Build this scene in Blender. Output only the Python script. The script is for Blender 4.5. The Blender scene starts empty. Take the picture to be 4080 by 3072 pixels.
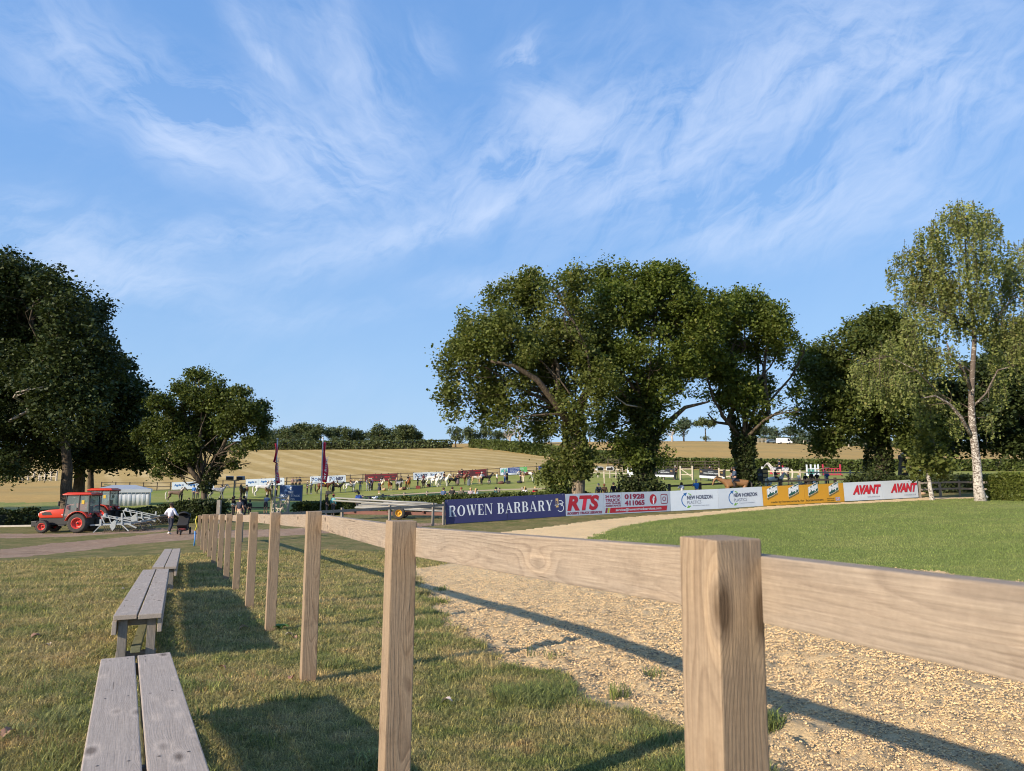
import bpy, bmesh, math, random
import numpy as np
from mathutils import Vector, Matrix
random.seed(7); rng = np.random.default_rng(7)
R = math.radians
SC = bpy.context.scene
COL = SC.collection
# ------------------------------------------------------------------ camera
PITCH = R(7.8); FPX = 2850.0
cam_d = bpy.data.cameras.new('camera'); cam = bpy.data.objects.new('camera', cam_d); COL.objects.link(cam)
cam_d.sensor_width = 36; cam_d.lens = 36 * FPX / 4080
cam.location = (0, 0, 0); cam.rotation_euler = (R(90) + PITCH, 0, 0)
cam_d.clip_start = 0.05; cam_d.clip_end = 6000
cam_d.dof.use_dof = True; cam_d.dof.focus_distance = 9.0; cam_d.dof.aperture_fstop = 7.5
SC.camera = cam
SC.render.resolution_x = 1024; SC.render.resolution_y = 771
SC.view_settings.view_transform = 'Standard'; SC.view_settings.look = 'None'
SC.view_settings.gamma = 1; SC.view_settings.use_curve_mapping = False
SC.view_settings.exposure = 0.68
SC.cycles.max_bounces = 6; SC.cycles.diffuse_bounces = 3; SC.cycles.transmission_bounces = 3
SC.cycles.transparent_max_bounces = 6; SC.cycles.use_denoising = True; SC.cycles.pixel_filter_type = 'BLACKMAN_HARRIS'; SC.cycles.filter_width = 1.05
SUN_AZ = R(-131); SUN_EL = R(22)          # clockwise from +Y
CP, SP = math.cos(PITCH), math.sin(PITCH)

def ray(px, py):
    u = (px - 2040) / FPX; v = (1536 - py) / FPX
    return (u, CP - v * SP, SP + v * CP)

def W(px, py, Y):
    d = ray(px, py); k = Y / d[1]
    return Vector((d[0] * k, Y, d[2] * k))

# ------------------------------------------------------------------ world
world = bpy.data.worlds.new('World'); SC.world = world; world.use_nodes = True
def build_world():
    nt = world.node_tree; N = nt.nodes; L = nt.links; N.clear()
    out = N.new('ShaderNodeOutputWorld'); bg = N.new('ShaderNodeBackground'); bg.inputs[1].default_value = 0.115
    sky = N.new('ShaderNodeTexSky'); sky.sky_type = 'NISHITA'; sky.sun_disc = False
    sky.sun_elevation = SUN_EL; sky.sun_rotation = SUN_AZ % (2 * math.pi); sky.altitude = 60
    sky.air_density = 1.15; sky.dust_density = 0.6; sky.ozone_density = 2.6
    tc = N.new('ShaderNodeTexCoord'); sep = N.new('ShaderNodeSeparateXYZ'); L.new(tc.outputs['Generated'], sep.inputs[0])
    def math_(op, a, b=None, c=None, clamp=False):
        n = N.new('ShaderNodeMath'); n.operation = op; n.use_clamp = clamp
        for i, x in enumerate((a, b, c)):
            if x is None: continue
            if hasattr(x, 'type'): L.new(x, n.inputs[i])
            else: n.inputs[i].default_value = x
        return n.outputs[0]
    zc = math_('MAXIMUM', sep.outputs[2], 0.0)
    cmb = N.new('ShaderNodeCombineXYZ'); L.new(math_('ARCTAN2', sep.outputs[0], sep.outputs[1]), cmb.inputs[0]); L.new(math_('ARCSINE', sep.outputs[2]), cmb.inputs[1]); p = cmb.outputs[0]   # bearing and elevation
    def P(qx, qy):
        d = Vector(ray(qx * 1.8445, qy * 1.8445)).normalized(); return Vector((math.atan2(d.x, d.y), math.asin(d.z), 0))
    def noise(vec, scale, detail, rough, dist=0.0, mp=None):
        if mp:
            m = N.new('ShaderNodeMapping'); m.vector_type = 'TEXTURE'; m.inputs['Rotation'].default_value = (0, 0, mp[0]); m.inputs['Scale'].default_value = (mp[1], mp[2], 1)
            m.inputs['Location'].default_value = (mp[3], 0, 0); L.new(vec, m.inputs[0]); vec = m.outputs[0]
        n = N.new('ShaderNodeTexNoise'); n.inputs['Scale'].default_value = scale; n.inputs['Detail'].default_value = detail
        n.inputs['Roughness'].default_value = rough; n.inputs['Distortion'].default_value = dist; L.new(vec, n.inputs['Vector']); return n
    wn = noise(p, 5.0, 4, 0.6)
    vm = N.new('ShaderNodeVectorMath'); vm.operation = 'MULTIPLY_ADD'; L.new(wn.outputs['Color'], vm.inputs[0]); vm.inputs[1].default_value = (0.09, 0.09, 0)
    vsub = N.new('ShaderNodeVectorMath'); vsub.operation = 'SUBTRACT'; vsub.inputs[1].default_value = (0.045, 0.045, 0); L.new(p, vm.inputs[2]); L.new(vm.outputs[0], vsub.inputs[0]); pw = vsub.outputs[0]
    # cirrus streaks: (qx0, qy0, qx1, qy1, half width, strength, fibre direction group)
    ST = [(480, -40, 560, 90, 34, .5, 0), (545, 85, 635, 185, 20, 1.3, 0), (325, 262, 450, 325, 26, 1.25, 1), (0, 40, 260, 150, 70, .9, 1), (200, 120, 500, 300, 70, .55, 1), (330, 210, 620, 330, 70, .75, 1), (530, 310, 900, 420, 75, 1.0, 1),
          (600, 240, 860, 360, 50, .65, 1), (640, -20, 800, 180, 70, .65, 0), (760, 170, 900, 330, 60, .8, 0), (560, 390, 790, 500, 70, .8, 3), (300, 552, 620, 500, 26, .9, 3), (560, 600, 800, 540, 40, .7, 2), (760, 545, 1010, 470, 22, 1.0, 2), (1000, 478, 1140, 425, 14, .9, 2),
          (1085, 130, 1165, 85, 28, 1.4, 2), (900, 20, 960, 150, 40, .5, 0), (1110, 200, 1290, 250, 50, .8, 1), (860, 470, 1300, 300, 55, .95, 2), (1000, 330, 1480, 190, 60, .95, 2), (1180, 470, 1640, 260, 60, .9, 2), (1420, 230, 1900, 90, 70, .95, 2), (1600, 30, 2212, 130, 90, 1.0, 1),
          (1700, 180, 2300, 60, 60, .7, 2), (1400, 400, 2212, 250, 80, .8, 2), (1300, 560, 1900, 400, 50, .6, 2), (1600, 500, 2250, 400, 50, .5, 2), (1900, 250, 2300, 190, 50, .6, 2), (0, 430, 140, 440, 26, .6, 3), (-60, 520, 300, 500, 40, .8, 3), (-60, 570, 420, 610, 40, .9, 3), (100, 620, 500, 630, 26, .5, 3),
          (900, 620, 1160, 605, 30, .5, 2), (400, 690, 900, 680, 22, .4, 3), (1250, 110, 1420, 20, 40, .35, 2)]
    GA = [R(-58), R(-27), R(20), R(6)]; FIB = []
    for k, ang in enumerate(GA):
        f1 = noise(pw, 9.0, 8, 0.62, 0.35, (ang, 2.6, 0.62, k * 3.7)); f2 = noise(pw, 16.0, 6, 0.68, 1.0, (ang + R(24), 2.0, 0.7, k * 1.3 + 5))
        f = math_('ADD', math_('MULTIPLY', f1.outputs[0], 0.6), math_('MULTIPLY', f2.outputs[0], 0.4)); FIB.append(math_('MULTIPLY', math_('SUBTRACT', f, 0.425), 4.4, clamp=True))
    grp = [None] * 4
    for (x0, y0, x1, y1, w, s, gi) in ST:
        a, b = P(x0, y0), P(x1, y1); c = (a + b) / 2; d = b - a; w = w / 1545.0 * 1.25
        m = N.new('ShaderNodeMapping'); m.vector_type = 'TEXTURE'
        m.inputs['Location'].default_value = c; m.inputs['Rotation'].default_value = (0, 0, math.atan2(d.y, d.x)); m.inputs['Scale'].default_value = (d.length * 0.48 + w * 0.4, w, 1); L.new(pw, m.inputs[0])
        ln = N.new('ShaderNodeVectorMath'); ln.operation = 'DOT_PRODUCT'; L.new(m.outputs[0], ln.inputs[0]); L.new(m.outputs[0], ln.inputs[1])
        e = math_('MULTIPLY', math_('EXPONENT', math_('MULTIPLY', ln.outputs['Value'], -1.1)), s); grp[gi] = e if grp[gi] is None else math_('ADD', grp[gi], e)
    dens = None; tot = None
    for g_, f_ in zip(grp, FIB):
        t = math_('MULTIPLY', g_, math_('ADD', math_('MULTIPLY', f_, 0.95), 0.05)); dens = t if dens is None else math_('ADD', dens, t)
    # the same thin cirrus goes on outside the photographed part of the sky
    f3 = noise(p, 2.4, 4, 0.55, 0.3); behind = math_('MULTIPLY', math_('SUBTRACT', math_('ABSOLUTE', math_('ARCTAN2', sep.outputs[0], sep.outputs[1])), 0.70), 3.0, clamp=True)
    dens = math_('ADD', dens, math_('MULTIPLY', math_('MULTIPLY', math_('SUBTRACT', f3.outputs[0], 0.45, clamp=True), math_('ADD', math_('MULTIPLY', behind, 3.0), 0.5)), FIB[2]))
    dens = math_('SUBTRACT', 1.0, math_('EXPONENT', math_('MULTIPLY', dens, -1.15)))
    low = math_('MULTIPLY', zc, 14.0, clamp=True)
    dens = math_('MULTIPLY', dens, low); dens = math_('MULTIPLY', dens, 0.60)
    mix = N.new('ShaderNodeMix'); mix.data_type = 'RGBA'; L.new(dens, mix.inputs[0])
    ramp = N.new('ShaderNodeValToRGB'); e = ramp.color_ramp.elements
    while len(e) < 4: e.new(0.5)
    for i, (pz, c) in enumerate(((0.0, (2.35, 3.45, 4.95)), (0.16, (1.85, 3.1, 5.0)), (0.40, (1.12, 2.38, 4.80)), (0.9, (0.75, 1.75, 4.0)))): e[i].position = pz; e[i].color = tuple(v / 5 for v in c) + (1,)
    L.new(sep.outputs[2], ramp.inputs[0])
    gr = N.new('ShaderNodeMix'); gr.data_type = 'RGBA'; gr.inputs[0].default_value = 0.85; L.new(sky.outputs[0], gr.inputs[6])
    sc5 = N.new('ShaderNodeVectorMath'); sc5.operation = 'SCALE'; sc5.inputs['Scale'].default_value = 5.0; L.new(ramp.outputs[0], sc5.inputs[0]); L.new(sc5.outputs[0], gr.inputs[7])
    L.new(gr.outputs[2], mix.inputs[6]); mix.inputs[7].default_value = (4.7, 5.2, 6.2, 1)
    L.new(mix.outputs[2], bg.inputs[0]); L.new(bg.outputs[0], out.inputs[0])
build_world()
# ------------------------------------------------------------------ sun
sun_d = bpy.data.lights.new('sun', 'SUN'); sun_d.energy = 4.3; sun_d.angle = R(0.53); sun_d.color = (1.0, 0.86, 0.68)
sun = bpy.data.objects.new('sun', sun_d); COL.objects.link(sun)
to_sun = Vector((math.sin(SUN_AZ) * math.cos(SUN_EL), math.cos(SUN_AZ) * math.cos(SUN_EL), math.sin(SUN_EL)))
sun.rotation_euler = to_sun.to_track_quat('Z', 'Y').to_euler(); sun.location = to_sun * 50

# ------------------------------------------------------------------ numpy noise
def _h(ix, iy, iz, s):
    n = (ix * 374761393 + iy * 668265263 + iz * 2147483647 + s * 144269) & 0xffffffff
    n = ((n ^ (n >> 13)) * 1274126177) & 0xffffffff
    return ((n ^ (n >> 16)) & 0xffff) / 65535.0
def vnoise(p, scale=1.0, seed=0):
    q = np.asarray(p, float) * scale
    if q.shape[1] == 2: q = np.c_[q, np.zeros(len(q))]
    i = np.floor(q).astype(np.int64); f = q - i; f = f * f * (3 - 2 * f); r = 0
    for a in (0, 1):
        for b in (0, 1):
            for c in (0, 1):
                w = (f[:, 0] if a else 1 - f[:, 0]) * (f[:, 1] if b else 1 - f[:, 1]) * (f[:, 2] if c else 1 - f[:, 2])
                r = r + w * _h(i[:, 0] + a, i[:, 1] + b, i[:, 2] + c, seed)
    return r
def fbm(p, scale, oct=4, seed=0):
    r = 0; a = 1; t = 0
    for k in range(oct):
        r = r + a * vnoise(p, scale * 2.03 ** k, seed + k * 17); t += a; a *= 0.52
    return r / t

# ------------------------------------------------------------------ terrain
CTRL = []
def c_px(px, py, Y): v = W(px, py, Y); CTRL.append((v.x, v.y, v.z))
def c_w(x, y, z): CTRL.append((x, y, z))
def zn(y): return -1.24 - 0.0452 * y
for y in (-6, -2, 0.5, 1.5, 3, 5, 8, 12, 17, 22, 27):
    for fx in (-1.1, -0.5, 0.0):
        c_w(fx * max(abs(y), 3), y, zn(max(y, 0)))
for (x, y, z) in ((3, 1, -1.26), (4, 4, -1.38), (5, 8, -1.52), (9, 10.8, -1.52), (12, 5, -1.3), (3, 12, -1.72), (7, 18, -1.82), (16, 18, -1.6), (2.5, 26, -2.02),
                  (10, 28, -1.92), (22, 26, -1.5), (30, 38, -1.25), (14, 38, -1.72), (-40, 30, -2.5), (-30, 12, -1.9), (10, -8, -1.2), (-10, -12, -1.2), (0, -30, -1.2), (-60, -20, -1), (60, -20, -0.8)):
    c_w(x, y, z)
for t in ((981, 2159, 29), (700, 2130, 38), (300, 2120, 44), (0, 2125, 43), (1775, 2090, 37.2), (2255, 2058, 39.8), (2673, 2038, 43.6), (3042, 2017, 45.4),
          (3366, 2000, 47.2), (3660, 1984, 49), (4080, 1972, 50), (3900, 1990, 45), (1100, 2090, 45), (1370, 2078, 42),
          (0, 2060, 62), (1130, 2048, 63), (1195, 2057, 60), (1400, 2052, 56), (600, 2040, 60),
          (690, 1997, 90), (920, 1983, 92), (1060, 1976, 92), (1220, 1970, 96), (1340, 1965, 97), (1560, 1957, 97), (1760, 1942, 97), (2010, 1931, 98), (2110, 1927, 98),
          (640, 1955, 112), (1050, 1938, 115), (1300, 1928, 115), (1520, 1919, 115), (1750, 1912, 115), (2050, 1894, 115), (2200, 1887, 115),
          (300, 1965, 100), (0, 1990, 90), (0, 1945, 120), (200, 1900, 160), (0, 1860, 190),
          (1000, 1885, 145), (1500, 1872, 145), (2000, 1850, 145), (900, 1845, 180), (1400, 1835, 180), (1900, 1820, 180),
          (700, 1800, 230), (1100, 1793, 230), (1500, 1791, 230), (1700, 1788, 230), (1900, 1789, 225), (2150, 1816, 185), (2300, 1840, 165),
          (900, 1768, 300), (1500, 1768, 300), (2000, 1766, 280), (2300, 1762, 270), (0, 1790, 280),
          (2450, 1925, 82), (2700, 1918, 80), (3000, 1925, 74), (3300, 1935, 70), (2640, 1885, 108), (2400, 1880, 118), (3000, 1888, 110), (3300, 1888, 110), (3700, 1890, 108), (4080, 1890, 105),
          (2630, 1868, 140), (3000, 1874, 135), (3400, 1879, 130), (4080, 1879, 128), (2700, 1800, 190), (3100, 1815, 180), (3500, 1830, 170), (4080, 1838, 165),
          (2600, 1762, 260), (2800, 1760, 260), (3050, 1766, 262), (3300, 1780, 255), (3600, 1795, 240), (4080, 1806, 230), (2700, 1762, 330), (3300, 1768, 330), (4000, 1780, 320),
          (4400, 1975, 50), (4600, 1880, 110), (4600, 1815, 230), (-400, 2130, 42), (-500, 1950, 110), (-500, 1850, 200)):
    c_px(*t)
for a in range(0, 360, 20):
    th = R(a); c_w(900 * math.sin(th), 900 * math.cos(th), 12 if math.cos(th) > 0 else -4)
for a in range(110, 260, 25):
    th = R(a); c_w(150 * math.sin(th), 150 * math.cos(th), -3)
CT = np.array(CTRL)
def _uv(x, y):
    r = np.hypot(x, y); return np.stack([np.arctan2(x, y + 1e-9) * 1.7, np.log(np.maximum(r, 1.0) + 1.5)], -1)
def _phi(d2): return np.where(d2 > 1e-12, 0.5 * d2 * np.log(np.maximum(d2, 1e-12)), 0)
_U = _uv(CT[:, 0], CT[:, 1]); _n = len(_U)
_D = ((_U[:, None] - _U[None]) ** 2).sum(-1)
_A = np.zeros((_n + 3, _n + 3)); _A[:_n, :_n] = _phi(_D) + np.eye(_n) * 2e-4
_A[:_n, _n] = 1; _A[:_n, _n + 1:] = _U; _A[_n, :_n] = 1; _A[_n + 1:, :_n] = _U.T
_wt = np.linalg.solve(_A, np.r_[CT[:, 2], 0, 0, 0])
def tz(x, y):
    x = np.atleast_1d(np.asarray(x, float)); y = np.atleast_1d(np.asarray(y, float)); out = np.empty(len(x))
    for s in range(0, len(x), 20000):
        u = _uv(x[s:s + 20000], y[s:s + 20000]); d = ((u[:, None] - _U[None]) ** 2).sum(-1)
        out[s:s + 20000] = _phi(d) @ _wt[:_n] + _wt[_n] + u @ _wt[_n + 1:]
    return out
def gz(x, y): return float(tz([x], [y])[0])
def G(px, Y, dz=0.0):
    """ground point under column px at forward distance Y"""
    x = (px - 2040) / FPX * Y
    for _ in range(3):
        z = gz(x, Y); x = (px - 2040) / FPX * (Y * CP + z * SP)
    return Vector((x, Y, z + dz))
def HIT(px, py, y0=1.5, y1=400.0, up=0.0):
    d = ray(px, py); Y = np.geomspace(y0, y1, 400); k = Y / d[1]
    h = d[2] * k - tz(d[0] * k, Y) - up; w = np.where(h < 0)[0]
    if len(w) == 0 or w[0] == 0: i = int(np.argmin(np.abs(h))); return Vector((d[0] * k[i], Y[i], 0)).xy
    i = w[0]; t = h[i - 1] / (h[i - 1] - h[i]); kk = k[i - 1] + (k[i] - k[i - 1]) * t
    return Vector((d[0] * kk, d[1] * kk))
Q = 1.8445
# ------------------------------------------------------------------ materials
MATS = {}
def new_mat(name):
    m = bpy.data.materials.new(name); m.use_nodes = True; nt = m.node_tree; nt.nodes.clear()
    out = nt.nodes.new('ShaderNodeOutputMaterial'); return m, nt, out
class NB:
    def __init__(s, nt): s.nt = nt; s.N = nt.nodes; s.L = nt.links
    def set(s, sock, v):
        if hasattr(v, 'type') and hasattr(v, 'node'): s.L.new(v, sock)
        else: sock.default_value = v
    def m(s, op, a, b=0.0, clamp=False):
        n = s.N.new('ShaderNodeMath'); n.operation = op; n.use_clamp = clamp; s.set(n.inputs[0], a); s.set(n.inputs[1], b); return n.outputs[0]
    def noise(s, vec, scale, detail=4, rough=0.55, dist=0.0, out=0):
        n = s.N.new('ShaderNodeTexNoise'); n.inputs['Scale'].default_value = scale; n.inputs['Detail'].default_value = detail
        n.inputs['Roughness'].default_value = rough; n.inputs['Distortion'].default_value = dist
        if vec is not None: s.L.new(vec, n.inputs['Vector'])
        return n.outputs[out]
    def mapping(s, vec, sc=(1, 1, 1), loc=(0, 0, 0), rot=(0, 0, 0)):
        n = s.N.new('ShaderNodeMapping'); s.L.new(vec, n.inputs[0]); n.inputs['Scale'].default_value = sc
        n.inputs['Location'].default_value = loc; n.inputs['Rotation'].default_value = rot; return n.outputs[0]
    def ramp(s, fac, stops, interp='LINEAR'):
        n = s.N.new('ShaderNodeValToRGB'); n.color_ramp.interpolation = interp; e = n.color_ramp.elements
        while len(e) < len(stops): e.new(0.5)
        for i, (p, c) in enumerate(stops): e[i].position = p; e[i].color = tuple(c) + (1,) if len(c) == 3 else c
        s.L.new(fac, n.inputs[0]); return n.outputs[0]
    def mix(s, f, a, b, blend='MIX'):
        n = s.N.new('ShaderNodeMix'); n.data_type = 'RGBA'; n.blend_type = blend; s.set(n.inputs[0], f)
        for k, v in ((6, a), (7, b)): s.set(n.inputs[k], (tuple(v) + (1,)) if isinstance(v, (tuple, list)) and len(v) == 3 else v)
        return n.outputs[2]
    def bump(s, h, strength=0.5, dist=0.02):
        n = s.N.new('ShaderNodeBump'); n.inputs['Strength'].default_value = strength; n.inputs['Distance'].default_value = dist
        s.L.new(h, n.inputs['Height']); return n.outputs[0]
    def bsdf(s, col, rough=0.7, normal=None, spec=0.5, metal=0.0, trans=None):
        n = s.N.new('ShaderNodeBsdfPrincipled'); s.set(n.inputs['Base Color'], (tuple(col) + (1,)) if isinstance(col, (tuple, list)) and len(col) == 3 else col)
        s.set(n.inputs['Roughness'], rough); n.inputs['Specular IOR Level'].default_value = spec; n.inputs['Metallic'].default_value = metal
        if normal is not None: s.L.new(normal, n.inputs['Normal'])
        return n.outputs[0]
    def pos(s): return s.N.new('ShaderNodeNewGeometry').outputs['Position']
    def obj(s): return s.N.new('ShaderNodeTexCoord').outputs['Object']
    def rnd(s): return s.N.new('ShaderNodeObjectInfo').outputs['Random']
    def isl(s): return s.N.new('ShaderNodeNewGeometry').outputs['Random Per Island']
def plain(name, col, rough=0.6, var=0.12, scale=6.0, bump=0.0, metal=0.0, spec=0.5, bscale=None):
    if name in MATS: return MATS[name]
    m, nt, out = new_mat(name); b = NB(nt); v = b.obj(); n = b.noise(v, scale, 4, 0.6)
    c0 = tuple(max(0, c * (1 - var)) for c in col); c1 = tuple(min(1, c * (1 + var)) for c in col)
    col_ = b.ramp(n, [(0.3, c0), (0.7, c1)]); nm = b.bump(b.noise(v, bscale or scale * 4, 3), 0.5, bump) if bump else None
    nt.links.new(b.bsdf(col_, rough, nm, spec, metal), out.inputs[0]); MATS[name] = m; return m

def grass_cols(b, green, dry, brown, sc=0.55, bias=0.5, fine=True):
    p = b.pos(); n1 = b.noise(p, sc, 5, 0.62, 0.4); n2 = b.noise(p, sc * 5.3, 4, 0.6); n3 = b.noise(b.mapping(p, loc=(31, 7, 3)), sc * 1.7, 4, 0.6)
    f = b.m('ADD', b.m('MULTIPLY', n1, 0.65), b.m('MULTIPLY', n2, 0.35))
    c = b.mix(b.ramp(f, [(bias - 0.10, (0, 0, 0)), (bias + 0.12, (1, 1, 1))]), green, dry)
    c = b.mix(b.ramp(n3, [(0.60, (0, 0, 0)), (0.78, (0.85, 0.85, 0.85))]), c, brown)
    return c
def ground_mat(name, green, dry, brown, sc=0.55, bias=0.5, rough=0.9, fine_sc=70, bump=0.012, stripes=None, lo=0.62, hi=1.4):
    m, nt, out = new_mat(name); b = NB(nt); p = b.pos(); c = grass_cols(b, green, dry, brown, sc, bias)
    fine = b.noise(b.mapping(p, (1, 1, 0.2)), fine_sc, 3, 0.7); mid = b.noise(p, fine_sc * 0.16, 4, 0.7)
    v = b.m('ADD', b.m('MULTIPLY', fine, 0.55), b.m('MULTIPLY', mid, 0.45))
    c = b.mix(1.0, c, b.ramp(v, [(0.3, (lo,) * 3), (0.7, (hi,) * 3)]), 'MULTIPLY')
    if stripes:
        ang, scl, amt, dcol = stripes
        w = b.N.new('ShaderNodeTexWave'); w.inputs['Scale'].default_value = scl; w.inputs['Distortion'].default_value = 3.0; w.inputs['Detail'].default_value = 3; w.inputs['Detail Scale'].default_value = 0.35
        b.L.new(b.mapping(p, rot=(0, 0, ang)), w.inputs['Vector'])
        brk = b.noise(b.mapping(p, (0.25, 0.035, 1), rot=(0, 0, ang)), 1.0, 5, 0.65)
        c = b.mix(b.m('MULTIPLY', b.m('MULTIPLY', b.ramp(w.outputs['Fac'], [(0.5, (0, 0, 0)), (0.9, (1, 1, 1))]), b.ramp(brk, [(0.35, (0.15,) * 3), (0.65, (1,) * 3)])), amt), c, dcol)
    hgt = b.m('ADD', fine, b.m('MULTIPLY', mid, 1.5))
    nt.links.new(b.bsdf(c, rough, b.bump(hgt, 0.9, bump), 0.15), out.inputs[0]); MATS[name] = m; return m

G_LAWN = (0.108, 0.150, 0.036); G_MID = (0.130, 0.156, 0.050); G_DRY = (0.300, 0.235, 0.110); G_BRN = (0.19, 0.115, 0.055)
ground_mat('rough_grass', (0.135,0.150,0.045), (0.31, 0.235, 0.105), (0.25, 0.145, 0.065), 1.3, 0.505, bump=0.03, lo=.45, hi=1.45)
ground_mat('lawn', (0.180, 0.210, 0.055), (0.235, 0.245, 0.080), (0.20, 0.22, 0.065), 0.35, 0.55, fine_sc=45, bump=0.015, lo=0.7, hi=1.3, stripes=(R(70), 0.05, 0.5, (0.25, 0.255, 0.10)))
ground_mat('arena_grass', (0.20, 0.235, 0.040), (0.30, 0.285, 0.075), (0.31, 0.26, 0.08), 0.09, 0.50, fine_sc=9, bump=0.02, lo=0.8, hi=1.2, stripes=(R(80), 0.035, 0.35, (0.27, 0.25, 0.09)))
ground_mat('bank_grass', (0.17, 0.215, 0.045), (0.36, 0.27, 0.10), (0.28, 0.175, 0.07), 0.12, 0.50, fine_sc=8, bump=0.02)
ground_mat('stubble', (0.39, 0.270, 0.092), (0.45, 0.315, 0.115), (0.32, 0.235, 0.080), 0.035, 0.5, fine_sc=2.2, bump=0.04, lo=0.72, hi=1.25, stripes=(R(-30), 0.05, 0.75, (0.58,0.44,0.21)))
ground_mat('dry_pasture', (0.41, 0.265, 0.085), (0.47, 0.305, 0.10), (0.28, 0.225, 0.075), 0.05, 0.5, fine_sc=4, bump=0.03, lo=0.82, hi=1.18, stripes=(R(90), 0.014, 0.45, (0.26, 0.22, 0.09)))
ground_mat('dirt', (0.31, 0.205, 0.135), (0.41, 0.29, 0.205), (0.30, 0.225, 0.10), 0.7, 0.5, fine_sc=16, bump=0.06, lo=.6, hi=1.3)
ground_mat('sand_far', (0.72, 0.5, 0.26), (0.8, 0.58, 0.31), (0.40, 0.30, 0.19), 0.8, 0.5, fine_sc=22, bump=0.05, lo=0.6, hi=1.3)
def sand_mat():
    m, nt, out = new_mat('sand'); b = NB(nt); p = b.pos()
    n1 = b.noise(p, 1.3, 5, 0.6, 0.5); n2 = b.noise(b.mapping(p, (1, 1, 1)), 26, 6, 0.72, 2.4); n3 = b.noise(p, 120, 4, 0.7, 1.2); n4 = b.noise(b.mapping(p, loc=(9, 2, 1)), 7, 5, 0.65, 1.0)
    c = b.mix(b.ramp(n1, [(0.35, (0,) * 3), (0.65, (1,) * 3)]), (0.92, 0.67, 0.36), (0.82, 0.59, 0.32))
    c = b.mix(b.ramp(n4, [(0.55, (0,) * 3), (0.72, (0.8,) * 3)]), c, (0.70, 0.54, 0.36))
    c = b.mix(b.ramp(n2, [(0.36, (0.8,) * 3), (0.45, (0,) * 3)]), c, (0.36, 0.28, 0.20))
    c = b.mix(b.ramp(n3, [(0.36, (0.6,) * 3), (0.46, (0,) * 3)]), c, (0.52, 0.40, 0.27))
    h = b.m('ADD', b.m('MULTIPLY', n2, 1.0), b.m('ADD', b.m('MULTIPLY', n3, 0.45), b.m('MULTIPLY', n4, 1.6)))
    nt.links.new(b.bsdf(c, 0.95, b.bump(h, 1.0, 0.032), 0.1), out.inputs[0]); MATS['sand'] = m
sand_mat()

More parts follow.
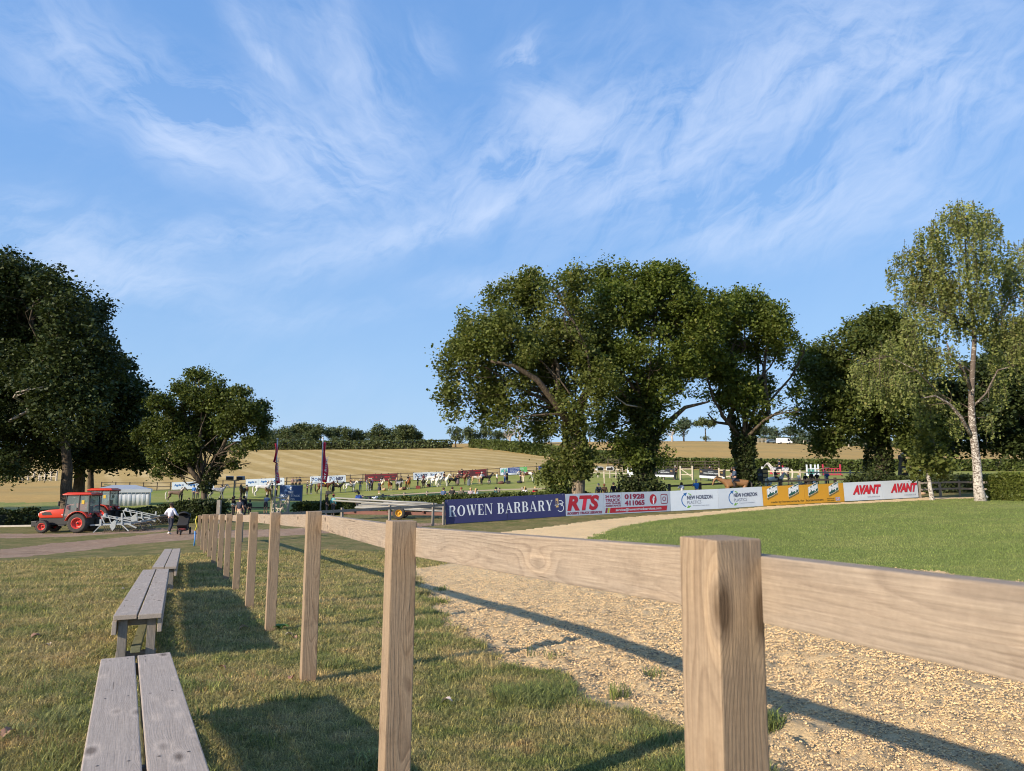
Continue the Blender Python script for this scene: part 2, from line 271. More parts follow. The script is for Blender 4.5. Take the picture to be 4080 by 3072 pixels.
def wood_mat(name, light, dark, grey, greyness=0.5, ring=34.0, rough=0.8, knot=True, base_stain=False, bump=0.004):
    m, nt, out = new_mat(name); b = NB(nt); o = b.obj(); r = b.rnd()
    off = b.N.new('ShaderNodeCombineXYZ'); b.L.new(b.m('MULTIPLY', r, 37.0), off.inputs[0]); 
    va = b.N.new('ShaderNodeVectorMath'); b.L.new(o, va.inputs[0]); b.L.new(off.outputs[0], va.inputs[1]); v = va.outputs[0]
    warp = b.noise(b.mapping(v, (0.9, 3.0, 3.0)), 1.1, 3, 0.55)
    vo = b.N.new('ShaderNodeTexVoronoi'); vo.inputs['Scale'].default_value = 1.0; vo.inputs['Randomness'].default_value = 1.0
    b.L.new(b.mapping(v, (3.1, 8.5, 8.5)), vo.inputs['Vector']); d = vo.outputs['Distance']
    kn = b.m('EXPONENT', b.m('MULTIPLY', b.m('MULTIPLY', d, d), -11.0))
    sep = b.N.new('ShaderNodeSeparateXYZ'); b.L.new(o, sep.inputs[0])
    cy = b.m('ADD', sep.outputs[1], b.m('ADD', 0.035, b.m('MULTIPLY', r, 0.05))); cz = b.m('SUBTRACT', sep.outputs[2], b.m('MULTIPLY', b.m('SUBTRACT', r, 0.5), 0.10))
    rad = b.m('SQRT', b.m('ADD', b.m('MULTIPLY', cy, cy), b.m('MULTIPLY', cz, cz)))
    rad = b.m('ADD', rad, b.m('MULTIPLY', warp, 0.085))
    if knot: rad = b.m('ADD', rad, b.m('MULTIPLY', kn, 0.030))
    ringf = b.m('FRACT', b.m('MULTIPLY', rad, ring * 6.0))
    rr = b.ramp(ringf, [(0.0, (0.0,) * 3), (0.5, (0.25,) * 3), (0.84, (0.9,) * 3), (1.0, (0.0,) * 3)]); fade = b.ramp(b.noise(b.mapping(v, (1.2, 5, 5)), 1.3, 3), [(0.35, (0.25,) * 3), (0.65, (1,) * 3)]); rr = b.m('MULTIPLY', rr, fade)
    fib = b.noise(b.mapping(v, (5, 170, 170)), 1.0, 5, 0.75); big = b.noise(b.mapping(v, (0.8, 3, 3)), 1.6, 5, 0.65); sp = b.noise(v, 60, 4, 0.7)
    c = b.mix(b.m('MULTIPLY', rr, 0.95), light, dark)
    c = b.mix(b.ramp(big, [(0.30, (min(1, greyness + 0.3),) * 3), (0.70, (max(0, greyness - 0.25),) * 3)]), c, b.mix(b.m('MULTIPLY', rr, 0.5), grey, tuple(g * 0.62 for g in grey)))
    if knot:
        k2 = b.ramp(d, [(0.10, (1,) * 3), (0.14, (0.45,) * 3), (0.21, (0,) * 3)]); c = b.mix(b.m('MULTIPLY', k2, 0.8), c, tuple(x * 0.45 for x in dark)); c = b.mix(b.ramp(d, [(0.18, (0,) * 3), (0.25, (0.4,) * 3), (0.36, (0,) * 3)]), c, tuple(min(1, x * 1.35) for x in light))
    c = b.mix(1.0, c, b.ramp(fib, [(0.3, (0.74,) * 3), (0.7, (1.18,) * 3)]), 'MULTIPLY'); c = b.mix(1.0, c, b.ramp(sp, [(0.3, (0.90,) * 3), (0.7, (1.07,) * 3)]), 'MULTIPLY')
    crack = b.noise(b.mapping(v, (1.6, 55, 55), loc=(4, 1, 2)), 1.0, 3, 0.5); cr = b.ramp(crack, [(0.27, (1,) * 3), (0.295, (0,) * 3)]); c = b.mix(b.m('MULTIPLY', cr, 0.75), c, tuple(x * 0.3 for x in dark))
    dirt = b.noise(b.mapping(v, (2.5, 5, 5), loc=(8, 3, 1)), 1.5, 5, 0.7); c = b.mix(b.ramp(dirt, [(0.60, (0,) * 3), (0.76, (0.55,) * 3)]), c, tuple(x * 0.55 for x in dark))
    if base_stain:
        st = b.ramp(b.m('ADD', sep.outputs[0], b.m('MULTIPLY', big, 0.25)), [(0.10, (1,) * 3), (0.36, (0,) * 3)]); c = b.mix(b.m('MULTIPLY', st, 0.6), c, (0.26, 0.125, 0.05))
    h = b.m('ADD', b.m('ADD', b.m('MULTIPLY', rr, -0.4), b.m('MULTIPLY', fib, 1.0)), b.m('MULTIPLY', cr, -2.0))
    nt.links.new(b.bsdf(c, rough, b.bump(h, 0.6, bump), 0.25), out.inputs[0]); MATS[name] = m; return m
wood_mat('post_wood', (0.37, 0.265, 0.165), (0.20, 0.125, 0.070), (0.30, 0.235, 0.175), 0.30, 22, base_stain=True)
wood_mat('rail_wood', (0.37, 0.28, 0.195), (0.20, 0.135, 0.09), (0.33, 0.275, 0.22), 0.55, 22)
wood_mat('bench_wood', (0.46, 0.375, 0.295), (0.30, 0.225, 0.165), (0.41, 0.35, 0.295), 0.7, 22, bump=0.0015)
wood_mat('old_wood', (0.27, 0.225, 0.175), (0.16, 0.13, 0.10), (0.27, 0.25, 0.225), 0.6, 22)
wood_mat('mossy_wood', (0.22, 0.21, 0.11), (0.14, 0.13, 0.06), (0.22, 0.22, 0.13), 0.6, 22)
wood_mat('dark_rail', (0.085, 0.065, 0.05), (0.05, 0.035, 0.025), (0.10, 0.085, 0.07), 0.5, 16, knot=False)
wood_mat('pale_rail', (0.52, 0.46, 0.36), (0.38, 0.31, 0.22), (0.46, 0.42, 0.36), 0.5, 16, knot=False)

def leaf_mat(name, c1, c2, c3, trans=0.34, nsc=0.5, rough=0.55):
    m, nt, out = new_mat(name); b = NB(nt); i = b.isl(); n = b.noise(b.pos(), nsc, 3, 0.6)
    c = b.ramp(i, [(0.0, c1), (0.5, c2), (0.93, c2), (1.0, c3)]); c = b.mix(1.0, c, b.ramp(n, [(0.3, (0.72,) * 3), (0.7, (1.25,) * 3)]), 'MULTIPLY')
    dif = b.bsdf(c, rough, None, 0.25); tr = b.N.new('ShaderNodeBsdfTranslucent'); b.L.new(b.mix(1.0, c, (1.2, 1.25, 0.6), 'MULTIPLY'), tr.inputs[0])
    mx = b.N.new('ShaderNodeMixShader'); mx.inputs[0].default_value = trans; b.L.new(dif, mx.inputs[1]); b.L.new(tr.outputs[0], mx.inputs[2])
    nt.links.new(mx.outputs[0], out.inputs[0]); MATS[name] = m; return m
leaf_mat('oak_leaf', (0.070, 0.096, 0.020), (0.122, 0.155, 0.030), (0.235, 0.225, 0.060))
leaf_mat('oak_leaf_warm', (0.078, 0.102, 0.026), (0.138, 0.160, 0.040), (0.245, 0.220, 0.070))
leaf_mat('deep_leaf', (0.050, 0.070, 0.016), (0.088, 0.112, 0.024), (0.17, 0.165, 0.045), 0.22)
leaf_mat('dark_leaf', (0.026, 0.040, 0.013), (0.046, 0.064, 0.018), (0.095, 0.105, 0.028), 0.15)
leaf_mat('birch_leaf', (0.150, 0.178, 0.055), (0.225, 0.250, 0.080), (0.34, 0.29, 0.10), 0.33)
leaf_mat('hedge_leaf', (0.050, 0.072, 0.018), (0.092, 0.120, 0.030), (0.175, 0.165, 0.055), 0.2)
leaf_mat('bright_hedge_leaf', (0.085, 0.115, 0.022), (0.145, 0.175, 0.035), (0.23, 0.225, 0.06), 0.25)
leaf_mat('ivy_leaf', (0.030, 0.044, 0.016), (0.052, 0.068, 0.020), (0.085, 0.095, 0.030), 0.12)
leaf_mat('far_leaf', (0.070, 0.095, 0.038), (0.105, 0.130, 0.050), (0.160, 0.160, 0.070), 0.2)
leaf_mat('haze_tint_leaf', (0.060, 0.090, 0.055), (0.085, 0.118, 0.068), (0.125, 0.140, 0.080), 0.2)  # distance haze put into the leaf colour as a blue tint
def bark_mat(name, c0, c1, sc=9, bd=0.03):
    m, nt, out = new_mat(name); b = NB(nt); p = b.pos(); n = b.noise(b.mapping(p, (1, 1, 0.22)), sc, 5, 0.65, 0.6); n2 = b.noise(p, 1.5, 3)
    c = b.mix(1.0, b.ramp(n, [(0.36, c0), (0.62, c1)]), b.ramp(n2, [(0.3, (0.75,) * 3), (0.7, (1.2,) * 3)]), 'MULTIPLY')
    nt.links.new(b.bsdf(c, 0.9, b.bump(n, 1.0, bd), 0.15), out.inputs[0]); MATS[name] = m; return m
bark_mat('oak_bark', (0.10, 0.075, 0.05), (0.34, 0.275, 0.20)); bark_mat('dark_bark', (0.045, 0.036, 0.026), (0.14, 0.11, 0.08)); bark_mat('dead_bark', (0.28, 0.235, 0.19), (0.46, 0.41, 0.35))
def birch_bark():
    m, nt, out = new_mat('birch_bark'); b = NB(nt); p = b.pos(); n = b.noise(b.mapping(p, (1.0, 1.0, 1.5)), 5.5, 5, 0.7, 1.2); n2 = b.noise(b.mapping(p, (1, 1, 5)), 5, 3, 0.6)
    sep = b.N.new('ShaderNodeSeparateXYZ'); b.L.new(p, sep.inputs[0])
    low = b.ramp(b.m('MULTIPLY', b.m('ADD', sep.outputs[2], 1.2), 0.12), [(0.0, (0.55,) * 3), (0.9, (0.40,) * 3)])
    f = b.m('SUBTRACT', n, low); c = b.ramp(b.m('ADD', f, 0.5), [(0.47, (0.50, 0.46, 0.41)), (0.53, (0.11, 0.085, 0.07))])
    c = b.mix(b.ramp(n2, [(0.62, (0,) * 3), (0.68, (0.8,) * 3)]), c, (0.13, 0.10, 0.085))
    nt.links.new(b.bsdf(c, 0.75, b.bump(n, 0.6, 0.02), 0.3), out.inputs[0]); MATS['birch_bark'] = m
birch_bark()
def coat(name, c, patch=None, psc=2.2, thr=0.5, legs=None):
    m, nt, out = new_mat(name); b = NB(nt); o = b.obj(); n = b.noise(o, 5, 4, 0.6); c_ = b.ramp(n, [(0.3, tuple(x * 0.82 for x in c)), (0.7, tuple(min(1, x * 1.15) for x in c))])
    if patch: c_ = b.mix(b.ramp(b.noise(b.mapping(o, loc=(3.3, 1, 7)), psc, 2, 0.4), [(thr - 0.02, (0,) * 3), (thr + 0.02, (1,) * 3)]), c_, patch)
    if legs:
        s = b.N.new('ShaderNodeSeparateXYZ'); b.L.new(o, s.inputs[0]); c_ = b.mix(b.ramp(s.outputs[2], [(legs[0], (1,) * 3), (legs[0] + 0.06, (0,) * 3)]), c_, legs[1])
    nt.links.new(b.bsdf(c_, 0.5, None, 0.4), out.inputs[0]); MATS[name] = m; return m
def glass_mat():
    m, nt, out = new_mat('cab_glass'); b = NB(nt); g = b.N.new('ShaderNodeBsdfPrincipled'); g.inputs['Base Color'].default_value = (0.30, 0.38, 0.38, 1)
    g.inputs['Roughness'].default_value = 0.06; g.inputs['Specular IOR Level'].default_value = 0.8
    t = b.N.new('ShaderNodeBsdfTransparent'); t.inputs[0].default_value = (0.72, 0.82, 0.80, 1); mx = b.N.new('ShaderNodeMixShader'); mx.inputs[0].default_value = 0.42
    b.L.new(t.outputs[0], mx.inputs[1]); b.L.new(g.outputs[0], mx.inputs[2]); b.L.new(mx.outputs[0], out.inputs[0]); MATS['cab_glass'] = m
glass_mat()

# ------------------------------------------------------------------ object helpers
def tag(o, label=None, cat=None, group=None, kind=None):
    if label: o['label'] = label
    if cat: o['category'] = cat
    if group: o['group'] = group
    if kind: o['kind'] = kind
    return o
def empty(name, loc=(0, 0, 0), rz=0.0, label=None, cat=None, group=None, parent=None):
    o = bpy.data.objects.new(name, None); COL.objects.link(o); o.location = loc; o.rotation_euler = (0, 0, rz); o.empty_display_size = 0.2
    if parent: o.parent = parent
    return tag(o, label, cat, group)
def link(name, mesh, mat=None, parent=None, loc=None, smooth=False):
    o = bpy.data.objects.new(name, mesh); COL.objects.link(o)
    if mat is not None and not mesh.materials: mesh.materials.append(MATS[mat] if isinstance(mat, str) else mat)
    if parent: o.parent = parent
    if loc is not None: o.location = loc
    if smooth: mesh.polygons.foreach_set('use_smooth', [True] * len(mesh.polygons))
    return o
def copy_tree(o, parent=None):
    c = o.copy(); COL.objects.link(c); c.parent = parent
    for ch in o.children: copy_tree(ch, c)
    return c
class MB:
    """collects shapes into one mesh"""
    def __init__(s): s.v = []; s.f = []
    def add(s, vs, fs):
        k = len(s.v); s.v += [tuple(v) for v in vs]; s.f += [tuple(i + k for i in f) for f in fs]; return s
    def box(s, a, b, bev=0.0, mat=None):
        (x0, y0, z0), (x1, y1, z1) = a, b
        vs = [(x, y, z) for z in (z0, z1) for (x, y) in ((x0, y0), (x1, y0), (x1, y1), (x0, y1))]
        fs = [(0, 3, 2, 1), (4, 5, 6, 7), (0, 1, 5, 4), (1, 2, 6, 5), (2, 3, 7, 6), (3, 0, 4, 7)]
        if mat is not None: vs = [mat @ Vector(v) for v in vs]
        return s.add(vs, fs)
    def beam(s, p, q, w, h, up=(0, 0, 1), e0=0, e1=0):
        p, q = Vector(p), Vector(q); d = (q - p); L = d.length; d.normalize(); u = Vector(up); sd = d.cross(u)
        if sd.length < 1e-4: sd = d.cross(Vector((0, 1, 0)))
        sd.normalize(); u = sd.cross(d)
        M = Matrix((d, sd, u)).transposed().to_4x4(); M.translation = p
        return s.box((-e0, -w / 2, -h / 2), (L + e1, w / 2, h / 2), mat=M)
    def tube(s, pts, rad, n=8, caps=True):
        pts = [Vector(p) for p in pts]; rad = rad if hasattr(rad, '__len__') else [rad] * len(pts); k = len(s.v); a = None
        for i, p in enumerate(pts):
            d = (pts[min(i + 1, len(pts) - 1)] - pts[max(i - 1, 0)])
            if d.length < 1e-9: d = Vector((0, 0, 1))
            d.normalize()
            if a is None: a = d.orthogonal().normalized()
            else: a = (a - d * a.dot(d)); a = a.normalized() if a.length > 1e-6 else d.orthogonal().normalized()
            c = d.cross(a)
            for j in range(n):
                t = 2 * math.pi * j / n; s.v.append(tuple(p + (a * math.cos(t) + c * math.sin(t)) * rad[i]))
        for i in range(len(pts) - 1):
            for j in range(n):
                j2 = (j + 1) % n; s.f.append((k + i * n + j, k + i * n + j2, k + (i + 1) * n + j2, k + (i + 1) * n + j))
        if caps: s.f.append(tuple(k + j for j in range(n))[::-1]); s.f.append(tuple(k + (len(pts) - 1) * n + j for j in range(n)))
        return s
    def ball(s, c, r, nu=10, nv=7, sq=None):
        r = r if hasattr(r, '__len__') else (r, r, r); k = len(s.v)
        for i in range(nv + 1):
            th = math.pi * i / nv
            for j in range(nu):
                ph = 2 * math.pi * j / nu; s.v.append((c[0] + r[0] * math.sin(th) * math.cos(ph), c[1] + r[1] * math.sin(th) * math.sin(ph), c[2] + r[2] * math.cos(th)))
        for i in range(nv):
            for j in range(nu):
                j2 = (j + 1) % nu; s.f.append((k + i * nu + j, k + (i + 1) * nu + j, k + (i + 1) * nu + j2, k + i * nu + j2))
        return s
    def lathe(s, prof, axis='z', n=20, c=(0, 0, 0)):
        k = len(s.v)
        for (r, h) in prof:
            for j in range(n):
                t = 2 * math.pi * j / n; a, b_ = r * math.cos(t), r * math.sin(t)
                s.v.append({'z': (c[0] + a, c[1] + b_, c[2] + h), 'y': (c[0] + a, c[1] + h, c[2] + b_), 'x': (c[0] + h, c[1] + a, c[2] + b_)}[axis])
        for i in range(len(prof) - 1):
            for j in range(n):
                j2 = (j + 1) % n; s.f.append((k + i * n + j, k + i * n + j2, k + (i + 1) * n + j2, k + (i + 1) * n + j))
        return s
    def prism(s, poly, y0, y1):
        """poly: list of (x,z); extruded along y"""
        n = len(poly); k = len(s.v); s.v += [(x, y0, z) for x, z in poly] + [(x, y1, z) for x, z in poly]
        s.f.append(tuple(k + i for i in range(n))); s.f.append(tuple(k + n + i for i in range(n))[::-1])
        for i in range(n): j = (i + 1) % n; s.f.append((k + i, k + n + i, k + n + j, k + j))
        return s
    def mesh(s, name):
        me = bpy.data.meshes.new(name); me.from_pydata(s.v, [], s.f); me.update(); return me
    def build(s, name, mat, parent=None, smooth=False, bevel=0.0, loc=None):
        me = s.mesh(name)
        bm = bmesh.new(); bm.from_mesh(me); bmesh.ops.recalc_face_normals(bm, faces=bm.faces)
        if bevel: bmesh.ops.bevel(bm, geom=list(bm.edges), offset=bevel, segments=2, affect='EDGES', profile=0.6)
        bm.to_mesh(me); bm.free()
        return link(name, me, mat, parent, loc, smooth)
def beam_obj(name, p, q, w, h, mat, parent=None, bevel=0.0, up=(0, 0, 1), mesh_cache=None, roll=0.0):
    """a timber whose local X is its length, so the grain runs along it; p,q in parent's space"""
    p, q = Vector(p), Vector(q); d = q - p; L = d.length; d.normalize(); u = Vector(up); sd = d.cross(u)
    if sd.length < 1e-4: u = Vector((0, 1, 0)); sd = d.cross(u)
    sd.normalize(); u = sd.cross(d); M = Matrix((d, -sd, u)).transposed().to_4x4(); M.translation = p
    o = MB().box((0, -w / 2, -h / 2), (L, w / 2, h / 2)).build(name, mat, parent, bevel=bevel)
    o.matrix_local = M @ Matrix.Rotation(roll, 4, 'X'); return o

# ------------------------------------------------------------------ flat lettering (built-in font only)
_TXT = {}
def text_mesh(body, w, h, bold=0.0, shear=0.0, slant=0.0, spacing=1.0, fit=True):
    key = (body, round(w, 3), round(h, 3), bold, shear, slant, spacing)
    if key in _TXT: return _TXT[key]
    cu = bpy.data.curves.new('lettering', 'FONT'); cu.body = body; cu.offset = bold; cu.space_character = spacing; cu.resolution_u = 3
    o = bpy.data.objects.new('t', cu); me = bpy.data.meshes.new_from_object(o); bpy.data.objects.remove(o)
    n = len(me.vertices); co = np.empty(n * 3); me.vertices.foreach_get('co', co); co = co.reshape(-1, 3)
    mn, mx = co.min(0), co.max(0); sx = w / (mx[0] - mn[0]); sy = h / (mx[1] - mn[1])
    x = (co[:, 0] - mn[0]) * sx; z = (co[:, 1] - mn[1]) * sy; x = x + z * shear; z = z + x * slant
    out = np.stack([x, np.zeros(n), z], 1); me.vertices.foreach_set('co', out.ravel()); me.update(); _TXT[key] = me; return me
def text(body, x, z, w, h, mat, parent, y=-0.006, name='lettering', **k):
    me = text_mesh(body, w, h, **k)
    if me.materials: me = me.copy(); me.materials.clear()
    return link(name, me, mat, parent, (x, y, z))
def flat(name, polys, mat, parent, y=-0.004):
    mb = MB()
    for poly in polys: k = len(mb.v); mb.v += [(a, y, c) for a, c in poly]; mb.f.append(tuple(k + i for i in range(len(poly))))
    return link(name, mb.mesh(name), mat, parent)
def ring_poly(cx, cz, r0, r1, a0=0, a1=360, n=28):
    ps = []
    for i in range(n):
        t0, t1 = R(a0 + (a1 - a0) * i / n), R(a0 + (a1 - a0) * (i + 1) / n)
        ps.append([(cx + r0 * math.cos(t0), cz + r0 * math.sin(t0)), (cx + r1 * math.cos(t0), cz + r1 * math.sin(t0)), (cx + r1 * math.cos(t1), cz + r1 * math.sin(t1)), (cx + r0 * math.cos(t1), cz + r0 * math.sin(t1))])
    return ps
# ------------------------------------------------------------------ the ground, one polar sheet split into its surfaces
def in_poly(x, y, poly):
    ins = np.zeros(len(x), bool); n = len(poly)
    for i in range(n):
        x0, y0 = poly[i]; x1, y1 = poly[(i + 1) % n]
        c = ((y0 > y) != (y1 > y)) & (x < (x1 - x0) * (y - y0) / ((y1 - y0) or 1e-12) + x0); ins ^= c
    return ins
def HP(*pts): return [tuple(HIT(px, py)) for px, py in pts]
SAND = HP((1983, 2124), (2200, 2098), (2600, 2053), (3042, 2019), (3400, 2000), (3700, 1982), (3860, 1980)) + [(30, 46), (44, 52), (48, 50)] + \
       HP((4080, 1984), (3750, 1990), (3300, 2012), (2900, 2043), (2640, 2072), (2450, 2105), (2335, 2148), (2480, 2162), (3000, 2205), (3600, 2268), (4080, 2322)) + \
       [(11.5, 8.5), (13, 2), (11, -6), (3.5, -6), (2.2, -1), (1.75, 2.2)] + HP((2780, 3000), (2560, 2860), (2360, 2790), (2180, 2700), (1960, 2600), (1800, 2500), (1700, 2380), (1600, 2240)) + [(-2.2, 19.5), (-1.4, 25)]
LAWN = HP((4080, 1984), (3750, 1990), (3300, 2012), (2900, 2043), (2640, 2072), (2450, 2105), (2335, 2148), (2480, 2162), (3000, 2205), (3600, 2268), (4080, 2322)) + [(11.5, 8.5), (30, -5), (70, 0), (70, 45), (48, 50)]
DIRT1 = [(-40, 33), (-30, 33.5)] + HP((0, 2224), (300, 2197), (500, 2170), (760, 2150), (1100, 2138), (1400, 2118), (1700, 2096)) + [(-2.8, 37.5)] + HP((1640, 2086), (1300, 2104), (1000, 2112), (760, 2112), (600, 2128), (480, 2142), (200, 2166), (0, 2190))
DIRT2 = [(-44, 41)] + HP((0, 2146), (250, 2140), (450, 2128), (620, 2122), (700, 2112), (640, 2104), (500, 2116), (300, 2126), (0, 2128)) + [(-44, 44)]
def bx_(px, py, Y): v = W(px, py, Y); return (v.x, v.y)
def pxx(px, Y): return (px - 2040) / FPX * Y
BACK = [(pxx(-700, 112), 112), (pxx(640, 112), 112), (pxx(1050, 115), 115), (pxx(2400, 116), 116)]                                   # ring's back fence
ARENA = [(pxx(560, 64), 64), (pxx(1200, 62), 62), (pxx(1500, 57), 57), (pxx(1900, 50), 50), (pxx(2700, 50), 50), (pxx(3100, 53), 53), (pxx(4080, 56), 56), (70, 60), (70, 110), (pxx(4500, 128), 128), (pxx(3000, 134), 134), (pxx(2630, 138), 138), (pxx(2560, 118), 118)] + BACK[::-1][:3] + [(pxx(400, 112), 112), (pxx(480, 80), 80)]
STUB = [(pxx(560, 114), 114)] + [(x, y + 1.2) for x, y in BACK[1:]] + [(pxx(2560, 120), 120), (pxx(2640, 137), 137), (pxx(2300, 165), 165), (pxx(2150, 185), 185), (pxx(1900, 225), 225), (pxx(1700, 231), 231), (pxx(700, 231), 231), (pxx(100, 231), 231), (pxx(100, 150), 150), (pxx(420, 130), 130)]
BANK = [(-75, 58), (pxx(560, 58), 58), (pxx(480, 80), 80), (pxx(420, 130), 130), (pxx(100, 160), 160), (-200, 160), (-200, 58)]
BANKUP = [(-200, 84), (pxx(250, 84), 84), (pxx(330, 92), 92), (pxx(440, 112), 112), (pxx(420, 130), 130), (pxx(100, 160), 160), (-200, 160)]
PAST = [(pxx(2640, 138), 138), (pxx(3000, 135), 135), (pxx(4500, 129), 129), (250, 129), (400, 400), (-60, 400), (pxx(1700, 233), 233), (pxx(1900, 227), 227), (pxx(2150, 187), 187), (pxx(2300, 167), 167)]
ZONES = [('sand_track', 'sand', SAND), ('lawn', 'lawn', LAWN), ('dirt_track', 'dirt', DIRT1 + []), ('dirt_track', 'dirt', DIRT2), ('show_ring', 'arena_grass', ARENA), ('stubble_field', 'stubble', STUB), ('dry_pasture', 'dry_pasture', BANKUP), ('grass_bank', 'bank_grass', BANK), ('dry_pasture', 'dry_pasture', PAST)]
def build_ground():
    az = np.concatenate([np.arange(-180, -60, 4.0), np.arange(-60, -44, 0.6), np.arange(-44, 44, 0.22), np.arange(44, 60, 0.6), np.arange(60, 180, 4.0)]) * math.pi / 180
    rs = [0.02, 0.3, 0.6]
    while rs[-1] < 900:
        r = rs[-1]; rs.append(r + min(max(0.0022 * r * r, 0.0075 * r), (0.009 if r < 62 else 0.018) * r))
    rs = np.array(rs); A, Rr = np.meshgrid(az, rs); x = (Rr * np.sin(A)).ravel(); y = (Rr * np.cos(A)).ravel(); z = tz(x, y)
    na, nr = len(az), len(rs)
    wob = np.stack([fbm(np.c_[x, y], 1.9, 4, 3) - 0.5, fbm(np.c_[x, y], 1.9, 4, 9) - 0.5], 1); rr = np.hypot(x, y); amp = np.where(rr < 30, 0.55, 0.0) + np.clip(rr * 0.012, 0, 1.4)
    xw, yw = x + wob[:, 0] * amp, y + wob[:, 1] * amp
    zone = np.full(len(x), -1)
    for i, (_, _, poly) in enumerate(ZONES): zone[(zone < 0) & in_poly(xw, yw, poly)] = i
    nearm = rr < 40; p2 = np.c_[x, y][nearm]; zs = zone[nearm]; r_ = rr[nearm]
    clod = (np.abs(fbm(p2, 3.1, 4, 21) - 0.5) * 0.10 + np.clip(fbm(p2, 9.0, 4, 5) - 0.52, 0, 1) * 0.14 + (fbm(p2, 26, 3, 8) - 0.5) * 0.022 + (vnoise(p2, 1.3, 2) - 0.5) * 0.05)
    hoof = np.clip(vnoise(p2, 4.2, 77) - 0.72, 0, 1) * -0.13
    g = (fbm(p2, 2.2, 3, 4) - 0.5) * 0.035 + (fbm(p2, 14, 2, 6) - 0.5) * 0.012
    dz = np.where(zs == 0, clod + hoof - 0.03, np.where(zs == 2, (fbm(p2, 1.8, 4, 14) - .5) * 0.09 - 0.02, np.where(zs == 1, g * 0.4, g)))
    z[nearm] += dz * np.clip(1.6 - r_ / 30, 0.25, 1)
    i, j = np.meshgrid(np.arange(nr - 1), np.arange(na), indexing='ij'); j2 = (j + 1) % na
    F = np.stack([i * na + j, i * na + j2, (i + 1) * na + j2, (i + 1) * na + j], -1).reshape(-1, 4)
    zf = zone[F]; fz = zf[:, 0]
    co = np.c_[x, y, z]
    def mk(name, mat, mask):
        f = F[mask]; 
        if len(f) == 0: return
        used, inv = np.unique(f, return_inverse=True); me = bpy.data.meshes.new(name); me.vertices.add(len(used)); me.vertices.foreach_set('co', co[used].ravel())
        me.loops.add(f.size); me.loops.foreach_set('vertex_index', inv.ravel().astype(np.int32)); me.polygons.add(len(f)); me.polygons.foreach_set('loop_start', np.arange(0, f.size, 4, dtype=np.int32))
        me.polygons.foreach_set('use_smooth', [True] * len(f)); me.update(calc_edges=True); me.validate()
        o = link(name, me, mat); o['kind'] = 'structure'; return o
    for nm, mt in (('ground', 'rough_grass'), ('sand_track', 'sand'), ('lawn', 'lawn'), ('dirt_track', 'dirt'), ('show_ring', 'arena_grass'), ('stubble_field', 'stubble'), ('grass_bank', 'bank_grass'), ('dry_pasture', 'dry_pasture')):
        ids = [k for k, q in enumerate(ZONES) if q[0] == nm] or [-1]
        mk(nm, mt, np.isin(fz, ids))
build_ground()

# ------------------------------------------------------------------ grass blades near the camera
def grass_blade_mat(name, stops, sc, bias):
    m, nt, out = new_mat(name); b = NB(nt); i = b.isl(); r = b.rnd()
    c = grass_cols(b, *stops, sc, bias)
    c = b.mix(1.0, c, b.ramp(b.m('FRACT', b.m('ADD', i, r)), [(0.0, (0.5,) * 3), (0.75, (1.25,) * 3), (1.0, (2.1, 1.9, 1.5))]), 'MULTIPLY')
    d = b.bsdf(c, 0.6, None, 0.25); t = b.N.new('ShaderNodeBsdfTranslucent'); b.L.new(c, t.inputs[0]); mx = b.N.new('ShaderNodeMixShader'); mx.inputs[0].default_value = 0.3
    b.L.new(d, mx.inputs[1]); b.L.new(t.outputs[0], mx.inputs[2]); nt.links.new(mx.outputs[0], out.inputs[0]); MATS[name] = m
grass_blade_mat('blade_rough', ((0.200, 0.225, 0.065), (0.52, 0.40, 0.185), (0.38, 0.225, 0.10)), 1.3, 0.505)
grass_blade_mat('blade_lawn', ((0.19, 0.25, 0.075), (0.27, 0.30, 0.11), (0.21, 0.25, 0.09)), 0.35, 0.55)
grass_blade_mat('blade_lush', ((0.15, 0.195, 0.05), (0.24, 0.25, 0.09), (0.25, 0.22, 0.08)), 0.9, 0.5)
def tuft_mesh(name, n, h, spread, wid, lean, mat, seed):
    r = np.random.default_rng(seed); v = []; f = []
    for k in range(n):
        a = r.uniform(0, 2 * math.pi); d = spread * math.sqrt(r.uniform()); x, y = d * math.cos(a), d * math.sin(a); hh = h * r.uniform(0.45, 1.1); b = r.uniform(0, 2 * math.pi); l = lean * r.uniform(0.3, 1.3) * hh
        dx, dy = math.cos(b), math.sin(b); w = wid * r.uniform(0.7, 1.3); sx, sy = -dy * w, dx * w; i0 = len(v)
        v += [(x - sx, y - sy, -0.01), (x + sx, y + sy, -0.01), (x + dx * l * .45 + sx * .8, y + dy * l * .45 + sy * .8, hh * .6), (x + dx * l * .45 - sx * .8, y + dy * l * .45 - sy * .8, hh * .6), (x + dx * l * 1.1, y + dy * l * 1.1, hh * (0.95 - 0.35 * lean * r.uniform()))]
        f += [(i0, i0 + 1, i0 + 2, i0 + 3), (i0 + 3, i0 + 2, i0 + 4)]
    me = bpy.data.meshes.new(name); me.from_pydata(v, [], f); me.materials.append(MATS[mat]); return bpy.data.objects.new(name, me)
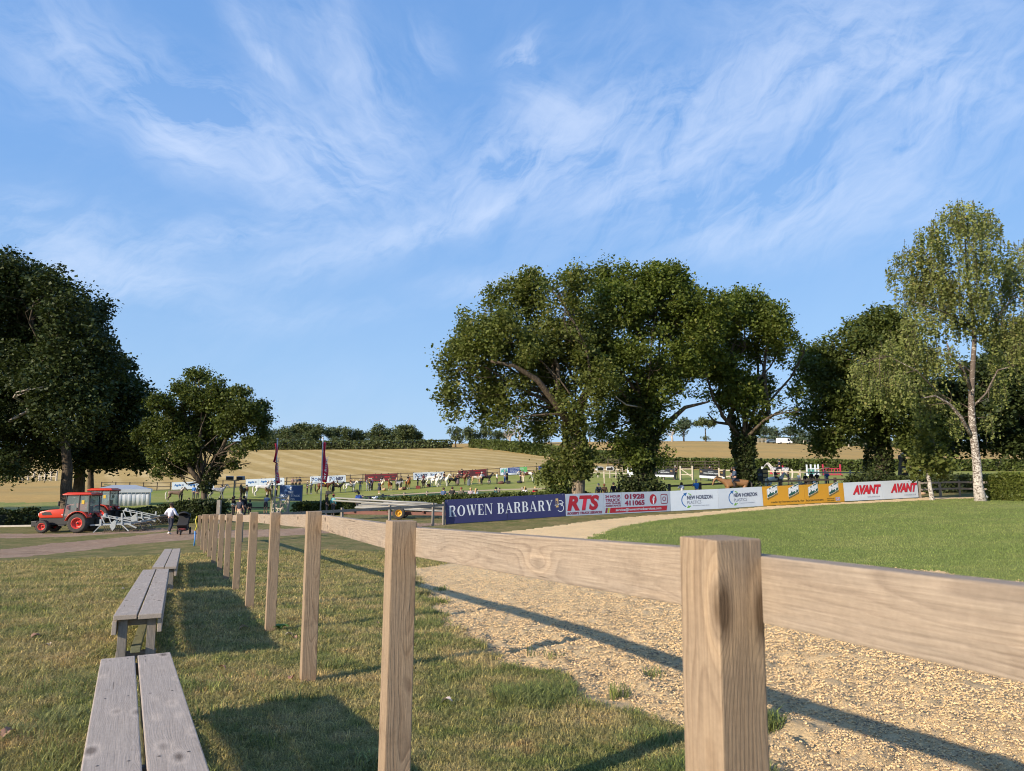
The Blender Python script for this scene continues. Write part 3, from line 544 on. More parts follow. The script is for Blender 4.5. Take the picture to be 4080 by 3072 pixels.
def scatter(name, pts, scl, tufts, seed):
    src = bpy.data.collections.new(name + '_source')
    for t in tufts: src.objects.link(t)
    me = bpy.data.meshes.new(name); me.vertices.add(len(pts)); me.vertices.foreach_set('co', np.asarray(pts).ravel()); a = me.attributes.new('scl', 'FLOAT', 'POINT'); a.data.foreach_set('value', np.asarray(scl, np.float32))
    o = link(name, me); tag(o, kind='stuff')
    ng = bpy.data.node_groups.new(name, 'GeometryNodeTree'); ng.interface.new_socket('Geometry', in_out='INPUT', socket_type='NodeSocketGeometry'); ng.interface.new_socket('Geometry', in_out='OUTPUT', socket_type='NodeSocketGeometry')
    N, L = ng.nodes, ng.links; gi = N.new('NodeGroupInput'); go = N.new('NodeGroupOutput'); iop = N.new('GeometryNodeInstanceOnPoints'); ci = N.new('GeometryNodeCollectionInfo')
    ci.inputs['Collection'].default_value = src; ci.inputs['Separate Children'].default_value = True; ci.inputs['Reset Children'].default_value = True
    rv = N.new('FunctionNodeRandomValue'); rv.data_type = 'FLOAT_VECTOR'; rv.inputs['Min'].default_value = (-0.15, -0.15, 0); rv.inputs['Max'].default_value = (0.15, 0.15, 6.283); rv.inputs['Seed'].default_value = seed
    na = N.new('GeometryNodeInputNamedAttribute'); na.data_type = 'FLOAT'; na.inputs['Name'].default_value = 'scl'
    L.new(gi.outputs[0], iop.inputs['Points']); L.new(ci.outputs[0], iop.inputs['Instance']); iop.inputs['Pick Instance'].default_value = True
    L.new(rv.outputs[0], iop.inputs['Rotation']); L.new(na.outputs['Attribute'], iop.inputs['Scale']); L.new(iop.outputs[0], go.inputs[0])
    md = o.modifiers.new('grass', 'NODES'); md.node_group = ng; return o
def zone_of(x, y):
    rr = np.hypot(x, y); wob = np.stack([fbm(np.c_[x, y], 1.9, 4, 3) - 0.5, fbm(np.c_[x, y], 1.9, 4, 9) - 0.5], 1); amp = np.where(rr < 30, 0.55, 0.0) + np.clip(rr * 0.012, 0, 1.4)
    xw, yw = x + wob[:, 0] * amp, y + wob[:, 1] * amp; z = np.full(len(x), -1)
    for i, (_, _, poly) in enumerate(ZONES[:4]): z[(z < 0) & in_poly(xw, yw, poly)] = i
    return z
def build_grass():
    n = 150000; az = rng.uniform(R(-43), R(43), n); r = np.exp(rng.uniform(math.log(1.5), math.log(26), n)); x, y = r * np.sin(az), r * np.cos(az); z = tz(x, y); zo = zone_of(x, y)
    p2 = np.c_[x, y]; lush = fbm(p2, 0.8, 3, 55)
    keep = (zo == -1) & (rng.uniform(size=n) < np.clip(0.30 + r * 0.045, 0, 1)); 
    co = np.c_[x, y, z + (fbm(p2, 2.2, 3, 4) - 0.5) * 0.03]
    s = (0.75 + 0.6 * lush) * np.clip(r / 5, 0.85, 2.4)
    T = [tuft_mesh('grass_tuft', 15, 0.034, 0.055, 0.0017, 1.5, 'blade_rough', k) for k in range(5)]
    scatter('grass', co[keep], s[keep], T, 1)
    nL = 90000; az = rng.uniform(R(-8), R(42), nL); r = np.exp(rng.uniform(math.log(8), math.log(55), nL)); x, y = r * np.sin(az), r * np.cos(az); zo = zone_of(x, y); co = np.c_[x, y, tz(x, y)]
    m = (zo == 1); T2 = [tuft_mesh('lawn_tuft', 18, 0.018, 0.07, 0.0016, 0.9, 'blade_lawn', 20 + k) for k in range(4)]
    scatter('lawn_grass', co[m], np.clip(r[m] / 9, 1.0, 3.2), T2, 2)
    # crumbs of sand and fibre on the track
    n = 330000; az = rng.uniform(R(-15), R(43), n); r = np.exp(rng.uniform(math.log(1.6), math.log(20), n)); x, y = r * np.sin(az), r * np.cos(az); k = zone_of(x, y) == 0; x, y, r = x[k], y[k], r[k]
    p2 = np.c_[x, y]; cl = fbm(p2, 5, 3, 66); k = cl > 0.30; x, y, r, p2 = x[k], y[k], r[k], p2[k]
    z = tz(x, y) + (np.abs(fbm(p2, 3.1, 4, 21) - 0.5) * 0.10 + np.clip(fbm(p2, 9.0, 4, 5) - 0.52, 0, 1) * 0.14 + (fbm(p2, 26, 3, 8) - 0.5) * 0.022 + (vnoise(p2, 1.3, 2) - 0.5) * 0.05) + np.clip(vnoise(p2, 4.2, 77) - 0.72, 0, 1) * -0.13 - 0.03
    def clod(seed, mat, fl):
        q = random.Random(seed); me = MB().ball((0, 0, .004), (.0045, .0036, .0026) if not fl else (.008, .0016, .0012), 6, 4).mesh('crumb')
        for v in me.vertices: v.co *= q.uniform(.7, 1.35)
        me.materials.append(MATS[mat]); return bpy.data.objects.new('crumb', me)
    plain('crumb_sand', (.70, .50, .265), .95, .2, 40); plain('crumb_pale', (.80, .58, .32), .95, .15, 40); plain('crumb_fibre', (.24, .19, .145), .9, .3, 40)
    scatter('sand_crumbs', np.c_[x, y, z], rng.uniform(.5, 1.6, len(x)) * np.clip(r / 5, .7, 1.5), [clod(1, 'crumb_sand', 0), clod(2, 'crumb_pale', 0), clod(3, 'crumb_sand', 0), clod(4, 'crumb_fibre', 1), clod(5, 'crumb_fibre', 1), clod(6, 'crumb_sand', 1), clod(7, 'crumb_pale', 1)], 4)
    # longer green tufts along the sand edge and under the benches
    n = 60000; az = rng.uniform(R(-40), R(38), n); r = np.exp(rng.uniform(math.log(1.8), math.log(14), n)); x, y = r * np.sin(az), r * np.cos(az); zo = zone_of(x, y)
    e = 0.30; edge = np.zeros(n, bool)
    for dx, dy in ((e, 0), (-e, 0), (0, e), (0, -e), (.55, 0), (0, .55)): edge |= (zone_of(x + dx, y + dy) == 0)
    bx = 0.117 - 0.53 * y; under = (np.abs(x - bx + 0.05) < 0.45) & (y < 12)
    cl = fbm(np.c_[x, y], 2.6, 3, 91); clump = cl > 0.52
    deep = (zone_of(x - 0.7, y) == 0) & (zone_of(x, y - 0.7) == 0)
    k = ~deep & (((zo == -1) & edge & (cl > 0.56)) | ((zo == -1) & under & (rng.uniform(size=n) < 0.5)) | ((zo == -1) & (cl > 0.70) & (rng.uniform(size=n) < 0.25)) | ((zo == 0) & edge & (cl > 0.80))) & (rng.uniform(size=n) < np.clip(r / 6, 0.25, 1))
    T3 = [tuft_mesh('long_tuft', 14, 0.075, 0.06, 0.0022, 1.0, 'blade_lush', 40 + q) for q in range(4)]
    x, y = x[k], y[k]; scatter('long_grass', np.c_[x, y, tz(x, y) - 0.01], 0.55 + 0.9 * (cl[k] - 0.35) * 2, T3, 3)
build_grass()

# ------------------------------------------------------------------ fallen leaves and a dock plant on the near grass
plain('dead_leaf', (0.33, 0.185, 0.12), 0.7, 0.3, 30); plain('pale_leaf', (0.62, 0.50, 0.42), 0.7, 0.2, 30); plain('dock_leaf', (0.11, 0.20, 0.025), 0.45, 0.2, 12)
def leaf_shape(L, wd, curl, seed):
    r = random.Random(seed); mb = MB(); n = 7; vs = []
    for i in range(n):
        t = i / (n - 1); w = wd * math.sin(math.pi * min(1, t * 0.93 + 0.06)) * (1 + 0.25 * math.sin(i * 2.4 + seed)); z = curl * math.sin(math.pi * t) * L
        vs += [(-L / 2 + t * L, -w, z + curl * 0.5 * w), (-L / 2 + t * L, 0, z * 0.7), (-L / 2 + t * L, w, z + curl * 0.5 * w)]
    fs = []
    for i in range(n - 1): a = i * 3; fs += [(a, a + 3, a + 4, a + 1), (a + 1, a + 4, a + 5, a + 2)]
    return mb.add(vs, fs)
LF = [(1270, 1790 * 1, 'x')]
leafs = [((1172, 2402), 'russet fallen leaf lying left of the fence line', .10, 'dead_leaf'), ((785, 2160), 'x', 0, '')]
def fallen(px, py, lab, L, mat, seed):
    h = HIT(px, py); o = leaf_shape(L, L * 0.3, 0.35, seed).build('fallen_leaf', mat, None); o.location = (h.x, h.y, gz(h.x, h.y) + 0.022); o.rotation_euler = (0.3 * math.sin(seed), 0.25, seed * 1.7)
    tag(o, lab, 'leaf', 'fallen leaves on the grass')
for k, (px, py, lab, L, mt) in enumerate([
    (1505, 2494, 'reddish brown curled leaf standing up beside the second nearest post', .085, 'dead_leaf'), (970, 2515, 'large pale pink leaf in the long bench shadow', .12, 'pale_leaf'),
    (955, 2464, 'small white leaf at the top of the bench shadow', .07, 'pale_leaf'), (1150, 2541, 'pale pink leaf just below the green dock plant', .09, 'pale_leaf'), (1176, 2553, 'brown leaf touching the pink one below the dock plant', .08, 'dead_leaf'),
    (140, 2552, 'broad buff leaf alone on the grass at the far left', .12, 'dead_leaf'), (195, 2580, 'tiny cream leaf right of the buff leaf at the left', .06, 'pale_leaf'), (490, 2357, 'buff leaf on the grass left of the middle bench', .10, 'pale_leaf'),
    (1780, 2812, 'thin white curled leaf in the grass right of the nearer post', .085, 'pale_leaf'), (30, 2945, 'brown leaf in the bottom left corner of the grass', .10, 'dead_leaf'), (885, 2675, 'brown leaf on the grass right of the near bench end', .07, 'dead_leaf'), (1160, 2718, 'dark red leaf at the foot of the third nearest post', .08, 'dead_leaf')]):
    fallen(px, py, lab, L, mt, k + 1)
h = HIT(1115, 2518); dock = empty('dock_plant', (h.x, h.y, gz(h.x, h.y)), 0, 'bright green broad-leaved dock plant growing beside a post foot', 'plant')
for k in range(8):
    o = leaf_shape(0.13, 0.035, 0.3, k).build('leaf', 'dock_leaf', dock); a = k * 0.85; o.location = (0.05 * math.cos(a), 0.05 * math.sin(a), 0.035); o.rotation_euler = (0, -0.45, a)

# ------------------------------------------------------------------ near post and rail fence
def near_fence():
    rows = [(2846, 2140, 1.36), (1588, 2074, 3.02), (1251, 2037, None, 2698), (1096, 2042, None, 2503), (1011, 2041, None, 2406), (954, 2047, None, 2346), (915, 2048, None, 2308), (886, 2049, None, 2277), (861, 2048, None, 2239), (843, 2049, None, 2225), (826, 2049, None, 2205), (812, 2049, None, 2191), (797, 2053, None, 2184)]
    P = []
    for r in rows:
        if r[2]: Y = r[2]
        else:
            best = None
            for Y_ in np.arange(3.5, 30, 0.02):
                h = W(r[0], r[1], Y_).z - W(r[0], r[3], Y_).z
                if best is None or abs(h - 1.25) < best[0]: best = (abs(h - 1.25), Y_)
            Y = best[1]
        P.append((r[0], r[1], Y))
    Ys = [p[2] for p in P]
    # smooth the far ones onto an even run
    n = len(Ys); far = np.interp(np.arange(n), [0, 1, 2, 3, 4, 5, 12], [Ys[0], Ys[1], Ys[2], Ys[3], Ys[4], Ys[5], Ys[12]])
    pts = []
    for (px, py, _), Y in zip(P, far):
        t = W(px, py, Y); pts.append((t.x, t.y, t.z))
    d0 = Vector(pts[1]) - Vector(pts[2]); d0 = Vector((0.80, -1.82, 0.02)); p0 = Vector(pts[0]) + d0; pts.insert(0, tuple(p0)); pts.insert(0, tuple(p0 + d0))
    f = empty('post_and_rail_fence', (pts[4][0], pts[4][1], gz(pts[4][0], pts[4][1])), 0, 'weathered square-post timber fence running from the close foreground away to the left', 'fence')
    base = f.location.copy(); rr = random.Random(3)
    for i, (x, y, z) in enumerate(pts):
        a = Vector(pts[max(i - 1, 0)]); b = Vector(pts[min(i + 1, len(pts) - 1)]); d = (a - b); d.z = 0; d.normalize(); g = gz(x, y); w = 0.108 + rr.uniform(-.004, .004)
        lean = Vector((rr.uniform(-.012, .012), rr.uniform(-.012, .012), 0)); 
        o = beam_obj('post', Vector((x, y, g - 0.12)) - base, Vector((x, y, z)) + lean - base, w, w, 'post_wood', f, bevel=0.004, up=(d.x, d.y, 0))
    for i in range(len(pts) - 1):
        a, b = Vector(pts[i]), Vector(pts[i + 1]); d = (b - a); dn = d.normalized(); nrm = Vector((-dn.y, dn.x, 0)).normalized()
        if nrm.x < 0: nrm = -nrm
        off = nrm * (0.054 + 0.024) + Vector((0, 0, -0.045 - 0.062 + 0.018)); 
        ha = rr.uniform(-.008, .008); e = 0.012
        beam_obj('rail', a + off + dn * (-0.0 + e) + Vector((0, 0, ha)) - base, b + off - dn * e + Vector((0, 0, ha)) - base, 0.046, 0.118, 'rail_wood', f, bevel=0.004)
    # yellow and blue tape knotted on the last post
    x, y, z = pts[-1]; tp = empty('barrier_tape', (x, y, z), 0, 'yellow and blue tape tied round the farthest post of the near fence', 'tape')
    MB().tube([(-.09, -.05, -.03), (-.12, -.09, -.2), (-.06, -.09, -.42), (-.13, -.09, -.62)], .022, 6).build('yellow_strip', plain('tape_yellow', (.62, .52, .06), .5), tp, True)
    MB().tube([(-.12, -.09, -.6), (-.10, -.10, -.85), (-.12, -.1, -1.15)], .026, 6).build('blue_strip', plain('tape_blue', (.06, .25, .62), .5), tp, True)
    return pts
NF = near_fence()

# ------------------------------------------------------------------ benches
def bench(A, B, label, h=0.42, wid=0.37):
    """A, B: (x,y) of the middle of the near and the far end"""
    A = Vector((A[0], A[1], gz(*A) + h)); B = Vector((B[0], B[1], gz(*B) + h)); d = B - A; L = d.length; ang = math.atan2(d.y, d.x); g = gz(A.x, A.y)
    r = empty('bench', (A.x, A.y, g), ang, label, 'bench', 'plank benches in a row beside the fence'); sl = d.z / L
    def zt(x): return h + sl * x
    pw = (wid - 0.014) / 2
    for s in (-1, 1):
        beam_obj('plank', (0 + 0.015 * s, s * (pw / 2 + 0.007), zt(0) - 0.02), (L, s * (pw / 2 + 0.007), zt(L) - 0.02), pw, 0.04, 'bench_wood', r, bevel=0.005)
        beam_obj('side_rail', (0.02, s * (wid / 2 - 0.012), zt(0) - 0.105), (L - .02, s * (wid / 2 - 0.012), zt(L) - 0.105), 0.035, 0.11, 'bench_wood', r, bevel=0.004)
    nl = 3 if L > 3 else 2
    for k in range(nl):
        x = 0.10 + (L - 0.2) * k / (nl - 1); gg = gz(*(A.xy + (B.xy - A.xy) * (x / L))) - g
        for s in (-1, 1): beam_obj('leg', (x, s * (wid / 2 - 0.075), gg - 0.05), (x, s * (wid / 2 - 0.075), zt(x) - 0.045), 0.07, 0.075, 'old_wood', r, bevel=0.004, up=(1, 0, 0))
        beam_obj('cross_bar', (x + .05, -wid / 2 + .03, gg + 0.07), (x + .05, wid / 2 - .03, gg + 0.07), 0.03, 0.06, 'old_wood', r, bevel=0.003)
        beam_obj('cross_bar', (x + .06, -wid / 2 + .05, zt(x) - 0.075), (x + .06, wid / 2 - .05, zt(x) - 0.075), 0.035, 0.065, 'old_wood', r, bevel=0.003)
    beam_obj('stretcher', (0.03, 0, 0.125), (L - .1, 0, gz(B.x, B.y) - g + 0.125), 0.075, 0.05, 'mossy_wood', r, bevel=0.004)
    nm = MB().lathe([(0.0055, 0), (0.0, 0.0012)], n=6).mesh('nail'); plain('nail', (.05, .045, .04), .6)
    if L < 4.6:
        for k in range(nl + 2):
            x = 0.08 + (L - 0.16) * k / (nl + 1)
            for yy in (-.15, -.05, .05, .15): link('nail', nm, 'nail', r, (x, yy * wid / .4, zt(x) + 0.0012))
    return r
b1 = HIT(543, 2612, up=0.42); b0 = HIT(576, 3072, up=0.42); b0 = b1 + (b0 - b1) * 1.9
bench(b0, b1, 'nearest grey plank bench, cut off by the bottom of the picture')
bench(HIT(549, 2448, up=0.42), HIT(622, 2268, up=0.42), 'middle grey plank bench showing its legs and mossy stretcher')
bench(HIT(655, 2258, up=0.42), HIT(688, 2186, up=0.42), 'farthest small grey plank bench, beyond the other two')
BENCHLINE = (b0, b1)
# ------------------------------------------------------------------ foliage
def leaves_mesh(name, P, size, up_bias=0.35, seed=0, var=0.35, asp=0.82, dirs=None):
    r = np.random.default_rng(seed); n = len(P); nrm = r.normal(size=(n, 3)); nrm[:, 2] = np.abs(nrm[:, 2]) + up_bias; nrm /= np.linalg.norm(nrm, axis=1)[:, None]
    t = r.normal(size=(n, 3)) if dirs is None else dirs + r.normal(size=(n, 3)) * 0.35
    u = t - nrm * (t * nrm).sum(1)[:, None]; u /= np.linalg.norm(u, axis=1)[:, None] + 1e-9; w = np.cross(nrm, u)
    s = (size * (1 + var * r.normal(size=n)).clip(0.45, 1.9))[:, None] * 0.5
    co = np.stack([P - u * s, P + w * s * asp - u * s * 0.1 + nrm * s * 0.16, P + u * s, P - w * s * asp + u * s * 0.1 + nrm * s * 0.16], 1).reshape(-1, 3)
    me = bpy.data.meshes.new(name); me.vertices.add(4 * n); me.vertices.foreach_set('co', co.ravel()); me.loops.add(4 * n); me.loops.foreach_set('vertex_index', np.arange(4 * n, dtype=np.int32))
    me.polygons.add(n); me.polygons.foreach_set('loop_start', np.arange(0, 4 * n, 4, dtype=np.int32)); me.update(calc_edges=True); return me
def lobe_points(lobes, n, cl_n, cl_r, seed, hole=0.0, hole_sc=0.7, shell=0.45, flat_=0.8):
    r = np.random.default_rng(seed); vol = np.array([(l[3] * l[4] * l[5]) ** 0.72 for l in lobes]); k = r.choice(len(lobes), n, p=vol / vol.sum()); Lb = np.array([l[:6] for l in lobes])[k]
    d = r.normal(size=(n, 3)); d /= np.linalg.norm(d, axis=1)[:, None]; rad = r.uniform(shell ** 3, 1, n) ** (1 / 3)
    bump = 0.62 + 0.50 * vnoise(d * 2.3 + k[:, None] * 3.1, 1.0, seed + 5) + 0.26 * vnoise(d * 6.1 + k[:, None] * 1.7, 1.0, seed + 6)
    C = Lb[:, :3] + d * Lb[:, 3:6] * (rad * bump)[:, None]
    if hole > 0:
        f = vnoise(C, hole_sc, seed + 11) * 0.6 + vnoise(C, hole_sc * 2.3, seed + 12) * 0.4; C = C[f > hole]
    m = len(C); off = r.normal(size=(m * cl_n, 3)) * cl_r * np.array([1, 1, flat_]); return np.repeat(C, cl_n, 0) + off, C
def curve(a, b, seed, wig=0.12, n=6, sag=0.0):
    r = random.Random(seed); a, b = Vector(a), Vector(b); L = (b - a).length; pts = []
    o1 = Vector((r.gauss(0, 1), r.gauss(0, 1), r.gauss(0, .6))) * L * wig; o2 = Vector((r.gauss(0, 1), r.gauss(0, 1), r.gauss(0, .6))) * L * wig
    for i in range(n + 1):
        t = i / n; p = a.lerp(b, t) + o1 * math.sin(math.pi * t) + o2 * math.sin(2 * math.pi * t) * 0.5 + Vector((0, 0, sag * L * math.sin(math.pi * t)))
        pts.append(p)
    return pts
def tree(label, base, tips, lobes, n_cl, cl_n, cl_r, lsize, mat, bark, r0, seed, fork=None, ivy=None, hole=0.42, hole_sc=0.7, group='', cat='tree', branch_pts=26, name='oak_tree', twig=True, shell=0.45, dead=None, ivy_mat='ivy_leaf', extra_limbs=None, crown_label=None, up_bias=0.35):
    """base: world point; lobes: world ellipsoids; fork: list of trunk points above the base"""
    base = Vector(base); root = empty(name, base, 0, label, cat, group or None); rel = lambda p: Vector(p) - base
    tp = [Vector(base) - Vector((0, 0, 0.4))] + [Vector(p) for p in (fork or [])]; mb = MB(); hts = [p.z - base.z for p in tp]; H = max(hts[-1], 0.1)
    rads = [r0 * (1.35 if i == 0 else 1 - 0.38 * max(0, h) / H) for i, h in enumerate(hts)]
    fine = [tp[0]]; fr = [rads[0]]
    for i in range(len(tp) - 1):
        for t in (0.33, 0.66, 1.0):
            fine.append(tp[i].lerp(tp[i + 1], t) + Vector((math.sin(seed + i * 3 + t * 5), math.cos(seed * 2 + i + t * 7), 0)) * r0 * 0.10); k = t ** 0.5; fr.append(rads[i] + (rads[i + 1] - rads[i]) * k)
    mb.tube([rel(p) for p in fine], fr, 12); top = tp[-1]; mb.build('trunk', bark, root, True)
    lb = MB(); rr = random.Random(seed); starts = [(top, fr[-1])] + [(fine[-2], fr[-2]), (fine[-4] if len(fine) > 4 else fine[-2], fr[-4] if len(fr) > 4 else fr[-2])]
    ends = []
    for i, l in enumerate([l for l in lobes if len(l) == 6]):
        s, sr = starts[i % 2] if i % 3 else starts[0]; c = Vector(l[:3]); 
        if rr.random() < 0.35 and ends: s, sr = min(ends, key=lambda e: (e[0] - c).length)
        pts = curve(s, c, seed * 31 + i, 0.12, 6, 0.05); r1 = min(sr * 0.5, r0 * 0.27) * (0.6 + 0.6 * rr.random())
        lb.tube([rel(p) for p in pts], [r1 * (1 - 0.72 * k / 6) for k in range(7)], 7); ends.append((pts[4], r1 * 0.45)); ends.append((pts[-1], r1 * 0.28))
        for j in range(max(2, int(branch_pts / 5))):
            d = Vector((rr.gauss(0, 1), rr.gauss(0, 1), rr.gauss(0, 1))).normalized(); e = c + Vector((d.x * l[3], d.y * l[4], d.z * l[5])) * rr.uniform(.55, .95); st = pts[rr.choice([3, 4, 5, 6])]
            q = curve(st, e, seed * 77 + i * 9 + j, 0.16, 4); r2 = r1 * 0.24; lb.tube([rel(p) for p in q], [r2, r2 * .8, r2 * .6, r2 * .4, r2 * .2], 5, caps=False)
    for (pts, rad) in (extra_limbs or []): lb.tube([rel(p) for p in pts], [rad * (1 - .75 * k / (len(pts) - 1)) for k in range(len(pts))], 8)
    lb.build('limbs', 'dark_bark' if bark != 'birch_bark' else bark, root, True)['kind'] = 'stuff'
    if dead:
        for (a, b, r_) in dead:
            db = MB(); q = curve(a, b, seed + 5, 0.2, 5); db.tube([rel(p) for p in q], [r_ * (1 - .16 * k) for k in range(6)], 6)
            for j in range(4): e = q[5] + Vector((rr.gauss(0, .5), rr.gauss(0, .5), rr.gauss(.1, .4))); db.tube([rel(q[3 if j % 2 else 4]), rel(e)], [r_ * .3, r_ * .1], 4)
            db.build('dead_limb', 'dead_bark', root, True)
    if n_cl:
        P, C = lobe_points(lobes, n_cl, cl_n, cl_r, seed, hole, hole_sc, shell); P = P - np.array(base)
        o = link('crown', leaves_mesh('crown', P, lsize, up_bias, seed), mat, root); o['kind'] = 'stuff'
        if crown_label: o['label'] = crown_label
    if ivy:
        Pi = []
        r = np.random.default_rng(seed + 9)
        for (a, b, ra, rb, n) in ivy:
            a, b = np.array(a, float), np.array(b, float); t = r.uniform(size=n); th = r.uniform(0, 2 * math.pi, n); rad = ra + (rb - ra) * t; rad = rad * (0.65 + 0.7 * vnoise(np.c_[np.cos(th) * 1.5, np.sin(th) * 1.5, t * 6], 1.0, seed)); d = (b - a) / np.linalg.norm(b - a)
            u = np.cross(d, [0, 1, 0.01]); u /= np.linalg.norm(u); w = np.cross(d, u); Pi.append(a + (b - a) * t[:, None] + (np.cos(th)[:, None] * u + np.sin(th)[:, None] * w) * rad[:, None] + r.normal(size=(n, 3)) * 0.07)
        P = np.concatenate(Pi) - np.array(base); o = link('ivy', leaves_mesh('ivy', P, 0.20, 0.3, seed + 3), ivy_mat, root); o['kind'] = 'stuff'
    return root
def LB(lst, Y, ry=0.9, dy=2.2, seed=0, k=1.0, sat=3):
    """crown lobes measured as (qx, qy, radius) round the distance Y"""
    r = random.Random(seed); out = []
    for t in lst:
        qx, qy, rad = t[:3]; yy = Y + (t[3] if len(t) > 3 else r.uniform(-dy, dy)); c = W(qx * Q, qy * Q, yy); R_ = rad * Q / FPX * Y * k
        out.append((c.x, c.y, c.z, R_ * r.uniform(.95, 1.1), R_ * ry * r.uniform(.95, 1.3), R_ * r.uniform(.82, .95)))
        for _ in range(sat if rad > 24 else 0):      # small sprays of leaves standing proud of the main masses
            a = r.uniform(-0.6, 3.74); q = R_ * r.uniform(.20, .34); dd = R_ * r.uniform(.82, 1.0); out.append((c.x + dd * math.cos(a), c.y + r.uniform(-.5, .5) * R_, c.z + dd * .9 * math.sin(a), q * 1.15, q, q * .8, 1))
    return out
def WQ(qx, qy, Y): return W(qx * Q, qy * Q, Y)
DET = 1.0
# three central oaks
YA = 46
A_l = [(1000, 775, 42), (985, 800, 34), (1010, 860, 45), (985, 885, 26), (1045, 690, 46), (1100, 650, 42), (1150, 625, 40), (1205, 640, 45), (1250, 600, 30), (1110, 740, 62), (1190, 730, 66), (1260, 690, 52), (1080, 820, 50), (1060, 890, 34), (1145, 800, 48), (1230, 800, 56), (1290, 760, 48), (1180, 870, 40, 2), (1250, 860, 44), (1110, 900, 32), (1160, 940, 40, 3), (1060, 775, 48, 1), (1025, 735, 38), (1150, 690, 50, 1), (1230, 745, 50), (1290, 700, 42), (1100, 855, 38, 1), (1300, 820, 38), (1040, 825, 38), (1200, 920, 30)]
tree('broad oak with a bushy ivy skirt, leftmost oak behind the boards', G(2297, YA), None, LB(A_l, YA, seed=1, k=1.14) + LB([(1185, 985, 26), (1255, 1000, 36), (1200, 1025, 34), (1240, 960, 34), (1175, 1005, 22)], YA, 1.0, 0.6, 4), int(11500 * DET), 12, 0.27, 0.175, 'oak_leaf_warm', 'oak_bark', 0.44, 11,
     fork=[WQ(1250, 1010, YA), WQ(1245, 950, YA), WQ(1235, 890, YA)], ivy=[(WQ(1248, 1035, YA), WQ(1240, 900, YA), .75, .7, 3800)], hole=0.485, group='large oaks behind the advertising boards', ivy_mat='oak_leaf_warm',
     extra_limbs=[([WQ(1240, 930, YA), WQ(1200, 870, YA - 1), WQ(1160, 820, YA - 2), WQ(1110, 790, YA - 2.5), WQ(1060, 780, YA - 3)], .30), ([WQ(1205, 870, YA - 1), WQ(1205, 790, YA - 1), WQ(1170, 720, YA)], .2), ([WQ(1242, 930, YA), WQ(1270, 840, YA), WQ(1290, 760, YA)], .24)])
YB = 48
B_l = [(1330, 590, 34), (1300, 625, 40), (1365, 605, 38), (1420, 605, 36), (1455, 600, 30), (1500, 625, 34), (1535, 655, 34), (1340, 670, 55), (1410, 680, 56), (1480, 700, 54), (1330, 750, 50), (1400, 770, 56), (1470, 780, 46), (1360, 840, 46), (1430, 845, 44), (1520, 720, 40), (1540, 770, 28), (1330, 880, 34), (1500, 765, 42), (1480, 830, 34), (1290, 690, 44), (1300, 770, 40), (1440, 640, 44), (1385, 640, 40)]
tree('tall dark ivy-clad oak, the middle one of the three behind the boards', G(2565, YB), None, LB(B_l, YB, seed=2, k=1.14) + LB([(1325, 925, 38), (1345, 965, 34), (1420, 930, 34), (1370, 985, 40), (1410, 985, 34), (1385, 940, 40), (1380, 890, 36)], YB, 1.0, .8, 5), int(10500 * DET), 12, 0.27, 0.175, 'oak_leaf', 'dark_bark', 0.46, 12,
     fork=[WQ(1388, 1000, YB), WQ(1385, 940, YB), WQ(1395, 880, YB)], ivy=[(WQ(1390, 1040, YB), WQ(1392, 860, YB), .55, 1.1, 4200)], hole=0.45, group='large oaks behind the advertising boards', ivy_mat='dark_leaf',
     extra_limbs=[([WQ(1400, 960, YB), WQ(1440, 915, YB), WQ(1480, 880, YB), WQ(1530, 868, YB)], .26)], dead=[(WQ(1385, 880, YB - 1), WQ(1340, 835, YB - 3.4), .06)])
YC = 52
C_l = [(1570, 680, 38), (1620, 665, 34), (1665, 690, 34), (1610, 720, 50), (1685, 725, 34), (1700, 760, 28), (1560, 740, 40), (1640, 770, 40), (1555, 800, 30), (1590, 850, 38), (1650, 840, 40), (1700, 830, 30), (1690, 870, 32), (1560, 870, 28), (1530, 840, 24), (1630, 885, 28), (1720, 890, 22), (1500, 800, 22), (1580, 800, 36), (1620, 815, 38), (1535, 790, 30), (1540, 700, 34), (1660, 870, 34), (1590, 640, 24)]
tree('open-crowned oak with a dark ivied trunk forking low, rightmost of the three', G(2970, YC), None, LB(C_l, YC, seed=3, k=1.14), int(7600 * DET), 12, 0.27, 0.18, 'oak_leaf', 'dark_bark', 0.46, 13,
     fork=[WQ(1608, 985, YC), WQ(1606, 950, YC)], ivy=[(WQ(1612, 1055, YC), WQ(1606, 945, YC), .62, .72, 3400), (WQ(1600, 950, YC), WQ(1580, 900, YC), .4, .25, 500), (WQ(1615, 950, YC), WQ(1655, 890, YC), .4, .25, 600)], hole=0.485, group='large oaks behind the advertising boards',
     extra_limbs=[([WQ(1600, 955, YC), WQ(1575, 905, YC), WQ(1595, 850, YC), WQ(1580, 760, YC), WQ(1600, 700, YC)], .27), ([WQ(1614, 955, YC), WQ(1660, 890, YC), WQ(1650, 800, YC), WQ(1660, 720, YC)], .25), ([WQ(1590, 918, YC), WQ(1545, 912, YC), WQ(1530, 895, YC), WQ(1540, 885, YC)], .12), ([WQ(1640, 915, YC), WQ(1700, 880, YC)], .14)], dead=[(WQ(1600, 930, YC), WQ(1618, 900, YC - 1), .05)])
YD = 58
D_l = [(1770, 775, 38), (1830, 740, 34), (1865, 715, 30), (1900, 700, 34), (1940, 705, 30), (1800, 820, 44), (1870, 790, 55), (1930, 770, 50), (1770, 870, 38), (1740, 900, 26), (1835, 880, 44), (1900, 860, 52), (1950, 840, 44), (1800, 930, 32), (1780, 960, 24), (1950, 900, 44), (1870, 930, 32), (1990, 880, 44), (2010, 930, 40), (1975, 950, 30), (1745, 800, 26)]
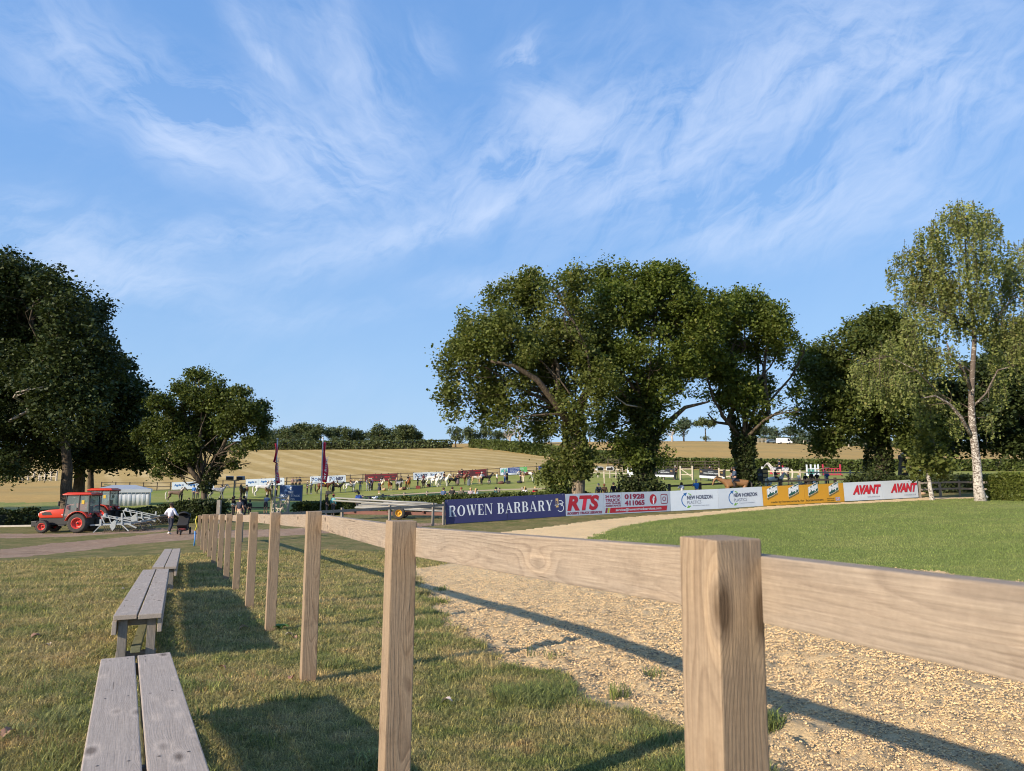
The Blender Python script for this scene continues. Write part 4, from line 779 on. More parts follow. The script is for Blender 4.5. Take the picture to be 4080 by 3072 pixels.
tree('big dark oak behind the yellow boards, left of the birch', G(3520, YD), None, LB(D_l, YD, seed=6, k=1.12), int(8500 * DET), 11, 0.32, 0.21, 'deep_leaf', 'dark_bark', 0.62, 14,
     fork=[WQ(1905, 990, YD), WQ(1895, 940, YD), WQ(1890, 900, YD)], ivy=[(WQ(1905, 1055, YD), WQ(1893, 900, YD), .95, .8, 4200)], hole=0.42, group='large oaks behind the advertising boards',
     extra_limbs=[([WQ(1893, 960, YD), WQ(1850, 930, YD), WQ(1800, 905, YD), WQ(1765, 900, YD)], .32), ([WQ(1893, 930, YD), WQ(1850, 870, YD), WQ(1840, 800, YD)], .28)])
YE = 66
E_l = [(2060, 900, 50), (2110, 830, 56), (2170, 800, 56), (2240, 830, 70), (2140, 880, 56), (2210, 910, 56), (2280, 900, 70), (2100, 950, 36), (2170, 955, 36), (2240, 960, 40), (2020, 860, 40), (2200, 740, 50), (2290, 760, 60), (2050, 960, 26)]
tree('dark broad tree filling the background right of the birch trunk', G(4150, YE), None, LB(E_l, YE, seed=8, dy=3), int(6200 * DET), 10, 0.42, 0.28, 'dark_leaf', 'dark_bark', 0.6, 15, fork=[WQ(2248, 1000, YE), WQ(2245, 950, YE)], hole=0.36)  # shade behind the birch is put into this crown's near-black leaf colour
F_l = [(1990, 960, 26), (2010, 910, 30), (1970, 1000, 14), (2035, 960, 20), (2050, 985, 16)]
tree('gnarled broken tree with a bare bent limb between oak and birch', G(3600, 72), None, LB([(1965, 955, 24), (1990, 925, 34), (2015, 945, 30), (1985, 975, 18)], 72, seed=9), 700, 9, .3, .25, 'oak_leaf_warm', 'dark_bark', 0.55, 16, fork=[WQ(1950, 1000, 72), WQ(1948, 985, 72)], hole=.45,
     dead=[(WQ(1950, 985, 71), WQ(1995, 965, 70), .28), (WQ(1965, 955, 70), WQ(1990, 935, 69), .1)])

# left-hand trees
YL = 58
L_l = [(-40, 620, 80), (20, 600, 50), (70, 610, 44), (115, 625, 40), (60, 680, 70), (150, 670, 44), (195, 690, 42), (215, 665, 26), (225, 740, 20), (215, 765, 30), (160, 750, 60), (90, 770, 70), (0, 720, 80), (20, 800, 80), (140, 830, 70), (200, 820, 46), (235, 790, 36), (60, 880, 80), (-40, 870, 90), (160, 900, 60), (-30, 960, 60), (50, 965, 50), (110, 975, 44), (20, 1020, 26), (90, 1010, 26), (-60, 1010, 44), (20, 1000, 34), (120, 640, 34), (180, 720, 44), (110, 700, 56), (60, 1025, 18)]
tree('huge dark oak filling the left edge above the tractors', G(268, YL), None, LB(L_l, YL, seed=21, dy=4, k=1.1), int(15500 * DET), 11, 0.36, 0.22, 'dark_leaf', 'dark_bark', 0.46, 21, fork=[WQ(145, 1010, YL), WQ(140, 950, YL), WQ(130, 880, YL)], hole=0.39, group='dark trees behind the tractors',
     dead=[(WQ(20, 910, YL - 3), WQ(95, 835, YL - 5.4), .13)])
YM = 64
M_l = [(250, 800, 30), (265, 840, 36), (240, 860, 50), (285, 875, 36), (300, 915, 32), (255, 925, 50), (210, 940, 50), (290, 955, 36), (180, 985, 30), (245, 985, 34), (300, 985, 26), (320, 940, 22)]
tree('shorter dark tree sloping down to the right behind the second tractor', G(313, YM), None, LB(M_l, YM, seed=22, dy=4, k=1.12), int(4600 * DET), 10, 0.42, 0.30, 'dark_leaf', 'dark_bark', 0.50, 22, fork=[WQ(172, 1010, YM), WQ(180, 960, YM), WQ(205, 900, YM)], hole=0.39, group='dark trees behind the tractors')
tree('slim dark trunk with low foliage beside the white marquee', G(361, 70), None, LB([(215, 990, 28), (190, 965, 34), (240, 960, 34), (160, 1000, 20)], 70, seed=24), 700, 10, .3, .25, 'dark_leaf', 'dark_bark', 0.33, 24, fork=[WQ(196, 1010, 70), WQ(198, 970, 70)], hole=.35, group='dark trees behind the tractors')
YS = 53
S_l = [(430, 810, 22), (395, 840, 20), (460, 830, 20), (345, 870, 22), (385, 880, 28), (430, 865, 32), (480, 870, 28), (520, 850, 18), (530, 890, 26), (565, 880, 14), (560, 910, 22), (500, 920, 30), (440, 920, 34), (380, 930, 34), (340, 925, 26), (400, 970, 28), (350, 985, 24), (325, 960, 18), (455, 965, 26), (545, 955, 16), (515, 975, 14), (500, 1000, 12), (380, 1010, 22), (345, 1025, 14), (570, 940, 14), (420, 1000, 18), (305, 940, 14), (540, 1000, 10)]
tree('smaller forked oak between the marquee and the blue sign', G(815, YS), None, LB(S_l, YS, seed=23, dy=1.8, k=1.02), int(6400 * DET), 11, 0.22, 0.17, 'deep_leaf', 'dark_bark', 0.27, 23, fork=[WQ(440, 1055, YS), WQ(438, 1040, YS)], hole=0.42, hole_sc=1.0,
     extra_limbs=[([WQ(438, 1045, YS), WQ(415, 1020, YS), WQ(400, 990, YS), WQ(385, 950, YS), WQ(400, 900, YS)], .24), ([WQ(440, 1045, YS), WQ(455, 1010, YS), WQ(480, 970, YS), WQ(495, 930, YS), WQ(510, 890, YS)], .26), ([WQ(478, 975, YS), WQ(510, 955, YS), WQ(545, 955, YS)], .10), ([WQ(440, 1040, YS), WQ(432, 970, YS), WQ(435, 890, YS), WQ(430, 820, YS)], .15)],
     ivy=[(WQ(441, 1060, YS), WQ(480, 975, YS), .45, .35, 1300)])

g0_ = G(2040, 1); XL, YL2 = -76, 50
tree('wide dark tree standing beyond the left edge of the picture', (XL, YL2, gz(XL, YL2)), None, [(XL + dx, YL2 + dy, gz(XL, YL2) + z, r_, r_, r_ * .7) for dx, dy, z, r_ in ((0, 0, 13, 6), (7, 2, 10, 5), (-6, -1, 10, 5), (2, 6, 9, 5), (3, -6, 9, 5), (9, 8, 7, 4), (0, 0, 7, 5))], 2600, 9, .5, .42, 'dark_leaf', 'dark_bark', .6, 77, fork=[(XL, YL2, gz(XL, YL2) + 3), (XL, YL2, gz(XL, YL2) + 6)], hole=.38, group='dark trees behind the tractors')
# birch
def birch():
    Y = 43.5; base = G(3905, Y); root = empty('silver_birch', base, 0, 'tall weeping silver birch with white trunk at the right edge', 'tree'); rel = lambda p: Vector(p) - Vector(base); rr = random.Random(5)
    T = [WQ(2120, 1085, Y) - Vector((0, 0, .3)), WQ(2113, 1050, Y), WQ(2110, 1000, Y), WQ(2104, 950, Y), WQ(2099, 900, Y), WQ(2098, 860, Y), WQ(2101, 800, Y), WQ(2105, 735, Y), WQ(2100, 670, Y), WQ(2090, 600, Y), WQ(2085, 520, Y), WQ(2080, 440, Y)]
    MB().tube([rel(p) for p in T], [.40, .27, .235, .215, .20, .165, .15, .13, .10, .075, .05, .02], 12).build('trunk', 'birch_bark', root, True)
    lm = [([WQ(2100, 945, Y), WQ(2075, 900, Y - .3), WQ(2050, 872, Y - .5), WQ(2020, 855, Y - .8), WQ(1990, 860, Y - 1)], .13), ([WQ(2098, 845, Y), WQ(2080, 800, Y - .3), WQ(2052, 765, Y - .5), WQ(2045, 740, Y - .5)], .12), ([WQ(2099, 805, Y), WQ(2080, 790, Y + .3), WQ(2055, 775, Y + .5), WQ(2020, 760, Y + 1), WQ(1960, 745, Y + 1)], .08),
          ([WQ(2100, 880, Y), WQ(2130, 850, Y - .3), WQ(2155, 800, Y - .6), WQ(2190, 790, Y - .8), WQ(2230, 785, Y - 1)], .07), ([WQ(2090, 880, Y), WQ(2135, 860, Y + .4)], .04), ([WQ(2100, 730, Y), WQ(2150, 690, Y - 1), WQ(2190, 640, Y - 1.4)], .06), ([WQ(2095, 660, Y), WQ(2040, 600, Y), WQ(2000, 545, Y)], .06),
          ([WQ(2090, 600, Y), WQ(2140, 570, Y), WQ(2180, 580, Y)], .05), ([WQ(2088, 560, Y), WQ(2060, 500, Y), WQ(2040, 470, Y)], .04), ([WQ(2086, 530, Y), WQ(2110, 480, Y), WQ(2130, 460, Y)], .03), ([WQ(2098, 700, Y), WQ(2030, 670, Y - 2), WQ(1970, 650, Y - 3)], .05), ([WQ(2050, 872, Y), WQ(1980, 800, Y - 1), WQ(1920, 770, Y - 1)], .05)]
    for pts, r in lm: MB().tube([rel(p) for p in pts], [r * (1 - .7 * k / (len(pts) - 1)) for k in range(len(pts))], 8).build('limb', 'birch_bark', root, True)
    lob = LB([(2080, 470, 40), (2040, 490, 34), (2120, 490, 38), (2000, 540, 42), (2080, 560, 55), (2140, 560, 44), (1960, 570, 36), (1935, 590, 24), (2010, 620, 50), (2090, 640, 50), (2150, 640, 40), (1975, 640, 36), (2190, 600, 26), (2240, 560, 50), (2230, 660, 50), (2280, 620, 50), (2030, 690, 46), (2100, 700, 36), (2170, 710, 40), (1985, 700, 34), (1950, 760, 44), (1900, 790, 36), (1870, 780, 26), (1880, 840, 26), (1990, 770, 40), (1945, 830, 34), (2030, 780, 36), (2020, 850, 30), (1990, 880, 22), (2180, 780, 36), (2150, 840, 26), (2060, 910, 18), (2075, 870, 22), (2230, 760, 40), (1850, 800, 16), (2135, 905, 16)], Y, .95, 2.4, 31, 1.12)
    # pendulous strings of small leaves
    r = np.random.default_rng(31); vol = np.array([(l[3] * l[4] * l[5]) ** 0.7 for l in lob]); n = 6800; k = r.choice(len(lob), n, p=vol / vol.sum()); Lb = np.array([l[:6] for l in lob])[k]
    d = r.normal(size=(n, 3)); d /= np.linalg.norm(d, axis=1)[:, None]; S = Lb[:, :3] + d * Lb[:, 3:6] * (r.uniform(.1, 1, n) ** .45)[:, None]; S = S[(vnoise(S, .8, 3) * .6 + vnoise(S, 1.9, 4) * .4) > .40]
    P = []; tw = MB()
    for i, s in enumerate(S):
        L = r.uniform(.5, 1.6); m = int(L * 11); t = np.sort(r.uniform(0, 1, m)); dx = r.normal(0, .13, 2); q = np.c_[s[0] + dx[0] * t, s[1] + dx[1] * t, s[2] + .15 - L * t]; P.append(q + r.normal(size=(m, 3)) * .05)
        if i % 3 == 0: tw.tube([rel(s + np.array([0, 0, .2])), rel(q[-1])], [.012, .005], 3, caps=False)
    P = np.concatenate(P) - np.array(base); o = link('crown', leaves_mesh('crown', P, .135, .1, 3, asp=.75), 'birch_leaf', root); o['kind'] = 'stuff'
    # fine ascending branches
    for l in [l for l in lob if len(l) == 6]:
        c = Vector(l[:3]); a = min([p for q, _ in lm for p in q] + T[4:], key=lambda p: (p - c).length); tw.tube([rel(p) for p in curve(a, c, int(c.x * 100), .1, 4, .12)], [.035, .03, .024, .018, .01], 5, caps=False)
    o = tw.build('twigs', 'dark_bark', root); o['kind'] = 'stuff'
birch()
# sapling in front of the hedge
Y = 46; tree('slender young tree with spotted white stem beside the last white board', G(3718, Y), None, LB([(2005, 1000, 24), (1985, 985, 18), (2030, 1010, 20), (1995, 955, 24), (2020, 975, 22), (2050, 1000, 14), (1965, 1010, 10), (2005, 925, 16), (1980, 1025, 12)], Y, 1, .8, 41), 330, 8, .20, .21, 'oak_leaf_warm', 'birch_bark', .14, 41,
             fork=[WQ(2008, 1050, Y), WQ(2004, 1020, Y), WQ(2006, 990, Y)], hole=.3, name='young_tree', branch_pts=10)

# far trees on the skyline
def far_tree(px, py_top, Y, wq, label, mat='far_leaf', seed=0, n=260, group='', gpx=None, shape='round', name='distant_tree', bark='dark_bark', hole=.36, trunk=.3):
    g = G(px, Y); top = W(px, py_top, Y).z; H = top - g.z; r = random.Random(seed); wd = wq / FPX * Y * .5; lobes = []
    t0 = {'round': .30, 'umbrella': .55, 'low': .10}[shape]
    for k in range(9 if shape != 'umbrella' else 7):
        a = r.uniform(-1, 1); b = r.uniform(0, 1); z = g.z + H * (t0 + (1 - t0) * (.25 + .55 * b)); ww = wd * (1 - .55 * b if shape != 'umbrella' else .9); rr = H * (1 - t0) * r.uniform(.20, .32)
        lobes.append((g.x + a * ww * .75, Y + r.uniform(-2, 2), min(z, top - rr * .8), max(rr, wd * .32), rr, rr * .85))
    return tree(label, g, None, lobes, n, 10, H * .055, H * .062, mat, bark, trunk, seed, fork=[(g.x, Y, g.z + H * .25), (g.x, Y, g.z + H * (.35 if shape != 'umbrella' else .55))], hole=hole, hole_sc=.5, group=group, branch_pts=8, name=name)
gp = 'trees of the wood beyond the stubble field'
for i, (px, top, Y, w, lab) in enumerate([
    (1095, 1712, 262, 110, 'leftmost tree of the far wood above the first red flag'), (1150, 1695, 258, 110, 'rounded tree of the far wood just right of the first flag'), (1215, 1678, 262, 130, 'tall rounded tree of the far wood between the flagpoles'),
    (1275, 1690, 256, 110, 'tree of the far wood directly above the second flag'), (1335, 1698, 262, 110, 'low tree of the far wood right of the second flag'), (1390, 1705, 256, 100, 'small dense tree of the far wood, second from the dip'),
    (1445, 1712, 260, 90, 'lowest tree in the dip of the far wood'), (1510, 1690, 252, 110, 'tree of the far wood starting its right-hand rise'), (1560, 1700, 262, 100, 'dense tree of the far wood near its right end'), (1610, 1692, 250, 110, 'pale lit tree second from the right end of the far wood'), (1648, 1702, 256, 60, 'rightmost tree closing the far wood'),
    (1050, 1722, 254, 110, 'tree of the far wood partly behind the small oak'), (980, 1730, 262, 120, 'tree of the far wood seen through the small oak'), (1190, 1730, 250, 120, 'bushy front tree of the far wood between the poles'), (1480, 1735, 249, 100, 'bushy front tree of the far wood in the dip'), (1320, 1738, 248, 120, 'bushy low front tree of the far wood at its middle')]):
    far_tree(px, top, Y, w * 1.25, lab, 'far_leaf', 100 + i, 420, gp, shape='low')
gp = 'trees along the ridge hedge'
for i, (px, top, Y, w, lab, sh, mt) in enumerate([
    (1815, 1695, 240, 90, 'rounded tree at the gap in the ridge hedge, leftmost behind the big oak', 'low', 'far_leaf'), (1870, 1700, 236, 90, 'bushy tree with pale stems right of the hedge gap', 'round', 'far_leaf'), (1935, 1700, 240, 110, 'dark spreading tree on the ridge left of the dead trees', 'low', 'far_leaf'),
    (1980, 1715, 246, 70, 'small tree touching the dark spreading one on the ridge', 'low', 'far_leaf'), (2150, 1690, 250, 110, 'ridge tree behind the lower leaves of the left oak', 'low', 'haze_tint_leaf'), (2020, 1712, 280, 60, 'faint bluish tree behind the dead trees', 'low', 'haze_tint_leaf'),
    (2350, 1695, 290, 60, 'bluish far tree seen between the left and middle oaks', 'low', 'haze_tint_leaf'), (2390, 1700, 300, 50, 'second bluish far tree between the left and middle oaks', 'low', 'haze_tint_leaf'),
    (2725, 1668, 268, 95, 'dense dark tree beside the pale dead tree on the hilltop', 'low', 'haze_tint_leaf'), (2812, 1665, 270, 110, 'umbrella-shaped open tree on the hilltop', 'umbrella', 'far_leaf'), (2812, 1735, 262, 50, 'small round bush-tree below the umbrella-shaped tree', 'low', 'far_leaf'),
    (3050, 1690, 300, 80, 'bluish conical tree right of the right oak trunk', 'low', 'haze_tint_leaf'), (3095, 1700, 310, 60, 'lower bluish tree next to the conical one', 'low', 'haze_tint_leaf'), (3150, 1690, 330, 70, 'thin bluish tree above the white van', 'low', 'haze_tint_leaf'),
    (3200, 1705, 320, 60, 'rounded bluish tree right of the van', 'low', 'haze_tint_leaf'), (3250, 1700, 300, 70, 'far tree left of the white house', 'low', 'haze_tint_leaf'), (3330, 1710, 320, 90, 'far tree over the white house', 'low', 'haze_tint_leaf'), (3420, 1735, 300, 90, 'low far tree under the dark oak crown', 'low', 'far_leaf'),
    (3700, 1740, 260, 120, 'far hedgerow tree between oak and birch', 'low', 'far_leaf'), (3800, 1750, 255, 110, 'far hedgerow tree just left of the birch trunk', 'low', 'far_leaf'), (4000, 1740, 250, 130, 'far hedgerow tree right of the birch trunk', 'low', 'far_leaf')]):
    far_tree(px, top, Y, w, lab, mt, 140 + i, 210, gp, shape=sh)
def bare_tree(px, top, Y, label, seed, w=40, col='dead_bark'):
    g = G(px, Y); H = W(px, top, Y).z - g.z; root = empty('dead_tree', g, 0, label, 'tree', 'bare dead trees on the ridge'); rr = random.Random(seed); tr = MB(); br = MB()
    tr.tube([(0, 0, -.3), (.1, 0, H * .2), (-.1, 0, H * .4)], [.5, .36, .28], 8).build('trunk', col, root, True)
    def grow(p, d, L, r, k):
        e = p + d * L; br.tube([p, p + d * L * .5 + Vector((rr.gauss(0, .06), 0, rr.gauss(0, .04))) * L, e], [r, r * .75, r * .5], 5 if k > 1 else 3, caps=False)
        if k > 0:
            for _ in range(3): nd = (d + Vector((rr.gauss(0, .55), rr.gauss(0, .55), rr.gauss(.1, .3)))).normalized(); grow(e if rr.random() < .6 else p.lerp(e, .6), nd, L * rr.uniform(.6, .8), r * .5, k - 1)
    for a in range(4): grow(Vector((-.1, 0, H * (.22 + .06 * a))), Vector((math.cos(a * 1.8 + seed), math.sin(a * 1.8), 1.1)).normalized(), H * .25, .22, 4)
    o = br.build('branches', col, root); o['kind'] = 'stuff'
bare_tree(2072, 1668, 236, 'pale bare dead tree with spreading branches on the ridge', 3); bare_tree(2032, 1690, 238, 'slim bare dead tree left of the spreading one', 8)
bare_tree(2678, 1700, 262, 'bleached dead tree at the left foot of the hilltop tree', 14)

# ------------------------------------------------------------------ hedges
def hedge(label, pts, h, w, mat, n, lsize, seed=0, group=None, core='hedge_core', bump=.35, name='hedge', h_end=None):
    """pts: list of (x,y); a clipped hedge following the ground"""
    P = [Vector(p) for p in pts]; seg = [(P[i + 1] - P[i]).length for i in range(len(P) - 1)]; T = sum(seg); base = Vector((P[0].x, P[0].y, gz(P[0].x, P[0].y)))
    root = empty(name, base, 0, label, 'hedge', group); r = np.random.default_rng(seed)
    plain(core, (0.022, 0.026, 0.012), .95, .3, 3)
    def at(t):
        d = t * T
        for i, s in enumerate(seg):
            if d <= s or i == len(seg) - 1: k = min(d / s, 1); p = P[i].lerp(P[i + 1], k); dr = (P[i + 1] - P[i]).normalized(); return p, dr
            d -= s
    hh = (lambda t: h + ((h_end if h_end is not None else h) - h) * t)
    mb = MB(); m = max(6, int(T / 3)); 
    for i in range(m + 1):
        p, d = at(i / m); nrm = Vector((-d.y, d.x)); g = gz(p.x, p.y) - base.z; H_ = hh(i / m)
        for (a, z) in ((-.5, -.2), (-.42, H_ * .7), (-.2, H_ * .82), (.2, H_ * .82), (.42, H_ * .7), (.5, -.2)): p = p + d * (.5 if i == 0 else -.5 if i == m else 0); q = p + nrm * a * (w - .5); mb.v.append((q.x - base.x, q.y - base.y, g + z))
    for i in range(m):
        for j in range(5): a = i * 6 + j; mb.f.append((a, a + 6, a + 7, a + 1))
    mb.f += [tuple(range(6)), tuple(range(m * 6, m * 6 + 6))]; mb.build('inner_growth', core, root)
    t = r.uniform(size=n); ii = np.array([(*at(x)[0], *at(x)[1]) for x in np.linspace(0, 1, 400)]); idx = np.clip((t * 399).astype(int), 0, 398); fr = (t * 399 - idx)[:, None]; pp = ii[idx] * (1 - fr) + ii[idx + 1] * fr
    perim = r.uniform(size=n); H_ = h + ((h_end if h_end is not None else h) - h) * t; tot = 2 * H_ + w; s = perim * tot; side = np.where(s < H_, -w / 2, np.where(s > H_ + w, w / 2, s - H_ - w / 2)); zz = np.where(s < H_, s, np.where(s > H_ + w, tot - s, H_))
    off = side; out = (fbm(np.c_[t * T * .9, zz * 1.4, side], 1.0, 3, seed) - .5) * bump * 2; g = tz(pp[:, 0], pp[:, 1]) - base.z
    side2 = off + np.sign(off) * np.where((s < H_) | (s > H_ + w), out, 0) + r.normal(size=n) * .05; z2 = zz + np.where((s >= H_) & (s <= H_ + w), out * .8, 0) + r.normal(size=n) * .05; z2 = np.maximum(z2, .02)
    al = r.normal(size=n) * .12
    for e_, sg in ((t < .6 / T, -1), (t > 1 - .6 / T, 1)):
        m_ = e_; side2[m_] = r.uniform(-w / 2, w / 2, m_.sum()); z2[m_] = r.uniform(0, 1, m_.sum()) * H_[m_]; al[m_] = sg * .1 + r.normal(size=m_.sum()) * .1
    X = pp[:, 0] - pp[:, 3] * side2 + pp[:, 2] * al - base.x; Yy = pp[:, 1] + pp[:, 2] * side2 + pp[:, 3] * al - base.y
    o = link('foliage', leaves_mesh('foliage', np.c_[X, Yy, g + z2], lsize, .2, seed), mat, root); o['kind'] = 'stuff'; return root
def PX(*l): return [(pxx(px, Y), Y) for px, Y in l]
hedge('clipped bright green hedge in the bottom right corner of the arena', PX((3925, 44.5), (4400, 41)), 1.55, 1.6, 'bright_hedge_leaf', 26000, .105, 1, bump=.16)
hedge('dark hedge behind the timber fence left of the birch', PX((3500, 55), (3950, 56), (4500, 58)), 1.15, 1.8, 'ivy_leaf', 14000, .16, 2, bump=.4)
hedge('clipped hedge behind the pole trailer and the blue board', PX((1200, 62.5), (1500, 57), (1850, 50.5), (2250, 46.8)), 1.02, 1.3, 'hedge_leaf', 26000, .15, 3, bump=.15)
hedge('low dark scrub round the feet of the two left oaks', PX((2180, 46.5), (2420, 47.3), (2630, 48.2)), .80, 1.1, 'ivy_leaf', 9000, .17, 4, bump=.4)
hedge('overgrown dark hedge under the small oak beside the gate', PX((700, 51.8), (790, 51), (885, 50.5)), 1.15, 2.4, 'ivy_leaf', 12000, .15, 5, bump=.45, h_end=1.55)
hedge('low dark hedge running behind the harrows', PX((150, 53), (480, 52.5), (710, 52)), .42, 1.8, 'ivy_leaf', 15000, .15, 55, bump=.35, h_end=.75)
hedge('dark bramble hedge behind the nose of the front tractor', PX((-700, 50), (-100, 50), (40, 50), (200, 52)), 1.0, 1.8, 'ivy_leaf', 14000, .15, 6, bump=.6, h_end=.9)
hedge('far clipped hedge across the top of the stubble field', PX((100, 233), (700, 232), (1200, 232), (1800, 233)), 2.5, 3.0, 'far_leaf', 13000, .62, 7, bump=.35)
hedge('lit hedge running down the slope between the two fields', PX((1880, 236), (1960, 224), (2150, 188), (2350, 165), (2600, 148)), 2.6, 2.6, 'hedge_leaf', 13000, .55, 8, bump=.6)
hedge('long hedge along the far side of the right-hand ring', PX((2590, 142), (2800, 140), (3000, 137), (3400, 133), (4100, 131), (4700, 131)), 1.9, 2.2, 'hedge_leaf', 20000, .42, 9, bump=.25)
hedge('thin distant hedge below the ridge trees at the right', PX((2980, 285), (3300, 275), (3700, 262), (4300, 255)), 2.2, 3.0, 'haze_tint_leaf', 6000, .7, 10, bump=.6)
def bush(label, px, Y, r, h, mat, n, ls, seed, cat='bush'):
    g = G(px, Y); root = empty('bush', g, 0, label, cat); P, _ = lobe_points([(0, 0, h * .45, r, r, h * .5), (r * .5, 0, h * .3, r * .6, r * .6, h * .35), (-r * .5, .2, h * .35, r * .6, r * .6, h * .4)], n, 7, .12, seed, .3)
    o = link('foliage', leaves_mesh('foliage', P, ls, .2, seed), mat, root); o['kind'] = 'stuff'
    mb = MB(); rr = random.Random(seed)
    for k in range(9): a = rr.uniform(0, 6.28); mb.tube([(0, 0, -.1), (math.cos(a) * r * .3, math.sin(a) * r * .3, h * .5), (math.cos(a) * r * .7, math.sin(a) * r * .7, h * .85)], [.03, .02, .008], 4, caps=False)
    o = mb.build('stems', 'dark_bark', root); o['kind'] = 'stuff'
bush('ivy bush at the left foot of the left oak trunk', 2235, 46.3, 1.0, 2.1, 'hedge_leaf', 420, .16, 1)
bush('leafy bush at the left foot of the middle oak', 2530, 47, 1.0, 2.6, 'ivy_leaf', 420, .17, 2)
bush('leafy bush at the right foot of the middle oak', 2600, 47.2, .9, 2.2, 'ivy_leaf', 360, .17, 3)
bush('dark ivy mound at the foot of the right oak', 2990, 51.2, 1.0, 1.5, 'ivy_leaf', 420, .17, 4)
bush('dark ivy mound at the foot of the oak behind the white boards', 3470, 55, 1.8, 1.9, 'ivy_leaf', 600, .18, 5)
# ------------------------------------------------------------------ advertising boards along the track
def hexm(name, col, rough=.45, **k): return plain(name, col, rough, .03, 3, **k)
hexm('navy_board', (.030, .034, .12)); hexm('white_board', (.50, .57, .66)); hexm('yellow_board', (.52, .27, .02)); hexm('print_white', (.64, .69, .75)); hexm('print_red', (.46, .015, .03)); hexm('print_maroon', (.26, .02, .06))
hexm('print_ink', (.035, .045, .10)); hexm('print_grey', (.16, .19, .27)); hexm('print_blue', (.02, .12, .36)); hexm('print_green', (.14, .33, .05)); hexm('print_lime', (.50, .52, .03)); hexm('print_olive', (.055, .045, .008)); hexm('print_gold', (.55, .38, .16))
hexm('board_black', (.022, .022, .03)); hexm('board_maroon', (.055, .012, .018)); hexm('sign_blue', (.018, .085, .25)); hexm('ade_green', (.10, .33, .10)); hexm('ade_blue', (.03, .06, .22)); hexm('print_teal', (.02, .28, .25)); hexm('bailey_green', (.015, .075, .06)); plain('bolt', (.5, .5, .5), .3, metal=.8)
def board_frame(A, B, label, cat='board', name='advertising_board', group=None, lift=0.02):
    A, B = Vector(A), Vector(B); d = B - A; r = empty(name, A + Vector((0, 0, lift)), 0, label, cat, group)
    r.rotation_euler = (0, -math.atan2(d.z, d.xy.length), math.atan2(d.y, d.x)); return r, d.length
def panel(r, x0, x1, h, mat, t=0.012, frame='bolt'):
    o = MB().box((x0 + .008, 0, 0), (x1 - .008, t, h)).build('panel', mat, r, bevel=.003); return o
def fpost(r, x, h, mat='old_wood', back=.06): beam_obj('post', (x, back + .03, -.4), (x, back + .03, h + .02), .09, .09, mat, r, up=(1, 0, 0))
HB = 1.2
PB = [(1775, 37.2), (2255, 39.8), (2673, 43.6), (2865, 44.4), (3042, 45.4), (3209, 46.3), (3366, 47.3), (3518, 48.1), (3661, 49.0)]
PW = [G(px, Y) for px, Y in PB]
